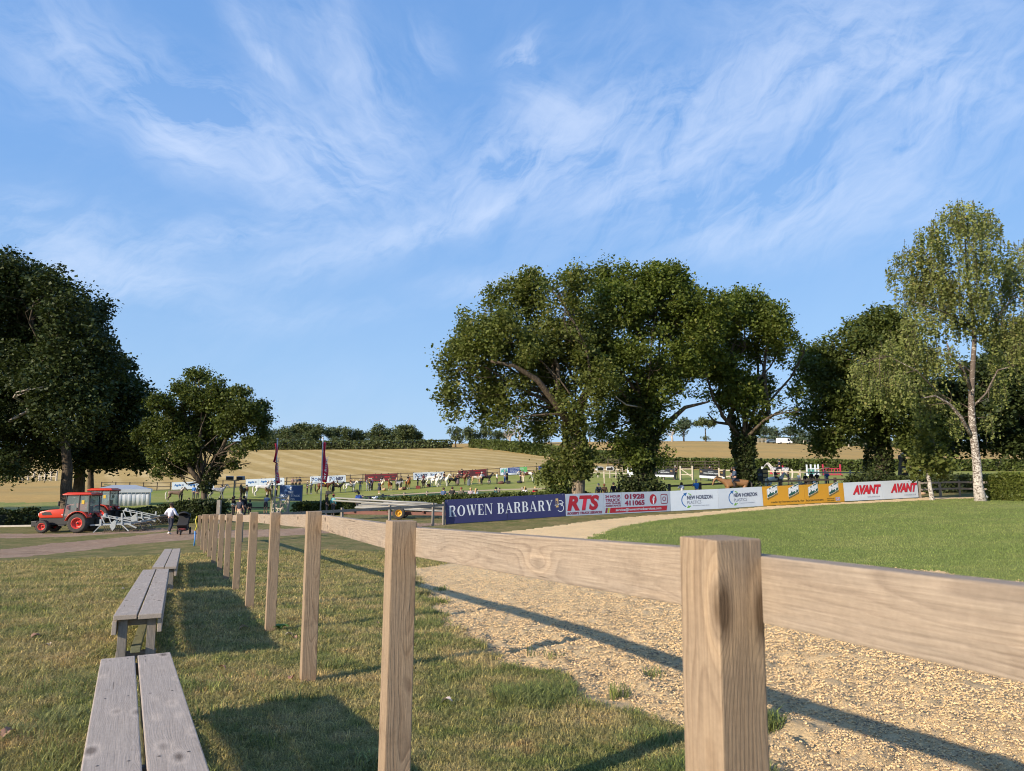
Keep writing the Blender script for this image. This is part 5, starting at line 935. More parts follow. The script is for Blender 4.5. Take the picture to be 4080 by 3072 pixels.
SERIF = {
 'R': [[(0, 0), (.34, 0), (.34, .04), (0, .04)], [(.07, .04), (.25, .04), (.25, .96), (.07, .96)], [(0, .96), (.5, .96), (.5, 1), (0, 1)], [(.25, .9), (.5, .9), (.5, .96), (.25, .96)], [(.25, .48), (.46, .48), (.46, .54), (.25, .54)], [(.46, .48), (.62, .55), (.50, .62), (.46, .54)], [(.50, .62), (.62, .55), (.68, .72), (.50, .74)], [(.50, .74), (.68, .72), (.62, .92), (.49, .86)], [(.49, .86), (.62, .92), (.5, 1), (.46, .96)], [(.36, .5), (.52, .5), (.70, .04), (.52, .04)], [(.48, 0), (.78, 0), (.78, .04), (.48, .04)]],
 'W': [[(.06, 1), (.24, 1), (.42, .06), (.32, 0)], [(.40, 0), (.45, .10), (.60, .80), (.54, .80)], [(.48, 1), (.66, 1), (.84, .06), (.74, 0)], [(.80, 0), (.84, .08), (1.04, 1), (.98, 1)], [(0, .96), (.32, .96), (.32, 1), (0, 1)], [(.42, .96), (.72, .96), (.72, 1), (.42, 1)], [(.88, .96), (1.12, .96), (1.12, 1), (.88, 1)]],
 'E': [[(0, 0), (.60, 0), (.60, .05), (0, .05)], [(.07, .05), (.25, .05), (.25, .95), (.07, .95)], [(0, .95), (.58, .95), (.58, 1), (0, 1)], [(.25, .49), (.42, .49), (.42, .54), (.25, .54)], [(.42, .38), (.45, .38), (.45, .65), (.42, .65)], [(.56, .05), (.62, .28), (.58, .28), (.50, .05)], [(.54, .95), (.60, .74), (.56, .74), (.48, .95)]],
 'N': [[(0, 0), (.22, 0), (.22, .04), (0, .04)], [(.09, .04), (.13, .04), (.13, .96), (.09, .96)], [(0, .96), (.24, .96), (.24, 1), (0, 1)], [(.10, 1), (.28, 1), (.74, 0), (.64, 0)], [(.68, 0), (.74, 0), (.74, .96), (.70, .96)], [(.60, .96), (.84, .96), (.84, 1), (.60, 1)]],
 'B': [[(0, 0), (.45, 0), (.45, .05), (0, .05)], [(.07, .05), (.25, .05), (.25, .95), (.07, .95)], [(0, .95), (.42, .95), (.42, 1), (0, 1)], [(.25, .49), (.45, .49), (.45, .54), (.25, .54)], [(.42, 1), (.40, .95), (.46, .86), (.60, .90)], [(.46, .86), (.46, .66), (.63, .66), (.60, .90)], [(.46, .66), (.40, .54), (.50, .50), (.63, .66)], [(.45, .54), (.42, .49), (.50, .40), (.66, .42)], [(.50, .40), (.50, .14), (.70, .18), (.66, .42)], [(.50, .14), (.42, .05), (.45, 0), (.70, .18)]],
 'A': [[(0, 0), (.26, 0), (.26, .04), (0, .04)], [(.10, .04), (.15, .04), (.40, .92), (.36, 1)], [(.34, 1), (.46, 1), (.78, .04), (.60, .04)], [(.20, .30), (.54, .30), (.54, .35), (.20, .35)], [(.52, 0), (.88, 0), (.88, .04), (.52, .04)]],
 'Y': [[(.24, 0), (.56, 0), (.56, .04), (.24, .04)], [(.31, .04), (.49, .04), (.49, .42), (.31, .42)], [(.31, .42), (.49, .42), (.24, 1), (.06, 1)], [(.44, .44), (.49, .42), (.72, 1), (.67, 1)], [(0, .96), (.32, .96), (.32, 1), (0, 1)], [(.58, .96), (.80, .96), (.80, 1), (.58, 1)]]}
SW = {'R': .78, 'O': .80, 'W': 1.12, 'E': .62, 'N': .84, 'B': .72, 'A': .86, 'Y': .80, ' ': .32}
def serif(word, x, z, w, h, mat, parent):
    tot = sum(SW[c] + .10 for c in word) - .1; sx = w / tot; cx = 0
    for c in word:
        if c != ' ':
            if c == 'O':
                polys = []
                for i in range(20):
                    t0, t1 = 2 * math.pi * i / 20, 2 * math.pi * (i + 1) / 20; q = lambda t, a, b: (.40 + a * math.cos(t), .5 + b * math.sin(t)); polys.append([q(t0, .22, .45), q(t0, .40, .5), q(t1, .40, .5), q(t1, .22, .45)])
            else: polys = SERIF[c]
            flat('letter', [[(x + (cx + a) * sx, z + b * h) for a, b in p] for p in polys], mat, parent, -.005)
        cx += SW[c] + .10
# long navy board
r, L = board_frame(PW[0], PW[1], 'long navy blue board lettered ROWEN BARBARY in white serif capitals'); r_row = r
panel(r, 0, L / 2, HB + .03, 'navy_board'); panel(r, L / 2, L, HB + .03, 'navy_board'); serif('ROWEN BARBARY', L * .028, HB * .30, L * .86, HB * .46, 'print_white', r)
flat('emblem', [[(L * .915, HB * .42), (L * .938, HB * .42), (L * .938, HB * .82), (L * .915, HB * .82)]], 'print_gold', r, -.004)
text('R', L * .918, HB * .50, L * .017, HB * .22, 'navy_board', r, y=-.008, bold=.04)
flat('emblem', ring_poly(L * .955, HB * .60, .13, .165, -80, 120, 14) + ring_poly(L * .955, HB * .38, .17, .205, -150, 90, 16) + [[(L * .905, HB * .50), (L * .985, HB * .60), (L * .985, HB * .63), (L * .905, HB * .53)]], 'print_white', r, -.007)
for k in range(5): MB().lathe([(.02, -.012), (.0, -.014)], 'y', 8, (L * (.02 + .24 * k), 0, HB * (.95 if k % 2 else .97))).build('screw', 'bolt', r)
for x in (.1, L / 2, L - .1): fpost(r, x, HB - .05)
# RTS
r, L = board_frame(PW[1], PW[2], 'white truck services board lettered RTS in big red slanted capitals')
for a, b in ((0, .345), (.345, .515), (.515, 1)): panel(r, L * a, L * b, HB, 'white_board')
text('RTS', L * .012, HB * .22, L * .27, HB * .70, 'print_red', r, bold=.05, shear=.22, spacing=1.0); text("ROGER'S TRUCK SERVICES", L * .012, HB * .055, L * .31, HB * .12, 'print_maroon', r, bold=.045, shear=.15)
for body, z, h in (('24 HOUR', .76, .13), ('TRUCK', .57, .15), ('AND TRAILER', .46, .08), ('ASSISTANCE', .34, .09)): text(body, L * .357, HB * z, L * .145, HB * h, 'print_maroon', r, bold=.035)
text('01928', L * .54, HB * .66, L * .195, HB * .25, 'print_maroon', r, bold=.05); text('411065', L * .54, HB * .36, L * .195, HB * .25, 'print_maroon', r, bold=.05)
flat('red_banner', [[(L * .395, HB * .05), (L * .955, HB * .05), (L * .965, HB * .29), (L * .403, HB * .29)]], 'print_red', r); flat('stripe', [[(L * .352, HB * .05), (L * .37, HB * .05), (L * .378, HB * .29), (L * .36, HB * .29)]], 'print_maroon', r); flat('stripe', [[(L * .373, HB * .05), (L * .390, HB * .05), (L * .398, HB * .29), (L * .381, HB * .29)]], 'print_lime', r)
text('service@rogerstruckservices.com', L * .45, HB * .08, L * .45, HB * .17, 'print_white', r, y=-.009, bold=.02, shear=.12)
cx, cz = L * .822, HB * .62; flat('social_emblem', [[(cx + .27 * math.cos(R(a * 12)), cz + .30 * math.sin(R(a * 12))) for a in range(30)]], 'print_red', r); text('f', cx - .06, cz - .28, .19, .46, 'print_white', r, y=-.009, bold=.05)
cx = L * .935; sq = lambda s, rr_: [(cx + (s - rr_) * sx + rr_ * math.cos(R(t)), cz + (s * 1.08 - rr_) * sz + rr_ * math.sin(R(t))) for sx, sz, a0 in ((1, 1, 0), (-1, 1, 90), (-1, -1, 180), (1, -1, 270)) for t in (a0, a0 + 22, a0 + 45, a0 + 68, a0 + 90)]
o_, i_ = sq(.27, .09), sq(.228, .06); flat('social_emblem', [[o_[i], o_[(i + 1) % 20], i_[(i + 1) % 20], i_[i]] for i in range(20)] + ring_poly(cx, cz, .095, .14) + ring_poly(cx + .15, cz + .18, 0, .03, n=10), 'print_maroon', r)
for x in (.1, L * .345, L * .68, L - .1): fpost(r, x, HB - .05)
# New Horizon boards (two)
for k, lab in ((2, 'first pale board lettered NEW HORIZON PLASTICS, beside the red and white one'), (3, 'second pale board lettered NEW HORIZON PLASTICS, next to the yellow boards')):
    r, L = board_frame(PW[k], PW[k + 1], lab, group='plastics company boards'); panel(r, 0, L, HB, 'white_board'); cx, cz = L * .36, HB * .50; q = .27
    flat('logo_arrow', ring_poly(cx, cz, .37, .43, 112, 250, 16) + [[(cx - .27, cz + .42), (cx - .02, cz + .46), (cx - .14, cz + .24)]], 'print_blue', r); flat('logo_arrow', ring_poly(cx, cz, .36, .42, 52, 82, 8) + ring_poly(cx, cz, .36, .42, -82, -60, 8) + [[(cx - .10, cz - .46), (cx + .05, cz - .28), (cx + .10, cz - .46)]], 'print_green', r)
    text('NEW HORIZON', L * .345, HB * .53, L * .53, HB * .20, 'print_ink', r, bold=.03, y=-.009); text('PLASTICS', L * .345, HB * .31, L * .29, HB * .16, 'print_grey', r, y=-.009); text('Processors of waste plastic', L * .46, HB * .175, L * .34, HB * .075, 'print_grey', r, shear=.2)
    for x in (.08, L - .08): fpost(r, x, HB - .05)
# Baileys (two)
for k, lab in ((4, 'mustard yellow board lettered Baileys with made by horseowners'), (5, 'second mustard yellow board, the one with the small Union Jack')):
    r, L = board_frame(PW[k], PW[k + 1], lab, group='yellow horse feed boards'); panel(r, 0, L, HB, 'yellow_board')
    for f in (.11, .62) if k == 4 else (.10, .62):
        x0 = L * f; w = L * .24; s = .44; P_ = lambda a, b: (x0 + w * a, HB * (.42 + .40 * b) + s * w * a * .9)
        flat('logo_tile', [[P_(-.03, -.04), P_(.5, -.10), P_(1.03, -.04), P_(1.03, 1.04), P_(.5, 1.10), P_(-.03, 1.04)]], 'print_white', r, -.004); flat('logo_tile', [[P_(0, 0), P_(.5, -.06), P_(1, 0), P_(1, 1), P_(.5, 1.06), P_(0, 1)]], 'bailey_green', r, -.007)
        flat('logo_tile', [[P_(0, -.30), P_(1, -.30), P_(1, -.08), P_(.5, -.14), P_(0, -.08)]], 'bailey_green', r, -.0075)
        text('Baileys', x0 + w * .02, P_(0, .10)[1], w * .96, HB * .40, 'print_white', r, y=-.011, bold=.09, slant=s * .9); text('HORSE FEEDS', x0 + w * .06, P_(0, -.24)[1], w * .88, HB * .06, 'yellow_board', r, y=-.011, slant=s * .9)
    if k == 4: text('made by horseowners, for', L * .18, HB * .08, L * .80, HB * .15, 'print_olive', r, bold=.02)
    else:
        text('horseowners', L * .02, HB * .11, L * .44, HB * .125, 'print_olive', r, bold=.02); text('MADE IN OUR', L * .55, HB * .17, L * .19, HB * .055, 'print_olive', r, bold=.02); text('OWN UK MILL', L * .55, HB * .07, L * .19, HB * .055, 'print_olive', r, bold=.02)
        fx, fz, fw, fh = L * .77, HB * .07, L * .115, HB * .19; fl = flat('union_flag', [[(fx, fz), (fx + fw, fz), (fx + fw, fz + fh), (fx, fz + fh)]], 'print_blue', r, -.004)
        flat('flag_cross', [[(fx + fw * .38, fz), (fx + fw * .62, fz), (fx + fw * .62, fz + fh), (fx + fw * .38, fz + fh)], [(fx, fz + fh * .36), (fx + fw, fz + fh * .36), (fx + fw, fz + fh * .64), (fx, fz + fh * .64)], [(fx, fz), (fx + fw * .12, fz), (fx + fw, fz + fh), (fx + fw * .88, fz + fh)], [(fx, fz + fh), (fx + fw * .12, fz + fh), (fx + fw, fz), (fx + fw * .88, fz)]], 'print_white', r, -.007)
        flat('flag_cross', [[(fx + fw * .44, fz), (fx + fw * .56, fz), (fx + fw * .56, fz + fh), (fx + fw * .44, fz + fh)], [(fx, fz + fh * .43), (fx + fw, fz + fh * .43), (fx + fw, fz + fh * .57), (fx, fz + fh * .57)]], 'print_red', r, -.010)
    for x in (.08, L - .08): fpost(r, x, HB - .05)
for k, lab in ((6, 'white board lettered AVANT in red, nearer the yellow boards'), (7, 'last white board of the row, lettered AVANT in red')):
    r, L = board_frame(PW[k], PW[k + 1], lab, group='red lettered white boards', lift=.04); panel(r, 0, L, HB, 'white_board')
    f = .22 if k == 6 else .23
    for dx, dz, mt, yy in ((.025, -.02, 'print_ink', -.005), (0, 0, 'print_red', -.009)): text('AVANT', L * f + dx, HB * .33 + dz, L * .70, HB * .50, mt, r, y=yy, bold=.06, shear=.28, spacing=.95)
    text('www.avant.co.uk', L * .60, HB * .13, L * .33, HB * .10, 'print_grey', r)
    for x in (.08, L - .08): fpost(r, x, HB - .05)
    MB().box((L * .45, .0, -.07), (L * .52, .05, .0)).build('foot_block', 'board_black', r)

# ------------------------------------------------------------------ generic post-and-rail fences
def rail_fence(label, pts, h, rails, mat, pmat, spacing=1.9, pw=.09, rh=.09, rt=.035, name='rail_fence', group=None, front=True, cap=True, zoff=0.0):
    P = [Vector(p) for p in pts]; base = Vector((P[0].x, P[0].y, gz(P[0].x, P[0].y))); root = empty(name, base, 0, label, 'fence', group)
    for i in range(len(P) - 1):
        a, b = P[i], P[i + 1]; n = max(1, round((b - a).length / spacing)); d = (b - a).normalized(); nr = Vector((-d.y, d.x))
        if nr.y > 0 and front: nr = -nr
        prev = None
        for k in range(n + 1):
            p = a.lerp(b, k / n); g = gz(p.x, p.y) + zoff
            if k or i == 0: beam_obj('post', Vector((p.x, p.y, g - .3)) - base, Vector((p.x, p.y, g + h + .06)) - base, pw, pw, pmat, root, up=(d.x, d.y, 0))
            if prev is not None:
                (q, qg) = prev; o = nr * (pw / 2 + rt / 2 + .003)
                for z in rails: beam_obj('rail', Vector((q.x + o.x, q.y + o.y, qg + z)) - base, Vector((p.x + o.x, p.y + o.y, g + z)) - base, rt, rh, mat, root)
            prev = (p, g)
    return root
rail_fence('weathered single-rail fence running from the near fence end to the navy board', [(pxx(840, 27.5), 27.5), (pxx(981, 29), 29), (pxx(1121, 30.5), 30.5), (pxx(1373, 33), 33), (pxx(1560, 35), 35), (pxx(1730, 36.6), 36.6), (PW[0].x - .1, PW[0].y - .05)], 1.08, (1.0,), 'old_wood', 'old_wood', 2.6, .10, .12, .04)
rail_fence('single-rail fence joining the last white board to the birch', [(PW[8].x + .15, PW[8].y + .1), (pxx(3728, 49.2), 49.2), (pxx(3805, 48.6), 48.6), (pxx(3925, 46.5), 46.5)], 1.05, (.98, .55), 'old_wood', 'old_wood', 2.4, .12, .12, .045)
rail_fence('dark two-rail fence round the back of the show ring', [(pxx(420, 109), 109), (pxx(640, 112), 112), (pxx(1050, 115), 115), (pxx(1750, 115.5), 115.5), (pxx(2330, 116), 116)], 1.25, (1.18, .62), 'dark_rail', 'dark_rail', 1.95, .13, .10, .05)
rail_fence('dark fence by the gate where spectators lean', PX((888, 62), (1095, 64)), 1.2, (1.12, .45), 'dark_rail', 'dark_rail', 2.2, .16, .12, .05)
rail_fence('low dark rail just behind the clipped hedge', PX((1450, 61), (1900, 53.5), (2180, 49.6), (2300, 48.6)), 1.36, (1.27,), 'old_wood', 'old_wood', 2.4, .14, .08, .05)
rail_fence('dark low rail behind the pale and yellow boards', PX((2660, 51), (2900, 52.5), (3100, 54), (3420, 56)), 1.25, (1.15,), 'dark_rail', 'dark_rail', 2.8, .16, .12, .05)
rail_fence('pale timber fence curving behind the left oaks', [(pxx(2330, 104), 104), (pxx(2380, 100), 100), (pxx(2560, 88), 88), (pxx(2682, 84), 84)], 1.35, (1.15, .65), 'pale_rail', 'pale_rail', 1.9, .13, .10, .05)
rail_fence('pale timber fence of the right-hand ring behind the crowd', [(pxx(2860, 76), 76), (pxx(2960, 74), 74), (pxx(3180, 70), 70), (pxx(3480, 68), 68)], 1.45, (1.28, .62), 'pale_rail', 'pale_rail', 2.0, .15, .13, .05)
rail_fence('dark three-rail fence in front of the far hedge', PX((2420, 137), (2640, 134), (2860, 133)), 1.75, (1.65, 1.15, .6), 'dark_rail', 'dark_rail', 2.3, .14, .10, .05)
# gate of the pale fence with one diagonal brace
g0, g1 = G(2712, 83), G(2760, 82); r, L = board_frame(g0, g1, 'pale timber gate with a diagonal brace in the right ring fence', 'gate', 'field_gate')
for x in (0, L): beam_obj('post', (x, 0, -.3), (x, 0, 1.6), .16, .16, 'pale_rail', r, up=(1, 0, 0))
for z in (.6, 1.25): beam_obj('rail', (.1, 0, z), (L - .1, 0, z), .05, .09, 'pale_rail', r)
beam_obj('brace', (.15, -.05, 1.2), (L - .1, -.05, .4), .05, .09, 'pale_rail', r)
# distant fence of pale posts on the ridge
rail_fence('faint wire fence of pale posts below the ridge trees', PX((3200, 266), (3330, 262), (3480, 256)), 1.6, (1.45,), 'pale_rail', 'pale_rail', 4.2, .25, .06, .06)
rail_fence('pale wattle fencing on the brown slope at the left', PX((40, 150), (150, 148), (240, 146)), 1.9, (1.7, .9), 'pale_rail', 'pale_rail', 1.6, .25, .12, .06)
# distant pale gate on the ridge
g0, g1 = G(3020, 262), G(3052, 262); r, L = board_frame(g0, g1, 'distant pale five-bar gate on the ridge left of the van', 'gate', 'field_gate')
for x in (0, L / 2, L): beam_obj('post', (x, 0, -.3), (x, 0, 1.7), .2, .2, 'pale_rail', r, up=(1, 0, 0))
for z in (.4, .85, 1.3, 1.6): beam_obj('rail', (0, 0, z), (L, 0, z), .07, .10, 'pale_rail', r)

# ------------------------------------------------------------------ boards on the ring fence
def ring_board(px0, Y0, px1, Y1, label, h, mat, lift=.12, group=None, npan=1):
    a, b = G(px0, Y0), G(px1, Y1); r, L = board_frame(a - Vector((0, .25, 0)), b - Vector((0, .25, 0)), label, group=group, lift=lift)
    for k in range(npan): panel(r, L * k / npan, L * (k + 1) / npan, h, mat, .03)
    for x in (.1, L / 2, L - .1): beam_obj('post', (x, .10, -.5), (x, .10, h + .12), .10, .10, 'dark_rail', r, up=(1, 0, 0))
    return r, L
for (x0, y0, x1, y1, lab) in ((687, 112.4, 855, 113.4, 'light blue triple board lettered Agria, behind the small oak'), (981, 114.5, 1135, 115, 'light blue triple board lettered Agria, above the blue arena sign')):
    r, L = ring_board(x0, y0, x1, y1, lab, 1.12, 'white_board', npan=3, group='insurance boards on the ring fence')
    for k in range(3):
        text('Agria', L * (.055 + .33 * k), .42, L * .165, .42, 'print_blue', r, bold=.05, y=-.02); flat('logo_tile', [[(L * (.235 + .33 * k), .50), (L * (.275 + .33 * k), .50), (L * (.275 + .33 * k), .76), (L * (.235 + .33 * k), .76)]], 'print_grey', r, -.02)
def gear(cx, cz, r0, mat, par):
    ps = ring_poly(cx, cz, r0 * .55, r0 * .85, n=16)
    for k in range(8): t = R(45 * k); c, s = math.cos(t), math.sin(t); ps.append([(cx + r0 * (.8 * c - .14 * s), cz + r0 * (.8 * s + .14 * c)), (cx + r0 * (.8 * c + .14 * s), cz + r0 * (.8 * s - .14 * c)), (cx + r0 * (1.08 * c + .1 * s), cz + r0 * (1.08 * s - .1 * c)), (cx + r0 * (1.08 * c - .1 * s), cz + r0 * (1.08 * s + .1 * c))])
    flat('logo_gear', ps, mat, par, -.02)
for (x0, x1, lab) in ((1237, 1308, 'white 7ONE7 board behind the bay horse by the flagpole'), (1308, 1379, 'white 7ONE7 board behind the black pony at the left'), (1648, 1711, 'white 7ONE7 board behind the rider in maroon'), (1711, 1771, 'white 7ONE7 board behind the white horses')):
    r, L = ring_board(x0, 115.2, x1, 115.3, lab, 1.12, 'white_board', group='engineering company boards on the ring fence'); z = .42
    flat('border', [[(L * .08, .14), (L * .92, .14), (L * .92, .17), (L * .08, .17)], [(L * .08, .99), (L * .92, .99), (L * .92, 1.02), (L * .08, 1.02)], [(L * .08, .17), (L * .092, .17), (L * .092, .99), (L * .08, .99)], [(L * .908, .17), (L * .92, .17), (L * .92, .99), (L * .908, .99)]], 'print_ink', r, -.02)
    text('7', L * .11, .32, L * .12, .58, 'print_ink', r, bold=.07, y=-.02); gear(L * .335, .60, .27, 'print_blue', r); text('NE7', L * .46, .32, L * .42, .58, 'print_ink', r, bold=.07, y=-.02); text('ENGINEERING LTD', L * .26, .19, L * .5, .09, 'print_ink', r, y=-.02)
for (x0, x1, lab) in ((1454, 1586, 'long dark maroon board behind the riders in the middle of the line'), (1827, 1941, 'dark maroon board with faint red print behind the ponies at the right')):
    r, L = ring_board(x0, 115.2, x1, 115.3, lab, 1.10, 'board_maroon', npan=2, group='maroon boards on the ring fence')
    for k in range(2):
        o = L / 2 * k; text('HORSE BOXES', o + L * .10, .50, L * .17, .22, 'print_red', r, bold=.03, y=-.02); text('Oakley', o + L * .33, .48, L * .09, .24, 'print_red', r, y=-.02) if k == 1 else text('HB', o + L * .33, .46, L * .05, .26, 'print_red', r, y=-.02); text('www.horseboxes.co.uk', o + L * .12, .22, L * .2, .09, 'print_red', r, y=-.02)
        flat('border', [[(o + L * .02, .10), (o + L * .48, .10), (o + L * .48, .13), (o + L * .02, .13)], [(o + L * .02, .97), (o + L * .48, .97), (o + L * .48, 1.0), (o + L * .02, 1.0)]], 'print_red', r, -.018)
r, L = ring_board(1994, 115.2, 2102, 115.4, 'green and blue board lettered ADE, behind the man in the blue jacket', 1.12, 'white_board')
flat('colour_band', [[(L * .28, .28), (L * .72, .28), (L * .72, 1.1), (L * .28, 1.1)]], 'ade_blue', r, -.012); flat('colour_band', [[(L * .72, .28), (L * .995, .28), (L * .995, 1.1), (L * .72, 1.1)]], 'ade_green', r, -.012)
text('ADE', L * .02, .40, L * .24, .62, 'print_teal', r, bold=.05, y=-.02)
for k, t in enumerate(('Horsebox & Trailer Insurance', 'Roadside Assistance & Horse Recovery', 'Car & Van Insurance')): text(t, L * .36, .84 - .22 * k, L * .52, .12, 'print_white', r, y=-.02)
text('www.adehorsebox.co.uk', L * .40, .08, L * .46, .12, 'print_ink', r, y=-.02)
r, L = ring_board(2146, 115.2, 2200, 115.3, 'purple board half hidden by the lower leaves of the left oak', 1.1, 'ade_blue'); text('HORSE SHOW', L * .08, .40, L * .6, .25, 'print_white', r, y=-.02)
for (x0, y0, x1, y1, lab) in ((2603, 86.5, 2683, 83.6, 'dark and white board left of the pale gate, lettered for a horse show'), (2785, 81, 2885, 75.5, 'dark and white board right of the pale gate, behind the dun horse')):
    r, L = ring_board(x0, y0, x1, y1, lab, 1.0, 'board_black', .3, group='dark horse show boards'); flat('white_band', [[(.01, .02), (L - .01, .02), (L - .01, .27), (.01, .27)]], 'print_white', r, -.008)
    text('THE ROYAL INTERNATIONAL HORSE SHOW', L * .17, .50, L * .62, .13, 'print_white', r, bold=.02, y=-.014); text('WELCOME TO', L * .36, .70, L * .22, .08, 'print_white', r, y=-.014)
    for f in (.04, .85): text('RH', L * f, .60, L * .08, .22, 'print_gold', r, y=-.014)
    for f in (.2, .4, .6, .8): flat('sponsor_mark', ring_poly(L * f, .14, 0, .05, n=8), 'print_grey', r, -.014)
r, L = ring_board(2498, 91.5, 2546, 89, 'plain white board partly behind the middle oak trunk', 1.1, 'print_white', .3); text('SHOW', L * .15, .6, L * .4, .2, 'print_red', r, y=-.014)
r, L = ring_board(3000, 64, 3060, 64.5, 'black board with brown pictures on the stand beside the ivied trunk', 1.45, 'board_black', .3); text('RIDERS', L * .15, .85, L * .45, .20, 'print_grey', r, bold=.03, y=-.014)
for k in range(4): flat('brown_picture', [[(L * .65, .08 + .35 * k), (L * .95, .08 + .35 * k), (L * .95, .32 + .35 * k), (L * .65, .32 + .35 * k)]], 'print_gold', r, -.012)

# ------------------------------------------------------------------ arena sign, gate, gateposts
YG = 62.5
g0, g1 = G(1112, YG), G(1197, YG - 1); r, L = board_frame(g0, g1, 'blue sign on two posts lettered THE ROGER STACK ARENA', 'sign', 'arena_sign'); zb = WQ(600, 1082, YG).z - g0.z + .1; w0, w1 = -.06, L + .02
zb = W(1150, 1995, YG).z - g0.z; zt_ = W(1150, 1933, YG).z - g0.z; sh = zt_ - zb
for x in (.06, L - .05): beam_obj('post', (x, .08, -.4), (x, .08, zt_ + .03), .13, .10, 'old_wood', r, up=(1, 0, 0))
MB().box((w0, -.02, zb), (w1, .02, zt_)).build('panel', 'sign_blue', r, bevel=.004); e = .03
flat('border', [[(w0 + .02, zb + .02), (w1 - .02, zb + .02), (w1 - .02, zb + .035), (w0 + .02, zb + .035)], [(w0 + .02, zt_ - .035), (w1 - .02, zt_ - .035), (w1 - .02, zt_ - .02), (w0 + .02, zt_ - .02)]], 'print_white', r, -.028)
text('THE', L * .38, zb + sh * .47, L * .25, sh * .13, 'print_white', r, y=-.03, bold=.03); text('ROGER STACK', L * .03, zb + sh * .26, L * .92, sh * .135, 'print_white', r, y=-.03, bold=.03); text('ARENA', L * .28, zb + sh * .06, L * .44, sh * .13, 'print_white', r, y=-.03, bold=.03)
cx, cz, q = L * .5, zb + sh * .80, sh * .11; flat('crest', ring_poly(cx, cz - q * .1, q * .45, q * .62, 180, 360, 10) + [[(cx - q * .62, cz - q * .2), (cx + q * .62, cz - q * .2), (cx + q * .62, cz + q * .15), (cx - q * .62, cz + q * .15)], [(cx - q * .95, cz + q * .0), (cx - q * .62, cz + q * .35), (cx - q * .62, cz - q * .2)], [(cx + q * .95, cz), (cx + q * .62, cz + q * .35), (cx + q * .62, cz - q * .2)], [(cx - q * .5, cz + q * .35), (cx + q * .5, cz + q * .35), (cx + q * .6, cz + q * .95), (cx + q * .2, cz + q * .6), (cx, cz + q), (cx - q * .2, cz + q * .6), (cx - q * .6, cz + q * .95)], [(cx - q * .3, cz - q), (cx + q * .3, cz - q), (cx + q * .2, cz - q * .78), (cx - q * .2, cz - q * .78)]], 'print_white', r, -.03)
g0, g1 = G(1080, YG - 1.5), G(1146, YG - 2); r, L = board_frame(g0, g1, 'small pale wooden gate with crossed braces in front of the blue sign', 'gate', 'garden_gate'); GH = 1.45
for x in (-.05, L + .02): beam_obj('post', (x, 0, -.3), (x, 0, GH + .28), .13, .13, 'pale_rail' if x > 0 else 'mossy_wood', r, up=(1, 0, 0))
for z in (.15, .55, .97, GH): beam_obj('bar', (.05, 0, z), (L - .05, 0, z), .05, .10 if z < GH else .14, 'pale_rail', r)
for x in (.08, L - .08): beam_obj('stile', (x, -.03, .1), (x, -.03, GH), .06, .07, 'pale_rail', r, up=(1, 0, 0))
for a, b in ((.1, .5), (.5, .1), (.5, .9), (.9, .5)): beam_obj('brace', (L * a, -.05, .2), (L * b, -.05, GH - .1), .03, .08, 'pale_rail', r, up=(1, 0, 0))
flat('notice', [[(L * .36, GH - .02), (L * .62, GH - .02), (L * .62, GH + .07), (L * .36, GH + .07)]], 'print_white', r, -.065)
b_ = G(869, 49); o = empty('gate_post', b_, 0, 'thick weathered post standing in front of the dark overgrown hedge', 'post'); zt = W(869, 1992, 49).z - b_.z; beam_obj('shaft', (0, 0, -.3), (0, 0, zt), .24, .24, 'old_wood', o, bevel=.012, up=(1, 0, 0))
for z in (.5, 1.1): MB().box((.09, -.135, z), (.13, -.12, z + .12)).build('hinge', 'bolt', o)

# ------------------------------------------------------------------ flagpoles
plain('pole_white', (.55, .57, .60), .35, .05); plain('flag_red', (.62, .03, .085), .6, .1, 3)
def flagpole(px, Y, py_top, label, ph, fl):
    g = G(px, Y); H = W(px, py_top, Y).z - g.z; r = empty('flagpole', g, 0, label, 'flag'); MB().tube([(0, 0, 0), (0, 0, H)], [.065, .045], 10).build('pole', 'pole_white', r, True); MB().ball((0, 0, H + .05), .085).build('finial', 'pole_white', r, True)
    mb = MB(); nz, nx = 26, 7; z0 = H - .3; Ln = H * .52
    for i in range(nz + 1):
        t = i / nz
        for j in range(nx + 1):
            u = j / nx; w = (.26 + .40 * t) if fl else (.34 + .10 * math.sin(3 * t)); x = u * w * (.9 if not fl else 1) ; yy = .22 * math.sin(u * 9 + t * 5 + ph) * (.25 + u) ; mb.v.append((.07 + x * .62 + .06 * math.sin(t * 9 + ph) * u if fl else -.25 * (t < .5) + x * .6 + .1 * math.sin(t * 7 + ph), yy, z0 - t * Ln))
    n = nx + 1
    for i in range(nz):
        for j in range(nx): a = i * n + j; mb.f.append((a, a + n, a + n + 1, a + 1))
    f = mb.build('flag', 'flag_red', r, True); m = f.modifiers.new('thick', 'SOLIDIFY'); m.thickness = .012
    t = link('flag_lettering', text_mesh('MY ROYAL', 1.9, .17, bold=.02), 'print_white', r, (.36 if fl else .28, -.20, z0 - Ln * .93)); t.rotation_euler = (0, R(-84 if fl else -90), 0)
flagpole(1092, 59, 1752, 'white flagpole with furled red flag, beside the blue sign', .4, False); flagpole(1276, 59, 1748, 'white flagpole with hanging red flag, right of the blue sign', 1.7, True)

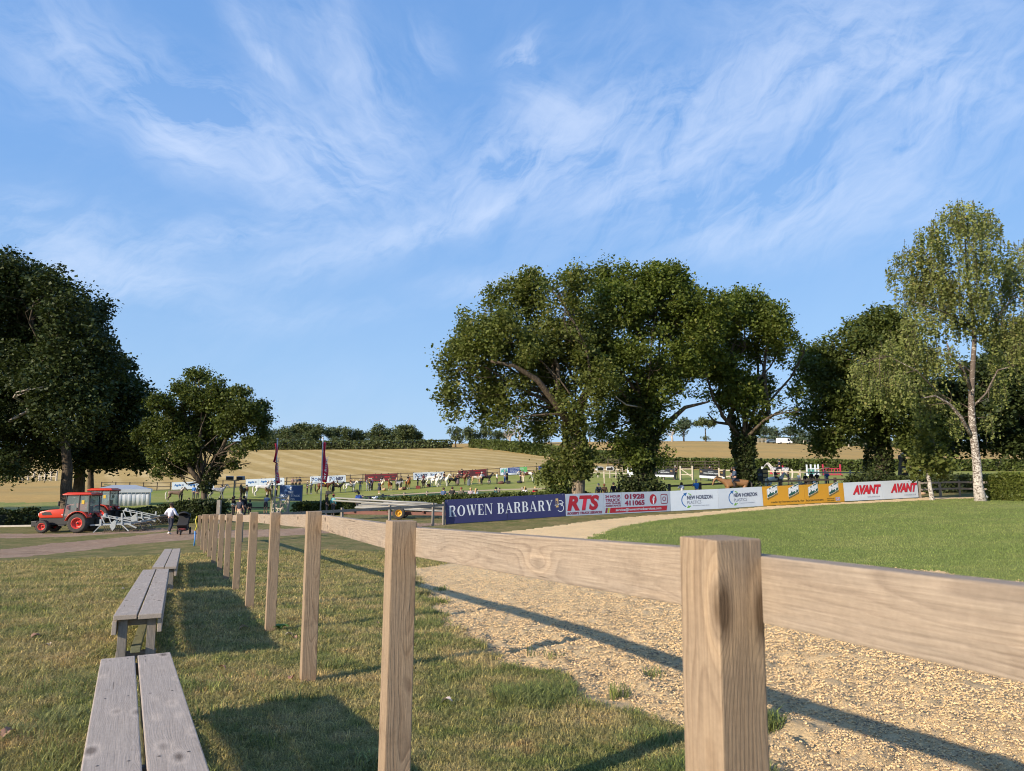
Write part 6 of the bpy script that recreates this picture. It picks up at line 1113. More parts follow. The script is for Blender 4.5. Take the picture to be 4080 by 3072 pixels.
# ------------------------------------------------------------------ floodlight and speaker posts
plain('lamp_grey', (.20, .20, .22), .5, .1)
def lamp_post(px, Y, py, label, white=False):
    g = G(px, Y); H = W(px, py, Y).z - g.z; r = empty('loudspeaker_post', g, 0, label, 'loudspeaker'); beam_obj('shaft', (0, 0, -.2), (0, 0, H), .10, .10, 'pale_rail' if white else 'old_wood', r, up=(1, 0, 0)); beam_obj('crossbar', (-.4, 0, H - .02), (.45, 0, H - .02), .06, .06, 'old_wood', r)
    for s, rz in ((-.48, .3), (.62, -.2)):
        o = MB().box((-.36, -.22, 0), (.36, .18, .36)).build('speaker', 'lamp_grey' if not white else 'print_white', r, bevel=.03); o.location = (s, 0, H + .05); o.rotation_euler = (.1, 0, rz)
        q = MB().box((-.30, -.235, .04), (.30, -.222, .31)).build('grille', 'board_black', o)
lamp_post(929, 72, 1914, 'timber post with two grey loudspeakers in the ring behind the hedge'); lamp_post(2408, 74, 1876, 'pale post with two white loudspeakers between the left oaks', True)

# ------------------------------------------------------------------ marquee
def marquee():
    Y = 80; plain('canvas', (.66, .70, .76), .55, .05, 2); plain('canvas_roof', (.36, .38, .40), .5, .05, 2)
    xl, xr = G(352, Y).x, G(548, Y).x; c = Vector(((xl + xr) / 2, Y + 2, gz((xl + xr) / 2, Y))); r = empty('marquee', c, 0, 'white frame marquee with ridged roof behind the tractors', 'tent'); hw = (xr - xl) / 2; e = W(500, 1964, Y).z - c.z + .40; top = W(500, 1932, Y + 3).z - c.z; D = 3.0
    a = R(25); r.rotation_euler = (0, 0, a)
    def wall(p, q, nm):
        mb = MB(); n = 40; p, q = Vector(p), Vector(q); d = q - p; nr = Vector((-d.y, d.x, 0)).normalized()
        for i in range(n + 1):
            t = i / n; o = nr * (.05 * math.sin(i * 1.9) + .02 * math.sin(i * .7))
            for z, k in ((-.3, 1), (e, .15)): s = p + d * t + o * k; mb.v.append((s.x, s.y, z))
        for i in range(n): mb.f.append((2 * i, 2 * i + 2, 2 * i + 3, 2 * i + 1))
        o = mb.build(nm, 'canvas', r, True); o.modifiers.new('t', 'SOLIDIFY').thickness = .01
    wall((-hw, -D, 0), (hw, -D, 0), 'wall'); wall((hw, -D, 0), (hw, D, 0), 'wall'); wall((-hw, D, 0), (-hw, -D, 0), 'wall'); wall((hw, D, 0), (-hw, D, 0), 'wall')
    mb = MB(); E = .12; xs = [-hw - E, -hw * .35, hw * .35, hw + E]; v = [(-hw - E, -D - E, e), (hw + E, -D - E, e), (hw + E, D + E, e), (-hw - E, D + E, e), (-hw + 1.6, 0, top), (hw - 1.6, 0, top)]
    mb.add(v, [(0, 1, 5, 4), (1, 2, 5), (2, 3, 4, 5), (3, 0, 4)]); mb.build('roof', 'canvas_roof', r)
    vb = MB(); vb.box((-hw - E - .01, -D - E - .015, e - .35), (hw + E + .01, -D - E + .005, e)); vb.build('valance', 'canvas', r); vb = MB(); vb.box((hw + E - .01, -D - E, e - .35), (hw + E + .01, D + E, e)); vb.build('valance', 'canvas', r)
    for x in (-hw, hw): beam_obj('leg', (x, -D - .05, -.4), (x, -D - .05, e), .07, .07, 'bolt', r, up=(1, 0, 0))
marquee()
# ------------------------------------------------------------------ figures grown with the Skin modifier
def skin(name, V, E, Rr, root, sub=1):
    keys = list(V); idx = {k: i for i, k in enumerate(keys)}; me = bpy.data.meshes.new(name); me.from_pydata([V[k] for k in keys], [(idx[a], idx[b]) for a, b in E], [])
    o = bpy.data.objects.new(name, me); COL.objects.link(o); o.modifiers.new('skin', 'SKIN'); sv = me.skin_vertices[0].data
    for k in keys: r = Rr[k]; sv[idx[k]].radius = (r, r) if not isinstance(r, tuple) else r; sv[idx[k]].use_root = (k == root)
    if sub: m = o.modifiers.new('s', 'SUBSURF'); m.levels = sub; m.render_levels = sub
    dg = bpy.context.evaluated_depsgraph_get(); out = bpy.data.meshes.new_from_object(o.evaluated_get(dg)); bpy.data.objects.remove(o); out.name = name
    out.polygons.foreach_set('use_smooth', [True] * len(out.polygons)); return out
def join_into(me, mb):
    bm = bmesh.new(); bm.from_mesh(me); vs = [bm.verts.new(v) for v in mb.v]
    for f in mb.f:
        try: bm.faces.new([vs[i] for i in f]).smooth = True
        except ValueError: pass
    bm.to_mesh(me); bm.free(); return me
BASEJ = dict(pelvis=(0, 0, .96), waist=(0, 0, 1.10), chest=(0, .01, 1.28), neckb=(0, 0, 1.44), neck=(0, .01, 1.52), head=(0, .03, 1.61), crown=(0, .025, 1.685), nose=(0, .105, 1.60),
             shL=(-.165, 0, 1.40), shR=(.165, 0, 1.40), elL=(-.225, -.03, 1.13), elR=(.225, -.03, 1.13), wrL=(-.225, .05, .90), wrR=(.225, .05, .90), haL=(-.22, .07, .83), haR=(.22, .07, .83),
             hpL=(-.085, 0, .90), hpR=(.085, 0, .90), knL=(-.095, .02, .50), knR=(.095, .02, .50), anL=(-.10, -.01, .09), anR=(.10, -.01, .09), toL=(-.11, .13, .04), toR=(.11, .13, .04))
BASER = dict(pelvis=.13, waist=.115, chest=.135, neckb=.075, neck=.05, head=.092, crown=.07, nose=.018, shL=.062, shR=.062, elL=.042, elR=.042, wrL=.030, wrR=.030, haL=.034, haR=.034, hpL=.088, hpR=.088, knL=.058, knR=.058, anL=.040, anR=.040, toL=.036, toR=.036)
EDG = [('pelvis', 'waist'), ('waist', 'chest'), ('chest', 'neckb'), ('neckb', 'neck'), ('neck', 'head'), ('head', 'crown'), ('head', 'nose'), ('chest', 'shL'), ('chest', 'shR'), ('shL', 'elL'), ('elL', 'wrL'), ('wrL', 'haL'), ('shR', 'elR'), ('elR', 'wrR'), ('wrR', 'haR'), ('pelvis', 'hpL'), ('pelvis', 'hpR'), ('hpL', 'knL'), ('knL', 'anL'), ('anL', 'toL'), ('hpR', 'knR'), ('knR', 'anR'), ('anR', 'toR')]
def shift(d, keys, off): return {k: tuple(a + b for a, b in zip(BASEJ[k], off)) for k in keys}
POSES = {
 'stand': {}, 'hips': dict(elL=(-.36, -.05, 1.17), wrL=(-.19, .08, 1.06), haL=(-.15, .12, 1.04), elR=(.36, -.05, 1.17), wrR=(.19, .08, 1.06), haR=(.15, .12, 1.04)),
 'front': dict(elL=(-.25, .02, 1.15), wrL=(-.10, .22, 1.17), haL=(-.04, .26, 1.18), elR=(.25, .02, 1.15), wrR=(.10, .22, 1.15), haR=(.04, .26, 1.15)),
 'point': dict(elR=(.30, .25, 1.36), wrR=(.32, .50, 1.36), haR=(.32, .58, 1.36), elL=(-.34, -.04, 1.17), wrL=(-.19, .10, 1.03), haL=(-.14, .13, 1.0)),
 'walk': dict(knL=(-.09, .14, .52), anL=(-.10, .20, .10), toL=(-.11, .33, .06), knR=(.09, -.04, .50), anR=(.10, -.26, .15), toR=(.11, -.14, .06), wrL=(-.24, -.02, .92), haL=(-.23, -.02, .85), wrR=(.24, .12, .93), haR=(.23, .16, .87)),
 'push': dict(knL=(-.08, .10, .52), anL=(-.08, .02, .09), toL=(-.09, .16, .04), knR=(.08, .02, .50), anR=(.09, -.20, .12), toR=(.10, -.08, .04), elL=(-.27, -.06, 1.15), wrL=(-.22, .14, 1.06), haL=(-.18, .20, 1.04), elR=(.27, .02, 1.14), wrR=(.26, .26, 1.02), haR=(.26, .33, 1.02)),
 'lean': dict(chest=(0, .16, 1.22), neckb=(0, .24, 1.36), neck=(0, .28, 1.42), head=(0, .32, 1.50), crown=(0, .31, 1.575), nose=(0, .40, 1.48), shL=(-.165, .20, 1.30), shR=(.165, .20, 1.30), elL=(-.24, .36, 1.14), wrL=(-.06, .50, 1.16), haL=(0, .53, 1.16), elR=(.24, .36, 1.14), wrR=(.06, .50, 1.18), haR=(.01, .54, 1.19), waist=(0, .06, 1.08)),
 'phone': dict(elR=(.24, .12, 1.18), wrR=(.12, .20, 1.42), haR=(.08, .20, 1.50), elL=(-.24, .14, 1.20), wrL=(-.10, .22, 1.42), haL=(-.06, .22, 1.50)),
 'crouch': dict(pelvis=(0, -.12, .32), waist=(0, -.06, .46), chest=(0, .04, .62), neckb=(0, .10, .77), neck=(0, .13, .83), head=(0, .17, .92), crown=(0, .17, .995), nose=(0, .25, .90), shL=(-.15, .08, .72), shR=(.15, .08, .72), elL=(-.22, .20, .50), wrL=(-.12, .40, .48), haL=(-.08, .46, .46), elR=(.22, .20, .50), wrR=(.12, .40, .48), haR=(.08, .46, .46), hpL=(-.09, -.12, .30), hpR=(.09, -.12, .30), knL=(-.16, .28, .42), knR=(.16, .28, .42), anL=(-.12, .05, .09), anR=(.12, .05, .09), toL=(-.13, .19, .04), toR=(.13, .19, .04)),
 'bend': dict(waist=(0, .10, 1.10), chest=(0, .30, 1.12), neckb=(0, .44, 1.14), neck=(0, .50, 1.15), head=(0, .58, 1.16), crown=(0, .65, 1.19), nose=(0, .60, 1.06), shL=(-.16, .38, 1.14), shR=(.16, .38, 1.14), elL=(-.18, .42, .88), wrL=(-.12, .50, .68), haL=(-.12, .52, .60), elR=(.18, .42, .88), wrR=(.12, .50, .68), haR=(.12, .52, .60)),
}
RIDE = {k: (v[0], v[1], v[2] - .88) for k, v in BASEJ.items()}
RIDE.update(hpL=(-.13, .02, .06), hpR=(.13, .02, .06), knL=(-.30, .30, -.16), knR=(.30, .30, -.16), anL=(-.31, .10, -.56), anR=(.31, .10, -.56), toL=(-.32, .24, -.60), toR=(.32, .24, -.60), elL=(-.20, .06, .28), wrL=(-.10, .30, .24), haL=(-.07, .36, .24), elR=(.20, .06, .28), wrR=(.10, .30, .24), haR=(.07, .36, .24))
_fig = {}
def hand_fingers(mb, J, s):
    w, h = Vector(J['wr' + s]), Vector(J['ha' + s]); d = (h - w).normalized(); sd = d.cross(Vector((0, 0, 1))); sd = sd.normalized() if sd.length > .2 else Vector((0, 1, 0)); up = sd.cross(d)
    for i, L in enumerate((.055, .066, .062, .048)):
        o = h + sd * (i - 1.5) * .018 + d * .015; mb.tube([o, o + d * L * .55 + up * .004, o + d * L * .95 - up * .018], [.009, .008, .006], 4)
    o = h + sd * -.030 - d * .02; mb.tube([o, o - sd * .02 + d * .03, o - sd * .018 + d * .055], [.011, .010, .007], 4)
def figure(pose, female=False):
    key = (pose, female)
    if key in _fig: return _fig[key]
    J = dict(RIDE) if pose == 'ride' else dict(BASEJ)
    if pose != 'ride': J.update(POSES[pose])
    Rr = dict(BASER)
    if female:
        Rr['chest'] = .122; Rr['waist'] = .098; Rr['shL'] = Rr['shR'] = .052
        for k in ('shL', 'shR'): x, y, z = J[k]; J[k] = (x * .90, y, z)
    body = skin('body', J, EDG, Rr, 'pelvis'); mb = MB(); hand_fingers(mb, J, 'L'); hand_fingers(mb, J, 'R')
    hd = Vector(J['head'])
    for s in (-1, 1): mb.ball((hd.x + s * .088, hd.y - .01, hd.z), (.012, .02, .028), 6, 4); mb.ball((hd.x + s * .032, hd.y + .078, hd.z + .015), (.013, .008, .008), 6, 4)
    mb.ball((hd.x, hd.y + .082, hd.z - .045), (.024, .008, .007), 6, 4); join_into(body, mb)
    def sub(keys, add, root, ends=None, cut=None):
        ks = set(keys); V = {k: J[k] for k in keys}
        if ends:
            for k, (a, b, t) in ends.items(): V[k] = tuple(J[a][i] + (J[b][i] - J[a][i]) * t for i in range(3)); Rr2[k] = Rr[a] + (Rr[b] - Rr[a]) * t
        return V
    def garment(name, keys, edges, add, extra=None):
        V = {k: J[k] for k in keys}; RR = {k: Rr[k] + add for k in keys}
        for k, (a, b, t) in (extra or {}).items(): V[k] = tuple(J[a][i] + (J[b][i] - J[a][i]) * t for i in range(3)); RR[k] = Rr[a] + (Rr[b] - Rr[a]) * t + add
        return skin(name, V, edges, RR, keys[0])
    tk = ['chest', 'waist', 'pelvis', 'shL', 'shR', 'elL', 'elR']; te = [('pelvis', 'waist'), ('waist', 'chest'), ('chest', 'nb'), ('chest', 'shL'), ('chest', 'shR'), ('shL', 'elL'), ('shR', 'elR')]; ex = {'nb': ('chest', 'neckb', .82)}
    long_ = garment('top', tk, te + [('elL', 'wl'), ('elR', 'wr')], .020, dict(ex, wl=('elL', 'wrL', .93), wr=('elR', 'wrR', .93)))
    short = garment('top', ['chest', 'waist', 'pelvis', 'shL', 'shR'], te[:5] + [('shL', 'sl'), ('shR', 'sr')], .020, dict(ex, sl=('shL', 'elL', .75), sr=('shR', 'elR', .75)))
    bk = ['pelvis', 'hpL', 'hpR', 'knL', 'knR']; be = [('wb', 'pelvis'), ('pelvis', 'hpL'), ('pelvis', 'hpR')]
    trou = garment('trousers', bk, be + [('hpL', 'knL'), ('hpR', 'knR'), ('knL', 'al'), ('knR', 'ar')], .016, {'wb': ('pelvis', 'waist', .5), 'al': ('knL', 'anL', .94), 'ar': ('knR', 'anR', .94)})
    shor = garment('shorts', ['pelvis', 'hpL', 'hpR'], be + [('hpL', 'al'), ('hpR', 'ar')], .024, {'wb': ('pelvis', 'waist', .5), 'al': ('hpL', 'knL', .85), 'ar': ('hpR', 'knR', .85)})
    sh = MB()
    for s in 'LR':
        a, t = Vector(J['an' + s]), Vector(J['to' + s]); sh.tube([a + Vector((0, -.03, -.01)), a.lerp(t, .5) + Vector((0, 0, -.012)), t + (t - a).normalized() * .045 + Vector((0, 0, -.004))], [.054, .052, .040], 8)
    bt = MB()
    for s in 'LR': k, a, t = Vector(J['kn' + s]), Vector(J['an' + s]), Vector(J['to' + s]); bt.tube([k.lerp(a, .12), k.lerp(a, .5), a], [.070, .068, .054], 8); bt.tube([a + Vector((0, -.03, -.01)), a.lerp(t, .5), t + (t - a).normalized() * .045], [.056, .052, .040], 8)
    r = dict(J=J, body=body, long=long_, short=short, trousers=trou, shorts=shor, shoes=sh.mesh('shoes'), boots=bt.mesh('boots')); _fig[key] = r; return r
_cl = {}
def clo(c):
    """cloth material from a colour triple or a known name"""
    if isinstance(c, str): return c
    n = 'cloth_%03d_%03d_%03d' % tuple(int(v * 999) for v in c)
    if n not in MATS: plain(n, c, .8, .16, 9, .004)
    return n
for n_, c_ in (('skin', (.50, .29, .20)), ('skin_tan', (.36, .20, .13)), ('hair_brown', (.055, .030, .018)), ('hair_blonde', (.48, .33, .15)), ('hair_grey', (.38, .36, .34)), ('hair_red', (.20, .07, .03)), ('hair_black', (.015, .012, .010)), ('hat_black', (.010, .010, .013)), ('hat_cream', (.60, .53, .42)), ('shoe_dark', (.02, .017, .015)), ('shoe_white', (.62, .58, .52))): plain(n_, c_, .7 if 'hat' not in n_ else .55, .12, 12)
def add(name, me, mat, root):
    o = bpy.data.objects.new(name, me); COL.objects.link(o); o.parent = root
    if not me.materials: me.materials.append(MATS[mat])
    o.material_slots[0].link = 'OBJECT'; o.material_slots[0].material = MATS[mat]; return o
def hatmesh(kind, hd):
    x, y, z = hd
    key = ('hat', kind, tuple(round(v, 2) for v in hd))
    if key in _fig: return _fig[key]
    mb = MB()
    if kind == 'sun': mb.lathe([(.0, .135), (.07, .135), (.095, .11), (.104, .045), (.20, .022), (.205, .016), (.10, .03)], n=18, c=(x, y, z))
    elif kind == 'bowler': mb.lathe([(0, .150), (.06, .140), (.098, .10), (.108, .045), (.135, .038), (.135, .030), (.10, .032)], n=16, c=(x, y, z))
    elif kind == 'riding': mb.lathe([(0, .145), (.07, .132), (.108, .085), (.115, .02), (.110, .0)], n=16, c=(x, y, z)); mb.tube([(x - .06, y + .10, z + .035), (x, y + .17, z + .025), (x + .06, y + .10, z + .035)], .012, 6)
    elif kind == 'cap': mb.lathe([(0, .122), (.06, .115), (.098, .075), (.103, .02)], n=14, c=(x, y, z)); mb.box((x - .06, y + .08, z + .025), (x + .06, y + .18, z + .035))
    _fig[key] = mb.mesh('hat'); return _fig[key]
def hairmesh(kind, hd):
    x, y, z = hd; key = ('hair', kind, tuple(round(v, 2) for v in hd))
    if key in _fig: return _fig[key]
    mb = MB(); k = 0; nu = 14
    mb.lathe([(0, .105), (.05, .098), (.085, .065), (.100, .015), (.094, -.035), (.065, -.07)] if kind == 'short' else [(0, .108), (.055, .10), (.09, .065), (.104, .01), (.10, -.06), (.09, -.10)], n=nu, c=(x, y - .022, z))
    if kind == 'long': mb.tube([(x, y - .09, z + .02), (x, y - .115, z - .12), (x, y - .12, z - .26), (x, y - .11, z - .34)], [.075, .085, .075, .03], 10)
    if kind == 'pony': mb.tube([(x, y - .09, z + .05), (x, y - .145, z + .02), (x, y - .15, z - .12), (x, y - .13, z - .28)], [.025, .04, .035, .012], 8)
    if kind == 'bun': mb.ball((x, y - .12, z + .03), .045)
    _fig[key] = mb.mesh('hair'); return _fig[key]
def person(label, loc, rz=180, h=1.7, pose='stand', top=(.3, .3, .3), sleeves='long', bottom=(.05, .05, .06), legs='trousers', hair='hair_brown', hs='short', hat=None, hatc='hat_black', skin_='skin', shoes='shoe_dark', female=False, group=None, extras=None, skirt=None, vest=None):
    F = figure(pose, female); root = empty('person', loc, R(rz), label, 'person', group); s = h / 1.755; root.scale = (s, s, s)
    add('body', F['body'], skin_, root); add('top', F[sleeves], clo(top), root)
    if vest is not None:
        o = add('waistcoat', F['short'], clo(vest), root); o.scale = (1.04, 1.12, 1.002); o.location = (0, 0, .004)
    add(legs, F[legs], clo(bottom), root)
    add('boots' if shoes == 'boots' else 'shoes', F['boots' if shoes == 'boots' else 'shoes'], 'shoe_dark' if shoes == 'boots' else shoes, root)
    hd = F['J']['head']
    if hair: add('hair', hairmesh(hs, hd), hair, root)
    if hat: add('hat', hatmesh(hat, hd), hatc, root)
    if skirt:
        c, z0, z1, r1 = skirt; key = ('skirt', round(z0, 2), round(z1, 2), round(r1, 2))
        if key not in _fig:
            mb = MB(); n = 24
            for (z, r) in ((z0, .145), (z0 - (z0 - z1) * .3, .18 + (r1 - .18) * .45), (z1, r1)):
                for j in range(n): t = 2 * math.pi * j / n; q = r * (1 + .07 * math.sin(t * 5) * (z < z0)); mb.v.append((q * math.cos(t), q * .85 * math.sin(t), z))
            for i in range(2):
                for j in range(n): mb.f.append((i * n + j, i * n + (j + 1) % n, (i + 1) * n + (j + 1) % n, (i + 1) * n + j))
            _fig[key] = mb.mesh('skirt')
        add('skirt', _fig[key], clo(c), root)
    return root

# ------------------------------------------------------------------ horses
def horse_mesh(pose):
    """withers about 1.55 m, facing +Y"""
    hd = {'stand': 0, 'low': 1, 'turn': 2, 'up': 3}[pose.split('_')[0]]
    J = dict(rump=(0, -.78, 1.28), croup=(0, -.50, 1.33), loin=(0, -.15, 1.28), barrel=(0, .20, 1.22), chest=(0, .58, 1.24), base=(0, .80, 1.36))
    nk = [((0, 1.00, 1.62), (0, 1.15, 1.86), (0, 1.30, 1.88), (0, 1.52, 1.62), (0, 1.62, 1.46)), ((0, 1.08, 1.46), (0, 1.32, 1.56), (0, 1.46, 1.52), (0, 1.60, 1.22), (0, 1.64, 1.06)), ((.10, .98, 1.62), (.25, 1.08, 1.86), (.38, 1.14, 1.87), (.58, 1.20, 1.62), (.66, 1.22, 1.47)), ((0, .96, 1.66), (0, 1.04, 1.95), (0, 1.18, 2.02), (0, 1.44, 1.86), (0, 1.57, 1.76))][hd]
    J.update(neck=nk[0], poll=nk[1], brow=nk[2], nose=nk[3], muzzle=nk[4])
    Rr = dict(rump=.22, croup=.275, loin=.27, barrel=.29, chest=.27, base=.20, neck=.150, poll=.105, brow=.098, nose=.066, muzzle=.058)
    E = [('rump', 'croup'), ('croup', 'loin'), ('loin', 'barrel'), ('barrel', 'chest'), ('chest', 'base'), ('base', 'neck'), ('neck', 'poll'), ('poll', 'brow'), ('brow', 'nose'), ('nose', 'muzzle')]
    walk = pose.endswith('walk')
    for s, sx in (('L', -1), ('R', 1)):
        f = (.16 * sx if walk else 0.03 * sx); b = (-.18 * sx if walk else -.05 * sx)
        J['sh' + s] = (.15 * sx, .62, 1.00); J['el' + s] = (.16 * sx, .58, .82); J['kn' + s] = (.15 * sx, .62 + f, .48); J['fe' + s] = (.15 * sx, .60 + f * 1.5, .14); J['ho' + s] = (.15 * sx, .65 + f * 1.6, .045)
        J['hp' + s] = (.15 * sx, -.66, 1.08); J['st' + s] = (.17 * sx, -.52 + b * .3, .84); J['hk' + s] = (.15 * sx, -.86 + b * .6, .52); J['hf' + s] = (.15 * sx, -.80 + b, .15); J['hh' + s] = (.15 * sx, -.75 + b, .045)
        Rr.update({'sh' + s: .12, 'el' + s: .082, 'kn' + s: .052, 'fe' + s: .038, 'ho' + s: .052, 'hp' + s: .17, 'st' + s: .115, 'hk' + s: .055, 'hf' + s: .038, 'hh' + s: .052})
        E += [('chest', 'sh' + s), ('sh' + s, 'el' + s), ('el' + s, 'kn' + s), ('kn' + s, 'fe' + s), ('fe' + s, 'ho' + s), ('croup', 'hp' + s), ('hp' + s, 'st' + s), ('st' + s, 'hk' + s), ('hk' + s, 'hf' + s), ('hf' + s, 'hh' + s)]
    body = skin('horse', J, E, Rr, 'barrel'); mb = MB(); p = Vector(J['poll'])
    for sx in (-1, 1): mb.tube([p + Vector((.05 * sx, .0, .07)), p + Vector((.065 * sx, .01, .14)), p + Vector((.055 * sx, .02, .20))], [.028, .026, .004], 5)
    join_into(body, mb)
    mane = MB(); pts = [Vector(J['brow']) + Vector((0, .03, .07)), p + Vector((0, -.06, .10)), (p + Vector(J['neck'])) / 2 + Vector((0, -.13, .06)), Vector(J['neck']) + Vector((0, -.15, .05)), Vector(J['base']) + Vector((0, -.17, .16))]
    mane.tube(pts, [.03, .05, .055, .055, .03], 6)
    for i in range(1, 4): mane.tube([pts[i], pts[i] + Vector((.10, .02, -.10)), pts[i] + Vector((.13, .03, -.24))], [.06, .055, .015], 5)
    tail = MB(); tail.tube([(0, -.97, 1.36), (0, -1.10, 1.24), (0, -1.13, .90), (.01, -1.08, .50), (.01, -1.03, .26)], [.045, .075, .095, .085, .02], 8)
    sad = MB(); n = 9
    for i in range(n + 1):
        t = -1.15 + 2.3 * i / n
        for y in (-.12, .38): sad.v.append(((.315) * math.sin(t), y - .05, 1.235 + .315 * math.cos(t)))
    for i in range(n): sad.f.append((2 * i, 2 * i + 1, 2 * i + 3, 2 * i + 2))
    st = MB(); st.lathe([(0, .05), (.10, .045), (.17, .0), (.0, -.03)], n=12, c=(0, .10, 1.55)); st.tube([(-.30, .22, 1.30), (-.315, .20, 1.05)], .09, 6); st.tube([(.30, .22, 1.30), (.315, .20, 1.05)], .09, 6)
    br = MB(); b, nn, mz = Vector(J['brow']), Vector(J['nose']), Vector(J['muzzle']); q = Vector((.075, 0, 0)) if hd != 2 else Vector((.04, -.065, 0))
    for s in (-1, 1): br.tube([p + q * s * 1.3 + Vector((0, 0, .03)), b.lerp(nn, .4) + q * s * 1.15, nn.lerp(mz, .7) + q * s * .85, ], .011, 4); br.tube([nn.lerp(mz, .7) + q * s * .85, Vector((.12 * s, .85, 1.42)), Vector((.10 * s, .42, 1.68))], .010, 4)
    br.tube([b.lerp(nn, .55) + q, b.lerp(nn, .55) + Vector((0, .055, .05)), b.lerp(nn, .55) - q], .012, 4)
    return dict(body=body, mane=mane.mesh('mane'), tail=tail.mesh('tail'), cloth=sad.mesh('saddle_cloth'), saddle=st.mesh('saddle'), bridle=br.mesh('bridle'))
_hm = {}
for n_, c_, kw in (('coat_bay', (.13, .045, .018), dict(legs=(.42, (.02, .014, .01)))), ('coat_bright_bay', (.22, .075, .025), dict(legs=(.30, (.55, .50, .45)))), ('coat_black', (.016, .013, .012), {}), ('coat_white', (.68, .66, .62), {}), ('coat_grey', (.42, .42, .43), dict(patch=(.22, .22, .24), psc=7)), ('coat_dapple', (.16, .165, .175), dict(patch=(.35, .35, .36), psc=7, thr=.55)), ('coat_chestnut', (.28, .10, .035), dict(legs=(.25, (.5, .45, .4)))), ('coat_palomino', (.44, .28, .14), dict(patch=(.62, .56, .46), psc=2.0)), ('coat_dun', (.24, .125, .052), dict(legs=(.45, (.03, .02, .015)))), ('coat_skewbald', (.09, .035, .02), dict(patch=(.66, .63, .58), psc=1.3)), ('coat_taffy', (.19, .125, .085), dict(legs=(.22, (.5, .46, .4))))): coat(n_, c_, **kw)
for n_, c_ in (('hair_dark', (.018, .013, .010)), ('hair_pale', (.60, .55, .47)), ('hair_dun', (.05, .035, .025)), ('leather', (.035, .018, .010)), ('leather_black', (.012, .011, .011)), ('cloth_white', (.60, .60, .58)), ('cloth_black', (.012, .012, .018))): plain(n_, c_, .5, .15, 14)
def horse(label, loc, rz, wh, coat_, hair='hair_dark', pose='stand', tack=True, cloth='cloth_black', group='ponies and horses lined up in the ring', blaze=False, name='horse'):
    if pose not in _hm: _hm[pose] = horse_mesh(pose)
    M = _hm[pose]; s = wh / 1.55; r = empty(name, loc, R(rz), label, 'horse', group); r.scale = (s, s, s)
    add('body', M['body'], coat_, r); add('mane', M['mane'], hair, r); add('tail', M['tail'], hair, r); add('bridle', M['bridle'], 'leather_black', r)
    if tack: add('saddle_cloth', M['cloth'], cloth, r); add('saddle', M['saddle'], 'leather', r)
    return r, s
def rider_at(horse_root, s, rz, h, label, sink=0.0, **k):
    loc = horse_root.matrix_basis.translation + Vector((0, 0, 1.50 * s + .03 - sink)) + Vector((-math.sin(R(rz)), math.cos(R(rz)), 0)) * .06 * s
    return person(label, loc, rz, h, 'ride', **k)
JOD_C = (.50, .43, .30); JOD_Y = (.58, .42, .07); BLK = (.012, .012, .015); NAVY = (.014, .018, .045); MAR = (.10, .012, .022); TWEED = (.115, .075, .035); WHT = (.62, .63, .66)
GR = 'riders in the ring line-up'; GP = 'handlers standing in the ring'
def P_(px, Y): return G(px, Y)
# left part of the ring
h1, s = horse('chestnut horse with pale mane and tail standing behind the dark hedge at the left', P_(694, 88), -80, 1.40, 'coat_taffy', 'hair_pale', 'stand', False)
person('handler in black with a black hat beside the pale-maned horse', P_(722, 88.6), -90, 1.75, top=BLK, bottom=BLK, hat='cap', group=GP)
person('man in bright blue fleece behind the small oak trunk', P_(771, 93), 180, 1.80, top=(.03, .16, .48), bottom=(.06, .06, .08), hat='cap', group=GP)
person('person in dark clothes just right of the man in blue fleece', P_(786, 92), 180, 1.65, top=(.03, .03, .035), bottom=(.03, .03, .03), group=GP)
person('seated spectator of whom only the dark head shows over the left hedge', P_(749, 74), 0, 1.55, 'crouch', top=(.03, .03, .04), hair='hair_black')
h1, s = horse('dapple grey horse walking toward the right behind the hedge', P_(862, 90), -70, 1.45, 'coat_grey', 'hair_dun', 'stand_walk', False)
person('handler in black bowler hat leading the dapple grey horse', P_(882, 90.5), 200, 1.75, top=BLK, bottom=BLK, hat='bowler', group=GP)
h1, s = horse('dark bay pony facing the camera between two handlers', P_(970, 88), 180, 1.35, 'coat_black', 'hair_dark', 'stand', False)
person('blond handler in navy leaning beside the dark bay pony', P_(960, 89), -120, 1.75, top=NAVY, bottom=BLK, hair='hair_blonde', group=GP)
person('handler in brown jacket and white trousers with a black riding hat', P_(982, 88), 150, 1.68, top=TWEED, bottom=WHT, hat='riding', shoes='shoe_white', group=GP)
h1, s = horse('white horse facing right in front of the light blue board', P_(1043, 91), -75, 1.50, 'coat_white', 'hair_pale', 'up', False)
person('handler with white hat and black jacket at the head of the white horse', P_(1065, 92), 180, 1.85, top=BLK, bottom=BLK, hat='sun', hatc='hat_cream', group=GP)
h1, s = horse('small dun pony facing the camera beside the white horse', P_(1068, 90), 180, 1.10, 'coat_dun', 'hair_dun', 'low', False)
person('woman in beige waistcoat and tan hat by the left flagpole', P_(1082, 90), -100, 1.78, top=(.35, .30, .24), bottom=(.40, .35, .28), hat='sun', hatc='hair_dun', vest=(.05, .04, .035), female=True, group=GP)
person('black-clad handler with riding hat just left of the blue sign', P_(1101, 91), -60, 1.72, top=BLK, bottom=BLK, hat='riding', shoes='boots', group=GP)
for px, lab, c, ht in ((1165, 'spectator with bare head just above the left top of the blue sign', (.3, .2, .2), None), (1178, 'spectator with dark hair above the middle of the blue sign', (.2, .18, .16), None), (1193, 'spectator with a black hat above the right corner of the blue sign', NAVY, 'riding')): person(lab, P_(px, 108), 200, 1.72, top=c, bottom=BLK, hat=ht, group=GP)
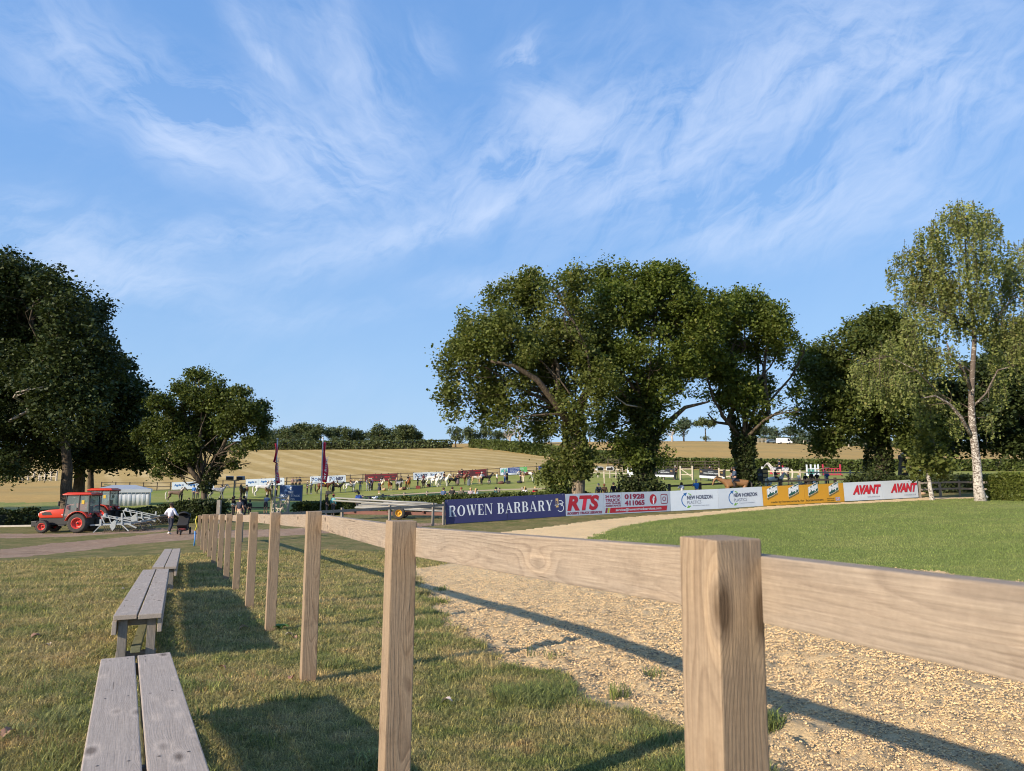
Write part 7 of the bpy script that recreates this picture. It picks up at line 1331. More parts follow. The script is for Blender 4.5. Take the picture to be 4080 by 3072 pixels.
# line-up, left of centre
person('woman in white hat, lilac shirt and dark waistcoat right of the blue sign', P_(1223, 96), -60, 1.72, 'front', top=(.50, .42, .55), bottom=BLK, hat='sun', hatc='hat_cream', vest=BLK, female=True, group=GP)
person('person in cream top and grey-green trousers holding papers', P_(1239, 96.5), 175, 1.70, 'front', top=(.48, .45, .38), sleeves='short', bottom=(.12, .15, .14), hair='hair_blonde', shoes='shoe_white', group=GP)
h1, s = horse('dark bay horse with white socks behind the right flagpole', P_(1288, 96), -82, 1.50, 'coat_bay', 'hair_dark', 'low'); rider_at(h1, s, -82, 1.55, 'rider in maroon jacket and yellow jodhpurs on the dark bay horse', top=MAR, bottom=JOD_Y, hat='riding', shoes='boots', group=GR)
h1, s = horse('small black pony with head raised, second from the left flagpole end', P_(1342, 98), -75, 1.15, 'coat_black', 'hair_dark', 'stand'); rider_at(h1, s, -75, 1.30, 'child rider in black with cream jodhpurs on the small black pony', top=BLK, bottom=JOD_C, hat='riding', shoes='boots', group=GR)
person('woman in long black coat standing at the tail of the small black pony', P_(1327, 97), -60, 1.70, 'front', top=BLK, bottom=BLK, hair='hair_red', female=True, skirt=(BLK, 1.0, .35, .26), group=GP)
h1, s = horse('white pony turned toward the right, ridden by a child in brown', P_(1394, 98), -62, 1.22, 'coat_white', 'hair_pale', 'turn'); rider_at(h1, s, -62, 1.45, 'child rider in brown jacket on the white pony', top=(.09, .035, .02), bottom=JOD_C, hat='riding', shoes='boots', group=GR)
person('fair-haired handler in dark clothes behind the head of the white pony', P_(1408, 99), 170, 1.72, top=(.06, .055, .06), bottom=(.05, .05, .06), hair='hair_blonde', group=GP)
person('person in white hat, navy top and blue jeans with hands on hips', P_(1435, 99), 10, 1.72, 'hips', top=NAVY, bottom=(.10, .17, .32), hat='sun', hatc='hat_cream', group=GP)
h1, s = horse('roan pony facing the camera, ridden by a child in tan', P_(1468, 99), 175, 1.18, 'coat_grey', 'hair_dun', 'stand'); rider_at(h1, s, 175, 1.38, 'child rider in tan jacket with yellow jodhpurs on the roan pony', top=TWEED, bottom=JOD_Y, hat=None, hair='hair_blonde', shoes='boots', group=GR)
person('woman in white sunhat and dark jacket beside the roan pony', P_(1474, 100), 190, 1.72, top=(.03, .025, .035), bottom=BLK, hat='sun', hatc='hat_cream', female=True, group=GP)
person('woman in pink gilet and pale cap with black trousers', P_(1482, 101), 60, 1.68, top=(.16, .03, .07), bottom=BLK, hat='cap', hatc='hat_cream', vest=(.50, .28, .36), female=True, group=GP)
h1, s = horse('pale-faced pony half hidden behind the woman in the navy dress', P_(1519, 99), -150, 1.25, 'coat_palomino', 'hair_pale', 'stand'); rider_at(h1, s, -150, 1.40, 'rider in white shirt and black waistcoat on the pale-faced pony', top=WHT, bottom=JOD_C, hat='riding', vest=BLK, shoes='boots', group=GR)
person('woman in navy coat dress with white hem, nearest figure in the line-up', P_(1511, 92.5), -20, 1.68, 'front', top=NAVY, bottom=NAVY, legs='shorts', hat='sun', hatc='hat_black', shoes='shoe_white', female=True, skirt=(NAVY, 1.02, .50, .27), group=GP)
h1, s = horse('golden chestnut pony with white blaze facing the camera', P_(1554, 98), 178, 1.22, 'coat_chestnut', 'hair_pale', 'stand'); rider_at(h1, s, 178, 1.42, 'child rider in olive tweed on the golden chestnut pony', top=TWEED, bottom=JOD_C, hat='riding', shoes='boots', group=GR)
h1, s = horse('steel grey pony with lowered head turned right', P_(1589, 98), -145, 1.20, 'coat_dapple', 'hair_dark', 'low', False)
person('woman with long fair hair in tweed jacket beside the steel grey pony', P_(1580, 99), -150, 1.70, top=(.22, .17, .15), bottom=(.12, .08, .07), hair='hair_blonde', hs='long', female=True, group=GP)
person('person in black with brown trilby behind the steel grey pony', P_(1597, 101), 180, 1.72, top=BLK, bottom=BLK, hat='sun', hatc='leather', group=GP)
h1, s = horse('bright bay pony with broad white blaze and white socks', P_(1625, 98), -158, 1.30, 'coat_bright_bay', 'hair_dark', 'stand', cloth='cloth_white'); rider_at(h1, s, -158, 1.45, 'rider in black jacket on the bright bay pony with the blaze', top=BLK, bottom=JOD_C, hat='riding', shoes='boots', group=GR)
person('woman all in black pointing right toward the black pony', P_(1664, 99), -95, 1.68, 'point', top=BLK, bottom=BLK, hat='sun', female=True, group=GP)
h1, s = horse('black pony facing the camera in the middle of the line', P_(1687, 98.5), -172, 1.18, 'coat_black', 'hair_dark', 'low'); rider_at(h1, s, -172, 1.42, 'rider in maroon jacket with number on the black pony', top=MAR, bottom=JOD_C, hat='riding', shoes='boots', group=GR)
h1, s = horse('white horse standing behind the others with long tail to the left', P_(1720, 103), -85, 1.40, 'coat_white', 'hair_pale', 'stand', False)
h1, s = horse('white pony in front of the long-tailed white horse', P_(1733, 98.5), -130, 1.25, 'coat_white', 'hair_pale', 'up'); rider_at(h1, s, -130, 1.15, 'small child rider in tan on the front white pony', top=TWEED, bottom=JOD_C, hat='riding', shoes='boots', group=GR)
person('man in blue shirt and dark tie between the two white ponies', P_(1750, 100), 170, 1.72, top=(.20, .26, .42), bottom=BLK, hair='hair_grey', vest=NAVY, group=GP)
h1, s = horse('white pony ridden by a child in brown with the head turned right', P_(1768, 98.5), -122, 1.28, 'coat_white', 'hair_pale', 'up'); rider_at(h1, s, -122, 1.48, 'rider in brown jacket on the right-hand white pony', top=(.10, .045, .02), bottom=(.30, .24, .18), hat='riding', shoes='boots', group=GR)
h1, s = horse('tiny black pony with a small child rider', P_(1804, 99), -95, 1.08, 'coat_black', 'hair_dark', 'stand'); rider_at(h1, s, -95, 1.22, 'small child rider in dark red on the tiny black pony', top=(.05, .015, .02), bottom=JOD_Y, hat='riding', shoes='boots', group=GR)
person('woman in maroon jacket and cream hat with a patterned skirt', P_(1824, 99), -150, 1.72, 'front', top=MAR, bottom=BLK, hat='sun', hatc='hat_cream', female=True, skirt=((.16, .12, .12), 1.0, .30, .25), group=GP)
h1, s = horse('brown horse with raised head behind the woman in maroon', P_(1838, 101), -120, 1.45, 'coat_bay', 'hair_dark', 'up'); rider_at(h1, s, -120, 1.62, 'adult rider in black jacket on the brown horse', top=BLK, bottom=BLK, hat='riding', shoes='boots', group=GR)
person('woman in black top and long grey skirt with her back turned', P_(1868, 97), 0, 1.66, top=BLK, bottom=(.10, .12, .14), hat='sun', hatc='hat_black', female=True, skirt=((.11, .13, .15), 1.02, .12, .22), group=GP)
h1, s = horse('cream and gold pony facing right at the right end of the line', P_(1897, 100), -75, 1.22, 'coat_palomino', 'hair_pale', 'low', False)
person('child with red-brown hair standing at the cream pony', P_(1907, 101), 180, 1.40, top=(.28, .12, .08), bottom=(.3, .25, .2), hair='hair_red', hs='long', group=GP)
person('woman in white blouse and cream sunhat holding the black pony', P_(1919, 100), -120, 1.74, 'front', top=WHT, bottom=BLK, hat='sun', hatc='hat_cream', female=True, group=GP)
h1, s = horse('black pony with head lowered behind the crouching girl', P_(1937, 100.5), -80, 1.20, 'coat_black', 'hair_dark', 'stand', False)
person('girl crouching beside the black pony in a black and white waistcoat', P_(1951, 99.5), 150, 1.5, 'crouch', top=WHT, bottom=(.4, .35, .3), vest=BLK, hair='hair_black', hs='long', group=GP)
person('person in white shirt and black trousers facing right, standing alone', P_(1980, 100), -80, 1.62, top=WHT, bottom=BLK, group=GP)
person('tall man in cream hat, blue jacket and blue jeans', P_(2011, 101), -60, 1.88, top=(.10, .14, .24), bottom=(.08, .16, .36), hat='sun', hatc='hat_cream', group=GP)
person('woman in black dress with papers beside the tall man', P_(2020, 101.5), -120, 1.66, 'front', top=BLK, bottom=BLK, female=True, hair='hair_brown', skirt=(BLK, 1.0, .45, .22), group=GP)
person('person in white shirt and black waistcoat at the skewbald horse', P_(2075, 101), 120, 1.74, top=WHT, bottom=BLK, vest=BLK, hat='sun', hatc='hat_black', group=GP)
person('person in tan coat and cream trousers at the skewbald horse', P_(2084, 100.5), 170, 1.72, top=(.22, .17, .10), bottom=(.55, .48, .36), hair='hair_brown', group=GP)
h1, s = horse('brown and white skewbald horse with black tail toward the right', P_(2102, 101.5), 88, 1.42, 'coat_skewbald', 'hair_dark', 'low', False)
# kit left on the grass
def kit(label, px, Y, kind, mat, s=1.0):
    g = G(px, Y); r = empty(kind, g, 0, label, 'bag' if kind != 'grooming_box' else 'box', None)
    if kind == 'grooming_box': MB().box((-.28 * s, -.16, 0), (.28 * s, .16, .34)).build('case', mat, r, bevel=.02); MB().box((-.29 * s, -.17, .34), (.29 * s, .17, .40)).build('lid', mat, r, bevel=.02); MB().tube([(-.12, 0, .40), (-.1, 0, .48), (.1, 0, .48), (.12, 0, .40)], .015, 5).build('handle', 'leather_black', r)
    else: MB().ball((0, 0, .17), (.34 * s, .22, .20), 12, 7).build('sack', mat, r, True); MB().ball((.14, -.05, .30), (.14, .12, .12), 8, 6).build('flap', mat, r, True); MB().tube([(-.2, 0, .30), (0, 0, .42), (.2, 0, .30)], .018, 5).build('strap', 'leather_black', r)
plain('kit_black', (.02, .02, .022), .6); plain('kit_red', (.16, .025, .025), .6); plain('kit_brown', (.10, .04, .03), .7); plain('kit_straw', (.45, .30, .18), .8)
kit('black grooming box on the grass beside the dark bay horse', 1309, 95.5, 'grooming_box', 'kit_black', 1.3); kit('black bag on the grass at the feet of the person in jeans', 1420, 97, 'grooming_bag', 'kit_black'); kit('white and brown bag on the grass right of the navy dress', 1530, 98.5, 'grooming_bag', 'kit_straw', .8)
kit('straw-coloured bag at the feet of the steel grey pony', 1597, 97.5, 'grooming_bag', 'kit_straw'); kit('brown and buff bag between the grey and the bright bay ponies', 1609, 98, 'grooming_bag', 'kit_brown', 1.1); kit('dark red box at the feet of the woman in black pointing', 1666, 98, 'grooming_box', 'kit_red', 1.1)
kit('dark brown box left of the white ponies', 1709, 100.5, 'grooming_box', 'kit_brown'); kit('dark red bag on the grass between the white shirt and the tall man', 1997, 99.5, 'grooming_bag', 'kit_brown', 1.4); kit('black box on the grass right of the tall man in jeans', 2026, 99.5, 'grooming_box', 'kit_black'); kit('dark and pink bag at the feet of the pair by the skewbald', 2070, 99.5, 'grooming_bag', 'kit_black', 1.2)

# spectators along the hedge
GS = 'spectators along the clipped hedge'
def spec(label, px, Y, pyh, rz=0, **k):
    g = G(px, Y); h = (W(px, pyh, Y).z - g.z) + .10; ad = 0
    if k.get('pose') == 'crouch': h = h * 1.75
    if h > 1.95: h = 1.95
    if h < 1.3: ad = 0
    return person(label, g + Vector((0, 0, ad)), rz, h, **k)
for (lab, px, Y, py, rz, kw) in (
    ('man in navy vest with bare arms, leftmost of the pair of men over the hedge', 1766, 53, 1945, -30, dict(top=(.05, .09, .20), sleeves='short', hair='hair_brown')),
    ('man in black T-shirt with a pale blue print on the back', 1801, 52.5, 1942, -15, dict(top=BLK, sleeves='short', hair='hair_brown')),
    ('broad man with cropped hair in an olive T-shirt', 1837, 52, 1944, 0, dict(top=(.13, .12, .09), sleeves='short', hair='hair_red')),
    ('woman in a floral top with short fair hair', 1875, 52, 1946, 0, dict(top=(.42, .34, .38), sleeves='short', hair='hair_blonde', female=True)),
    ('woman with long blonde hair and a blue and white top', 1896, 51.5, 1949, -20, dict(top=(.32, .40, .48), sleeves='short', hair='hair_blonde', hs='long', female=True)),
    ('dark-haired man in dark green polo shirt in profile', 1975, 51.5, 1944, -60, dict(top=(.02, .07, .07), sleeves='short', hair='hair_black', pose='front')),
    ('woman in white top with a long blonde ponytail', 2092, 50.5, 1942, -15, dict(top=WHT, hair='hair_blonde', hs='pony', female=True)),
    ('blonde woman in a red gilet with white sleeves', 2133, 50.5, 1942, 0, dict(top=WHT, vest=(.46, .02, .04), hair='hair_blonde', hs='long', female=True)),
    ('fair child of whom only the head shows beside the red gilet', 2115, 50, 1966, 0, dict(top=(.4, .3, .25), hair='hair_blonde', h=1.2)),
    ('dark-haired child head low at the hedge right of the red gilet', 2151, 50, 1964, 0, dict(top=BLK, hair='hair_black')),
    ('person in black with a cap behind the hedge, left of the pole trailer', 1300, 58, 1970, -60, dict(top=(.03, .025, .03), hair='hair_brown', hs='pony', hat='cap')),
    ('child in a red cap and turquoise top behind the hedge', 1326, 58, 1973, -20, dict(top=(.12, .38, .42), hair='hair_brown', hat='cap', hatc='flag_red')),
    ('steward in a royal blue vest over black, back turned, above the poles', 1427, 57, 1963, 0, dict(top=BLK, vest=(.02, .07, .32), hair='hair_black')),
    ('man in pale cap and grey-blue coat, leftmost of four backs under the oak', 2386, 50.5, 1930, 0, dict(top=(.035, .05, .08), hair='hair_grey', hat='cap', hatc='hat_cream')),
    ('person in brown patterned coat and brown cap under the oak', 2409, 50.5, 1931, 0, dict(top=(.08, .05, .035), hair='hair_red', hat='cap', hatc='leather')),
    ('broad man in navy jacket with a dark cap, third of the four backs', 2446, 50.5, 1926, 0, dict(top=(.018, .02, .04), hat='cap', hair='hair_black')),
    ('man in black jacket and black cap looking left, last of the four', 2470, 50.5, 1927, 40, dict(top=BLK, hat='cap', hair='hair_black')),
    ('woman in white with a brown bun holding a phone, right of the middle oak', 2718, 49.2, 1925, 10, dict(top=WHT, hair='hair_brown', hs='bun', pose='phone', female=True)),
    ('man in a bright blue T-shirt with hand raised, behind the pale boards', 2777, 49.8, 1915, 20, dict(top=(.04, .20, .55), sleeves='short', hair='hair_grey', pose='phone'))):
    if 'h' in kw: kw.pop('h')
    spec(lab, px, Y, py, rz, group=GS, **kw)
# people by the gate
person('man in light blue polo and navy shorts leaning on the fence by the gate', G(1057, 62.3), 0, 1.80, 'lean', top=(.17, .25, .36), sleeves='short', bottom=(.02, .022, .04), legs='shorts', hair='hair_black', skin_='skin')
person('man in dark navy shirt and beige trousers walking toward the gate', G(952, 45.5), -8, 1.80, 'walk', top=(.025, .03, .05), sleeves='short', bottom=(.42, .35, .26), hair='hair_brown')
person('woman with a dark ponytail in a striped tabard over black', G(927, 56), -40, 1.70, 'front', top=BLK, bottom=BLK, hair='hair_brown', hs='long', hat='cap', female=True)
o = person('person in black coat and grey cap right behind the man in navy', G(969, 55), 0, 1.75, top=BLK, bottom=BLK, hair='hair_black', hat='cap')
person('child in a black hooded top leaning on the dark fence', G(993, 58), 0, 1.30, top=(.014, .014, .018), bottom=BLK, hair=None, hat='riding')
# stripes of the tabard
w = [x for x in bpy.data.objects if x.name.startswith('person') and str(x.get('label', '')).startswith('woman with a dark ponytail')][0]
mb = MB()
for z, c in ((1.02, 0), (1.12, 1)): mb.lathe([(.165, 0), (.165, .04)], n=16, c=(0, 0, z))
o = mb.build('reflective_band', 'print_white', w, True)
# woman with the pushchair
gw = G(676, 38.5); wm = person('woman in a white sweatshirt and navy leggings pushing a black pushchair', gw, -12, 1.70, 'push', top=(.60, .62, .72), bottom=(.018, .022, .04), hair='hair_brown', hs='bun', shoes='shoe_white', female=True)
sl = wm.children
for c in wm.children:
    if c.name.startswith('top'): c.scale = (1.14, 1.22, 1.0); c.location.z = -.05
def pushchair():
    g = G(727, 37.6); r = empty('pushchair', g, R(-75), 'black three-wheeled pushchair with a raised hood and a full rear basket', 'pushchair')   # faces +x rotated
    plain('pram_fabric', (.018, .018, .02), .8, .2); plain('pram_tube', (.03, .03, .035), .3, metal=.6); plain('rubber', (.022, .021, .020), .8, .2, 9)
    for x, y, rad in ((-.35, -.30, .17), (-.35, .30, .17), (.55, 0, .13)):
        w_ = MB().lathe([(rad, -.025), (rad + .02, 0), (rad, .025), (rad - .045, .02), (rad - .045, -.02), (rad, -.025)], 'y', 18, (x, y, rad + .02)).build('wheel', 'rubber', r, True)
        sp = MB()
        for k in range(5): a = R(72 * k); sp.tube([(x, y, rad + .02), (x + (rad - .04) * math.cos(a), y, rad + .02 + (rad - .04) * math.sin(a))], .010, 4)
        sp.build('spokes', 'pram_tube', w_)['kind'] = 'stuff'
    for s in (-1, 1): MB().tube([(-.35, .28 * s, .20), (.05, .26 * s, .48), (.55, .04 * s, .16)], .016, 6).build('side_frame', 'pram_tube', r, True); MB().tube([(.05, .26 * s, .48), (-.32, .26 * s, .88), (-.50, .25 * s, 1.05)], .016, 6).build('push_arm', 'pram_tube', r, True)
    MB().tube([(-.50, -.25, 1.05), (-.53, 0, 1.07), (-.50, .25, 1.05)], .02, 6).build('handlebar', 'pram_tube', r, True)
    MB().prism([(-.25, .42), (.28, .38), (.45, .50), (.40, .58), (.10, .52), (-.22, .98), (-.32, .95)], -.24, .24).build('seat', 'pram_fabric', r, bevel=.01)
    hb = MB(); n = 7
    for i in range(n + 1):
        a = R(200 - i * 21)
        for j in range(7): b = math.pi * j / 6; hb.v.append((-.06 + .34 * math.cos(a) * (.55 + .45 * math.sin(b)), -.26 * math.cos(b), .86 + .32 * math.sin(a) * (.5 + .5 * math.sin(b))))
    for i in range(n):
        for j in range(6): a = i * 7 + j; hb.f.append((a, a + 1, a + 8, a + 7))
    o = hb.build('hood', 'pram_fabric', r, True); o.modifiers.new('t', 'SOLIDIFY').thickness = .015
    MB().box((-.42, -.22, .20), (.20, .22, .42)).build('basket', 'pram_fabric', r, bevel=.03); MB().box((-.50, -.17, .55), (-.34, .17, .90)).build('back_pocket', 'pram_fabric', r, bevel=.03); MB().box((-.515, -.04, .66), (-.505, .03, .74)).build('label_patch', 'print_white', r)
    MB().box((-.05, -.18, .24), (.30, .19, .34)).build('folded_blanket', 'kit_red', r, bevel=.02)
pushchair()
# rider on the dun horse behind the boards
gd = G(2935, 49.4); h1, s = horse('dun horse with dark mane walking left behind the pale boards', gd, 92, 1.52, 'coat_dun', 'hair_dark', 'low_walk', True, group='horses in the right-hand ring'); h1.location.z = W(2935, 1908, 49.4).z - 1.5
rider_at(h1, s, 92, 1.66, 'rider in blue-grey sweatshirt and black helmet on the dun horse', top=(.055, .085, .14), bottom=(.03, .035, .05), hat='riding', shoes='boots')
person('woman in black with a hand at her face left of the dun horse rider', G(2918, 74), 180, 1.70, 'phone', top=BLK, bottom=BLK, hair='hair_brown', female=True)
person('person in brown cap half hidden behind the dun horse rider', G(2931, 76), 150, 1.76, 'phone', top=(.09, .05, .035), bottom=BLK, hair='hair_brown', hat='cap', hatc='leather')
person('white-haired man in black leaning on the pale gate', G(2695, 85), 150, 1.78, 'lean', top=BLK, bottom=BLK, hair='hair_grey'); person('man in black jacket leaning over the dark and white board', G(2826, 80.5), 190, 1.80, 'lean', top=BLK, bottom=BLK, hair='hair_grey', hat='cap')
h1, s = horse('large dappled grey horse standing behind the pale fence', G(3112, 75), 60, 1.62, 'coat_grey', 'hair_pale', 'stand', group='horses in the right-hand ring'); rider_at(h1, s, 60, 1.72, 'rider in navy jacket on the large dappled grey horse', top=NAVY, bottom=NAVY, hat='riding', shoes='boots')
h1, s = horse('small white pony trotting right in front of the large grey horse', G(3090, 61), -75, 1.22, 'coat_white', 'hair_pale', 'stand_walk', group='horses in the right-hand ring'); rider_at(h1, s, -75, 1.20, 'child in brown jacket and orange jodhpurs on the small white pony', top=(.05, .03, .02), bottom=(.50, .24, .05), hat='riding', shoes='boots')
for (lab, px, Y, pyh, rz, kw) in (
    ('pale woman with arms raised behind the black stand board', 3026, 74, 1887, 150, dict(top=(.5, .42, .36), pose='phone', hair='hair_brown', female=True)), ('woman in black with long dark hair right of the pale woman', 3047, 73, 1888, 160, dict(top=BLK, hair='hair_black', hs='long', female=True)),
    ('woman in black top and shorts with a child at the grey horse', 3143, 70.5, 1882, 60, dict(top=BLK, legs='shorts', bottom=(.10, .08, .08), hair='hair_brown', female=True)), ('blonde woman in pale blue top standing at the pale fence', 3184, 69, 1889, 180, dict(top=(.50, .60, .72), sleeves='short', hair='hair_blonde', bottom=(.3, .4, .5), female=True)),
    ('grey-haired person in slate blue bending over the dark rail', 3196, 57.5, 1911, -60, dict(top=(.12, .16, .20), pose='bend', hair='hair_grey')), ('person in straw hat with dark clothes among the crowd', 3211, 66, 1889, 180, dict(top=BLK, hat='sun', hatc='hat_cream')),
    ('person in maroon sweatshirt with back turned above the yellow board', 3219, 57, 1903, 0, dict(top=(.08, .012, .03), hair='hair_black', hs='pony')), ('tall man in a black coat beside the show jump wings', 3235, 67, 1881, 190, dict(top=(.025, .022, .022), hair='hair_brown')),
    ('person in black with light hat right of the tall man', 3257, 67, 1884, 170, dict(top=BLK, hat='cap', hatc='hat_cream', hair='hair_grey')), ('child in light blue holding up a sheet of paper', 3248, 57, 1904, 60, dict(top=(.30, .42, .58), hair='hair_brown', pose='front')),
    ('man in a royal blue jacket shading his eyes at the right', 3298, 68, 1881, 150, dict(top=(.03, .11, .34), pose='phone', hair='hair_grey')), ('person in a wide grey hat just above the first yellow board', 3067, 53.5, 1931, 0, dict(top=(.12, .12, .13), hat='sun', hatc='hair_grey', pose='stand')),
    ('child in pink low behind the yellow board', 3158, 54.5, 1926, 0, dict(top=(.5, .3, .36), hair='hair_brown')), ('dark-haired person behind the dark hedge right of the oak trunk', 3557, 60, 1886, 0, dict(top=BLK, hair='hair_black'))):
    spec(lab, px, Y, pyh, rz, group='spectators round the right-hand ring', **kw)

# ------------------------------------------------------------------ show jumps
plain('jump_red', (.48, .04, .08), .5); plain('jump_green', (.05, .25, .22), .5); plain('jump_sky', (.30, .50, .66), .5)
def wing(label, px, Y, pyt, w, mat_post, mat_slat, n=4):
    g = G(px, Y); H = W(px, pyt, Y).z - g.z; r = empty('jump_wing', g, R(8), label, 'show jump'); 
    for x in (-w / 2, w / 2): MB().box((x - .08, -.07, 0), (x + .08, .07, H)).build('upright', mat_post, r)
    for k in range(n): x = -w / 2 + w * (k + 1) / (n + 1); MB().box((x - .05, -.03, .15), (x + .05, .03, H * .62)).build('slat', mat_slat, r)
    for z in (.15, H * .62): MB().box((-w / 2, -.04, z - .05), (w / 2, .04, z + .05)).build('crosspiece', mat_post, r)
    MB().box((-w / 2 - .1, -.5, 0), (w / 2 + .1, .5, .08)).build('foot', mat_post, r)
wing('white and pale blue jump wing beside the ivied trunk', 3016, 92, 1859, 1.5, 'print_white', 'jump_sky'); wing('red jump wing above the large grey horse', 3096, 108, 1855, 1.9, 'jump_red', 'jump_red'); wing('white and green jump wing, left one of the pair', 3233, 96, 1851, 1.2, 'print_white', 'jump_green'); wing('white and green jump wing, right one of the close pair', 3247, 99, 1850, 1.1, 'print_white', 'jump_green'); wing('tall red jump wing at the right end of the pole', 3315, 100, 1850, 2.6, 'jump_red', 'jump_red', 5)
pa, pb = G(3254, 98), G(3306, 100); r = empty('jump_pole', pa, 0, 'brown pole hung between the green and red jump wings', 'pole'); MB().tube([(0, 0, .75), pb - pa + Vector((0, 0, 1.1))], .06, 8).build('shaft', 'kit_straw', r, True)
g = G(3617, 60); r = empty('road_barrier', g, 0, 'white barrier arm sloping down in front of the far hedge', 'barrier'); b1_, b2_ = W(3598, 1866, 60) - g, W(3672, 1878, 60) - g; MB().tube([b1_, b2_], .06, 8).build('arm', 'print_white', r, True); beam_obj('post', (b2_.x, 0, -.3), (b2_.x, 0, b2_.z), .14, .14, 'mossy_wood', r, up=(1, 0, 0))
# ------------------------------------------------------------------ tractors
plain('tractor_red', (.58, .050, .022), .28, .05, 2, spec=.6); plain('rim_red', (.62, .045, .030), .4, .08, 6); plain('tractor_black', (.020, .021, .023), .5, .2, 5); plain('tyre', (.050, .046, .042), .9, .25, 8, .004); plain('headlight', (.75, .76, .74), .15); plain('cab_seat', (.12, .03, .03), .6); plain('plate_yellow', (.60, .40, .03), .5); plain('galvanised', (.36, .39, .40), .45, .12, 9, metal=.35); plain('tine', (.10, .075, .055), .7, .3, 20)
def wheel(r, x, y, rad, wid, side, lugs=26):
    """a wheel lying in the xz plane, axle along y; side: which way the dish faces"""
    cz = rad; W_ = wid / 2; k = rad * .56; pr = [(k, -W_ * .86), (rad * .84, -W_), (rad * .955, -W_ * .92), (rad, -W_ * .62), (rad * 1.01, 0), (rad, W_ * .62), (rad * .955, W_ * .92), (rad * .84, W_), (k, W_ * .86)]
    t = MB().lathe(pr, 'y', 32, (x, y, cz))
    t = t.build('tyre', 'tyre', r, True)
    lg = MB()
    for i in range(lugs):
        a = 2 * math.pi * i / lugs
        for s in (-1, 1):
            b = a + (math.pi / lugs if s > 0 else 0); M = Matrix.Translation((x, y, cz)) @ Matrix.Rotation(-b, 4, 'Y') @ Matrix.Translation((rad * .99, s * W_ * .42, 0)) @ Matrix.Rotation(R(32 * s), 4, 'X'); lg.box((-.012, -W_ * .36, -.020), (.026, W_ * .36, .020), mat=M)
    o = lg.build('tread_lugs', 'tyre', t); o['kind'] = 'stuff'
    d = side; MB().lathe([(k * 1.02, W_ * .80 * d), (k * 1.06, W_ * .90 * d), (k * .94, W_ * .88 * d), (k * .86, W_ * .30 * d), (k * .38, W_ * .22 * d), (k * .34, W_ * .42 * d), (k * .18, W_ * .46 * d), (0, W_ * .46 * d)], 'y', 28, (x, y, cz)).build('rim', 'rim_red', r, True)
    MB().lathe([(k * .20, W_ * .47 * d), (k * .18, W_ * .60 * d), (0, W_ * .62 * d)], 'y', 12, (x, y, cz)).build('hub', 'tractor_black', r, True)
    nb = MB()
    for i in range(6): a = R(60 * i); nb.lathe([(.016, W_ * .24 * d), (.014, W_ * .34 * d), (0, W_ * .34 * d)], 'y', 6, (x + k * .62 * math.cos(a), y, cz + k * .62 * math.sin(a)))
    nb.build('wheel_nuts', 'tractor_black', r)['kind'] = 'stuff'
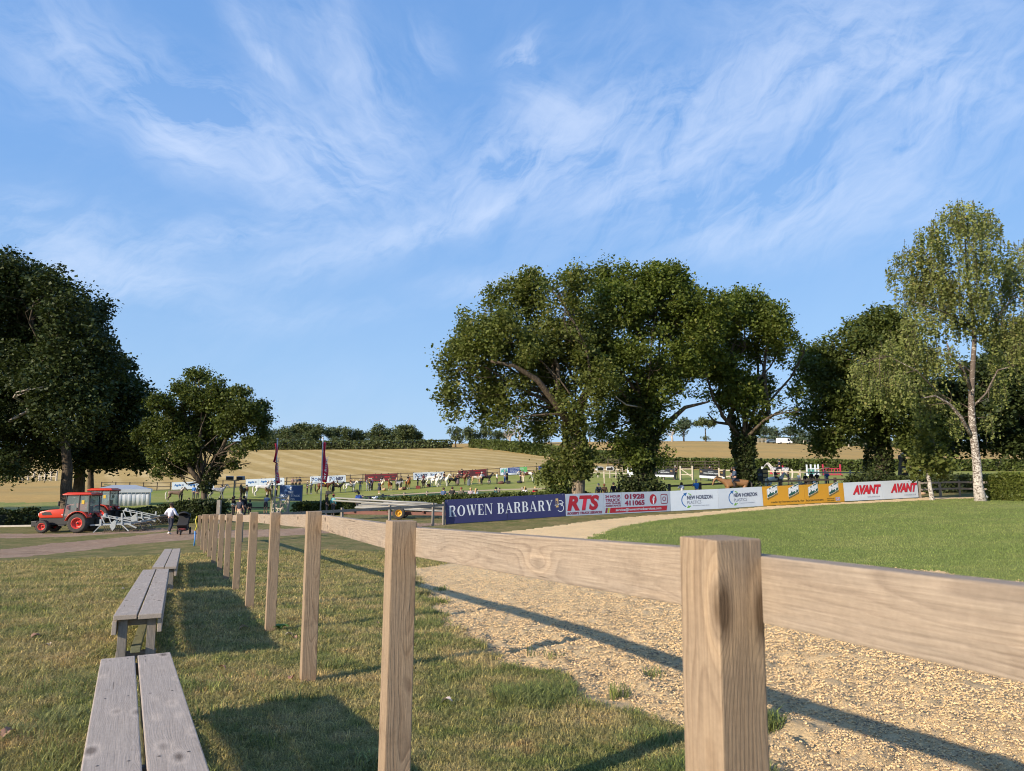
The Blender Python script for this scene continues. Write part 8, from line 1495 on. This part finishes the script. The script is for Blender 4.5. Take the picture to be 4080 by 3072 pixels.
def tractor(label, px_rear, Y, yaw):
    """forward is +X before turning; rear axle at the origin"""
    g = G(px_rear, Y); r = empty('tractor', g, R(yaw), label, 'tractor', 'red compact tractors'); WB = 2.08
    for s in (-1, 1): wheel(r, 0, s * .66, .56, .50, s); wheel(r, WB, s * .62, .36, .32, s, 20)
    cr = lambda pts, y0, y1, nm, mt, bev=.02, sm=False: MB().prism(pts, y0, y1).build(nm, mt, r, bevel=bev, smooth=sm)
    cr([(.75, .45), (2.45, .42), (2.52, .62), (2.50, .86), (.75, .92)], -.27, .27, 'chassis', 'tractor_black')
    cr([(.80, .86), (2.45, .84), (2.56, .92), (2.55, 1.10), (2.48, 1.22), (1.95, 1.33), (.80, 1.42)], -.33, .33, 'bonnet', 'tractor_red', .045, True)
    for s in (-1, 1): cr([(1.75, 1.02), (2.30, 1.00), (2.38, 1.12), (2.20, 1.20), (1.85, 1.19)], s * .334 - .004, s * .334 + .004, 'bonnet_grille', 'tractor_black', .002); flat('badge', [[(.95, 1.01), (1.22, 1.01), (1.22, 1.05), (.95, 1.05)]], 'print_white', r, -.336 * s if s > 0 else .336)
    for s in (-1, 1): MB().box((2.46, s * .22 - .09, .98), (2.575, s * .22 + .09, 1.12)).build('headlight', 'headlight', r, bevel=.02)
    MB().box((2.52, -.17, .62), (2.58, .17, .97)).build('front_grille', 'tractor_black', r, bevel=.02); MB().box((2.30, -.14, .28), (2.85, .14, .50)).build('weight_carrier', 'tractor_black', r, bevel=.02)
    for k in range(5): MB().box((2.66, -.28 + .112 * k, .34), (2.98, -.19 + .112 * k, .66)).build('front_weight', 'tractor_black', r, bevel=.03)
    MB().beam((WB, -.62, .36), (WB, .62, .36), .14, .13).build('front_axle', 'tractor_black', r); MB().beam((0, -.62, .56), (0, .62, .56), .24, .24).build('rear_axle', 'tractor_black', r); cr([(-.45, .45), (.85, .42), (.85, .85), (-.45, .85)], -.24, .24, 'transmission', 'tractor_black')
    # cab
    z0, z1 = .90, 2.20; F, Bk = .98, -.52; hw = .60
    mb = MB(); mb.box((Bk, -hw, .78), (F - .05, hw, .90)); mb.build('cab_floor', 'tractor_black', r, bevel=.01)
    for s in (-1, 1):
        for nm, a, b, w_ in (('cab_pillar', (F + .02, s * hw * .86, .90), (F - .16, s * hw, z1), .055), ('cab_pillar', (.10, s * hw * 1.02, 1.10), (.08, s * hw * 1.02, z1), .05), ('cab_pillar', (Bk, s * hw, 1.10), (Bk + .05, s * hw, z1), .055)): MB().beam(a, b, w_, w_).build(nm, 'tractor_black', r)
        MB().add([(F - .01, s * hw * .90, .95), (.14, s * hw, .95), (.12, s * hw, z1), (F - .18, s * hw, z1)], [(0, 1, 2, 3)]).build('side_glass', 'cab_glass', r); MB().add([(.08, s * hw, 1.22), (Bk, s * hw, 1.22), (Bk + .05, s * hw, z1), (.06, s * hw, z1)], [(0, 1, 2, 3)]).build('side_glass', 'cab_glass', r)
        MB().beam((F - .02, s * hw * .92, .93), (.12, s * hw, .93), .05, .06).build('door_frame', 'tractor_black', r); MB().box((.16, s * (hw + .01) - .02, 1.28), (.22, s * (hw + .01) + .02, 1.46)).build('door_handle', 'tractor_black', r)
        # mudguard
        mg = MB(); n = 14
        for i in range(n + 1):
            a = R(12 + 140 * i / n); rr_ = .69
            for y in (.36, .93): mg.v.append((rr_ * math.cos(a), s * y, .56 + rr_ * 1.02 * math.sin(a)))
        for i in range(n): mg.f.append((2 * i, 2 * i + 1, 2 * i + 3, 2 * i + 2))
        o = mg.build('mudguard', 'tractor_red', r, True); o.modifiers.new('t', 'SOLIDIFY').thickness = .035
        cr([(.62, .62), (.55, 1.0), (.2, 1.22), (-.3, 1.22), (-.5, 1.05), (-.5, .8)], s * .42 - .015, s * .42 + .015, 'inner_guard', 'tractor_black', .002)
        MB().box((.80, s * .50, .40), (1.15, s * .50 + s * .20, .46)).build('step', 'tractor_black', r); MB().tube([(F, s * hw * .9, 1.75), (F + .14, s * (hw + .26), 1.80)], .014, 5).build('mirror_arm', 'tractor_black', r); MB().box((F + .10, s * (hw + .19), 1.55), (F + .14, s * (hw + .36), 1.85)).build('mirror', 'tractor_black', r, bevel=.012)
    MB().add([(F + .02, -hw * .84, .98), (F + .02, hw * .84, .98), (F - .17, hw * .95, z1), (F - .17, -hw * .95, z1)], [(0, 1, 2, 3)]).build('windscreen', 'cab_glass', r); MB().add([(Bk, -hw, 1.15), (Bk, hw, 1.15), (Bk + .05, hw, z1), (Bk + .05, -hw, z1)], [(0, 1, 2, 3)]).build('rear_window', 'cab_glass', r)
    rf = MB(); rf.add([(-.66, -.62, 2.19), (1.06, -.62, 2.19), (1.06, .62, 2.19), (-.66, .62, 2.19), (-.64, -.70, 2.27), (1.10, -.68, 2.25), (1.10, .68, 2.25), (-.64, .70, 2.27), (-.48, -.52, 2.36), (.86, -.50, 2.37), (.86, .50, 2.37), (-.48, .52, 2.36)], [(3, 2, 1, 0), (0, 1, 5, 4), (1, 2, 6, 5), (2, 3, 7, 6), (3, 0, 4, 7), (4, 5, 9, 8), (5, 6, 10, 9), (6, 7, 11, 10), (7, 4, 8, 11), (8, 9, 10, 11)]).build('roof', 'tractor_red', r, bevel=.03, smooth=True)
    MB().box((-.62, -.60, 2.14), (1.04, .60, 2.195)).build('roof_frame', 'tractor_black', r)
    cr([(-.30, .90), (.10, .90), (.12, 1.06), (-.16, 1.08), (-.24, 1.55), (-.36, 1.55)], -.22, .22, 'driver_seat', 'cab_seat', .03); MB().tube([(.80, 0, .95), (.52, 0, 1.32)], .03, 6).build('steering_column', 'tractor_black', r)
    sw = MB(); c = Vector((.50, 0, 1.34)); sw.tube([c + Vector((.12 * math.sin(R(a)) * .7, .17 * math.cos(R(a)), .12 * math.sin(R(a)))) for a in range(0, 361, 30)], .014, 5, caps=False); sw.build('steering_wheel', 'tractor_black', r, True)
    for s in (-1, 1): MB().box((Bk - .10, s * .50 - .10, 1.06), (Bk - .02, s * .50 + .10, 1.14)).build('rear_light', 'print_red', r, bevel=.01)
    MB().box((Bk + .30, -hw - .03, 1.68), (Bk + .46, -hw - .012, 1.90)).build('number_plate', 'plate_yellow', r); MB().box((Bk + .30, hw + .012, 1.68), (Bk + .46, hw + .03, 1.90)).build('number_plate', 'plate_yellow', r)
    for s in (-1, 1):
        ln = MB().box((F - .14, s * .40 - .07, 2.02), (F - .04, s * .40 + .07, 2.12)).build('work_lamp', 'headlight', r, bevel=.01); MB().beam((-.35, s * .28, .42), (-1.05, s * .38, .42), .05, .07).build('lift_arm', 'tractor_black', r)
    MB().tube([(-.35, 0, .86), (-1.05, 0, .82)], .03, 6).build('top_link', 'tractor_black', r); MB().box((.95, -.42, .46), (1.45, -.27, .78)).build('tool_box', 'tractor_black', r, bevel=.02)
    return r
t1 = tractor('front red tractor with black mudguards, nearest to the track', 334, 44.0, 183); t2 = tractor('second red tractor, standing partly behind the first one', 418, 50.5, 184)

# ------------------------------------------------------------------ arena harrows
def harrow(label, px0, px1, Y0, Y1):
    a, b = G(px0, Y0), G(px1, Y1); r, L = board_frame(a, b, label, 'harrow', 'arena_harrow', 'galvanised arena harrows', -0.06); q = 'galvanised'
    MB().beam((-.9, 0, .48), (L * .72, 0, .50), .10, .09).build('drawbar', q, r)
    for y in (-1.05, 1.05): MB().beam((.1, y, .52), (L * .70, y, .52), .08, .08).build('frame_beam', q, r)
    for x in (.15, L * .30, L * .52, L * .70): MB().beam((x, -1.1, .54), (x, 1.1, .54), .08, .08).build('cross_beam', q, r)
    for x, y in ((.15, -1.1), (L * .52, -1.1), (.15, 1.1), (L * .52, 1.1)):
        MB().beam((x, y, .85), (x, y, .45), .09, .10, up=(1, 0, 0)).build('post', q, r); MB().beam((x, y, .50), (x - .35 if x < 1 else x + .42, y - .05, .10), .07, .05).build('leg', q, r)
    MB().prism([(L * .26, .40), (L * .32, .14), (L * .38, .34), (L * .40, .70), (L * .36, .76), (L * .29, .62)], -1.12, -1.09).build('side_plate', q, r, bevel=.004)
    for y in (-.45, .45): MB().beam((-.10, y, 1.0), (L * .62, y, .62), .05, .05).build('brace', q, r); MB().beam((.12, y, .50), (-.10, y, 1.02), .05, .05, up=(1, 0, 0)).build('mast', q, r)
    MB().prism([(-.20, .92), (.02, .92), (.0, 1.14), (-.10, 1.14)], -.12, .12).build('mast_head', q, r, bevel=.01)
    tm = MB()
    tn = MB().tube([(0, 0, .52), (.10, 0, .40), (.14, 0, .22), (.02, 0, .06), (-.10, 0, .02)], .016, 5).mesh('tine')
    tn.materials.append(MATS['tine'])
    for i in range(4):
        for j in range(8): link('tine', tn, None, r, (L * (.08 + .14 * i), -.98 + .28 * j + .07 * (i % 2), 0))
    # crumbler roller
    x = L * .86; rd = .27; rl = MB()
    for k in range(10):
        y = -1.15 + .255 * k; rl.tube([(x + rd * math.cos(R(t)), y, rd + rd * math.sin(R(t))) for t in range(0, 361, 30)], .014, 4, caps=False)
    ro = rl.build('roller_rings', 'tine', r); ro['kind'] = 'stuff'
    bm_ = MB()
    for k in range(12): t = R(30 * k); bm_.tube([(x + rd * math.cos(t), -1.15, rd + rd * math.sin(t)), (x + rd * math.cos(t + .5), 0, rd + rd * math.sin(t + .5)), (x + rd * math.cos(t + 1.0), 1.15, rd + rd * math.sin(t + 1.0))], .016, 4)
    bm_.build('roller_bars', 'tine', r)['kind'] = 'stuff'
    for y in (-1.2, 1.2): MB().beam((L * .66, y, .54), (x, y, rd), .06, .08).build('roller_arm', q, r)
    MB().beam((L * .70, 0, .56), (x + .25, 0, .68), .06, .06).build('levelling_arm', q, r); MB().box((x + .15, -1.15, .60), (x + .23, 1.15, .68)).build('rear_bar', q, r)
harrow('galvanised tined harrow hitched behind the front tractor', 422, 600, 43.6, 43.9); harrow('second galvanised harrow, farther back by the dark hedge', 505, 672, 49.0, 49.2)

# ------------------------------------------------------------------ pole trailer
def pole_trailer():
    Y0, Y1 = 45, 42; g = G(1560, 43); r = empty('pole_trailer', g, 0, 'low trailer stacked with long white poles behind the timber fence', 'trailer'); L = lambda p: p - g
    plain('trailer_brown', (.13, .045, .03), .6, .2, 4); plain('rim_yellow', (.60, .30, .02), .4, .1)
    a, b = L(W(1375, 2035, 45)), L(W(1840, 2040, 41)); 
    for dy in (-.45, .45): MB().beam(a + Vector((0, dy, -.1)), b + Vector((0, dy, -.1)), .10, .18).build('chassis_rail', 'trailer_brown', r)
    for t in (.1, .4, .7, .95): p = a.lerp(b, t); MB().beam(p + Vector((0, -.7, 0)), p + Vector((0, .7, 0)), .10, .10).build('cross_member', 'trailer_brown', r)
    wx = L(W(1591, 2044, 42)); gz_ = gz(g.x + wx.x, g.y + wx.y) - g.z; rad = wx.z - gz_
    for dy in (-.15, 1.35):
        t = MB().lathe([(rad * .55, -.11), (rad * .9, -.12), (rad, -.08), (rad, .08), (rad * .9, .12), (rad * .55, .11)], 'y', 24, (wx.x, wx.y + dy, wx.z)).build('tyre', 'tyre', r, True)
        MB().lathe([(rad * .56, -.10), (rad * .50, -.11), (rad * .44, -.03), (rad * .2, -.02), (rad * .15, -.08), (0, -.08)], 'y', 20, (wx.x, wx.y + dy, wx.z)).build('rim', 'rim_yellow', r, True)
    for k in range(8): pass
    MB().beam(wx + Vector((0, -.15, 0)), wx + Vector((0, 1.35, 0)), .09, .09).build('axle', 'trailer_brown', r)
    return g
pg = pole_trailer(); plain('white_pole', (.30, .295, .27), .4, .1, 2); plain('grey_pole', (.23, .235, .23), .5, .2, 2)
POLES = [(1336, 1984, 45.5, 1740, 2008, 41.5, 'white_pole'), (1328, 1994, 45.2, 1780, 2022, 41.2, 'white_pole'), (1390, 1991, 45.6, 1700, 2003, 42, 'grey_pole'), (1440, 2006, 45, 1830, 2028, 41.2, 'grey_pole'), (1430, 2012, 44.6, 1760, 2026, 41.6, 'white_pole'), (1420, 2018, 44.6, 1800, 2031, 41.4, 'grey_pole'), (1445, 2018, 44.3, 1850, 2033, 41.0, 'white_pole'), (1500, 2024, 44, 1850, 2037, 41.0, 'grey_pole'), (1480, 2010, 45.6, 1790, 2019, 42, 'white_pole'), (1530, 2002, 45.4, 1760, 2013, 42.2, 'grey_pole'), (1415, 2022, 44.0, 1780, 2038, 41.6, 'white_pole'), (1560, 2028, 43, 1860, 2041, 40.8, 'grey_pole')]
PL = ['topmost white pole, its left end highest and farthest out', 'long white pole just under the topmost one, its end sticking out left', 'grey pole directly against the topmost white pole', 'grey pole reaching behind the navy board halfway down the stack', 'white pole halfway down the stack, ending left of the fence corner', 'grey pole below the middle white one in the stack', 'long white pole in the lower stack running behind the navy board', 'low grey pole just above the yellow-rimmed wheel', 'short white pole at the back of the stack beside the jump cups', 'short grey pole at the back, right under the jump cups', 'lowest white pole of the trailer stack', 'lowest grey pole, starting above the wheel and running right']
for k, (x0, y0, d0, x1, y1, d1, mt) in enumerate(POLES):
    a, b = W(x0, y0, d0), W(x1, y1, d1); r = empty('jump_pole', a, 0, PL[k], 'pole', 'poles stacked on the trailer')
    MB().tube([(0, 0, 0), b - a], .052, 8).build('shaft', mt, r, True)
# a crate-like bundle of white brackets on the poles and a black feed bucket post
g = W(1494, 1990, 44.3); r = empty('flower_ornament', g, 0, 'bundle of white plastic jump cups tied on top of the poles', 'jump cups'); rr = random.Random(4)
for k in range(9): a = rr.uniform(0, 6.28); MB().tube([(0, 0, 0), (.12 * math.cos(a), .1 * math.sin(a), .12), (.20 * math.cos(a), .15 * math.sin(a), .10 + .12 * rr.random())], [.035, .05, .02], 6).build('cup', 'print_white', r, True)
g = W(1473, 1992, 46); MB_ = empty('dark_stump', g, 0, 'short black post top showing above the stacked poles', 'post'); MB().tube([(0, 0, -.9), (0, 0, .2)], .10, 10).build('shaft', 'board_black', MB_)

# ------------------------------------------------------------------ vehicles and house on the ridge
plain('van_white', (.72, .74, .76), .3); plain('car_blue', (.12, .17, .22), .3); plain('dark_glass', (.02, .025, .03), .1)
def vehicle(label, px, Y, L, H, col, cat, van=True):
    g = G(px, Y); r = empty('parked_' + cat, g, R(5), label, cat); h = L / 2
    pf = [(-h, .35), (h, .35), (h, .95), (h * .78, 1.15), (h * .55, H), (-h * .92, H), (-h, H * .8)] if van else [(-h, .35), (h, .35), (h, .80), (h * .55, .95), (h * .25, H), (-h * .45, H), (-h * .8, .95), (-h, .85)]
    MB().prism(pf, -.9, .9).build('body', col, r, bevel=.06, smooth=False); MB().prism([(h * .34, 1.0), (h * .70, 1.05), (h * .52, H * .92), (h * .34, H * .92)] if van else [(-h * .6, .95), (h * .45, .95), (h * .2, H * .93), (-h * .42, H * .93)], -.93, .93).build('side_window', 'dark_glass', r)
    for x in (-h * .62, h * .62):
        for s in (-1, 1): MB().lathe([(0, -.1), (.33, -.1), (.33, .1), (0, .1)], 'y', 16, (x, s * .82, .33)).build('wheel', 'tyre', r)
vehicle('white van parked far off on the ridge', 3125, 262, 5.4, 2.2, 'van_white', 'van'); vehicle('small dark blue car far off on the ridge left of the white van', 3073, 264, 4.2, 1.45, 'car_blue', 'car', False)
g = G(3303, 300); r = empty('farmhouse', g, R(8), 'small pale farmhouse with brown roof among the far trees', 'house'); plain('render_wall', (.62, .58, .52), .8); plain('roof_tile', (.20, .12, .09), .8)
MB().box((-5.5, -3, -.5), (5.5, 3, 3.0)).build('wall', 'render_wall', r); MB().add([(-6, -3.5, 2.9), (6, -3.5, 2.9), (6, 3.5, 2.9), (-6, 3.5, 2.9), (-5.5, 0, 5.6), (5.5, 0, 5.6)], [(0, 1, 5, 4), (1, 2, 5), (2, 3, 4, 5), (3, 0, 4), (3, 2, 1, 0)]).build('roof', 'roof_tile', r)
for x in (-3.5, 0, 3.5): MB().box((x - .5, -3.03, 1.1), (x + .5, -2.97, 2.2)).build('window', 'dark_glass', r)
MB().box((3.4, -.4, 5.0), (4.2, .4, 6.6)).build('chimney', 'roof_tile', r)

# kerb strip and small rubbish by the birch
g = HIT(3930, 1986); 
r = empty('feed_sack', (g.x, g.y - .3, gz(g.x, g.y) + .02), .3, 'crumpled white bag lying at the foot of the bright green hedge', 'bag'); MB().ball((0, 0, .10), (.28, .14, .11), 10, 6).build('sack', 'print_white', r, True); MB().ball((-.22, .02, .07), (.12, .12, .08), 8, 5).build('fold', 'print_white', r, True)
g = HIT(3690, 1972); r = empty('tuft_of_straw', (g.x, g.y + .5, gz(g.x, g.y + .5)), 0, 'pale lump lying on the grass left of the young tree', 'clod'); MB().ball((0, 0, .08), (.30, .2, .12), 9, 6).build('lump', 'kit_straw', r, True)
k0, k1 = G(-500, 49), G(128, 48.6); mb = MB(); n = 12
for i in range(n + 1):
    p = k0.lerp(k1, i / n); z = gz(p.x, p.y)
    for dy, dz in ((-.10, -.1), (-.10, .10), (.10, .10), (.10, -.1)): mb.v.append((p.x, p.y + dy, z + dz))
for i in range(n):
    for j in range(4): a = i * 4; mb.f.append((a + j, a + (j + 1) % 4, a + 4 + (j + 1) % 4, a + 4 + j))
mb.f += [(0, 1, 2, 3), (n * 4 + 3, n * 4 + 2, n * 4 + 1, n * 4)]
plain('kerb_stone', (.46, .42, .36), .85, .15, 3); mb.build('kerb', 'kerb_stone')['kind'] = 'structure'
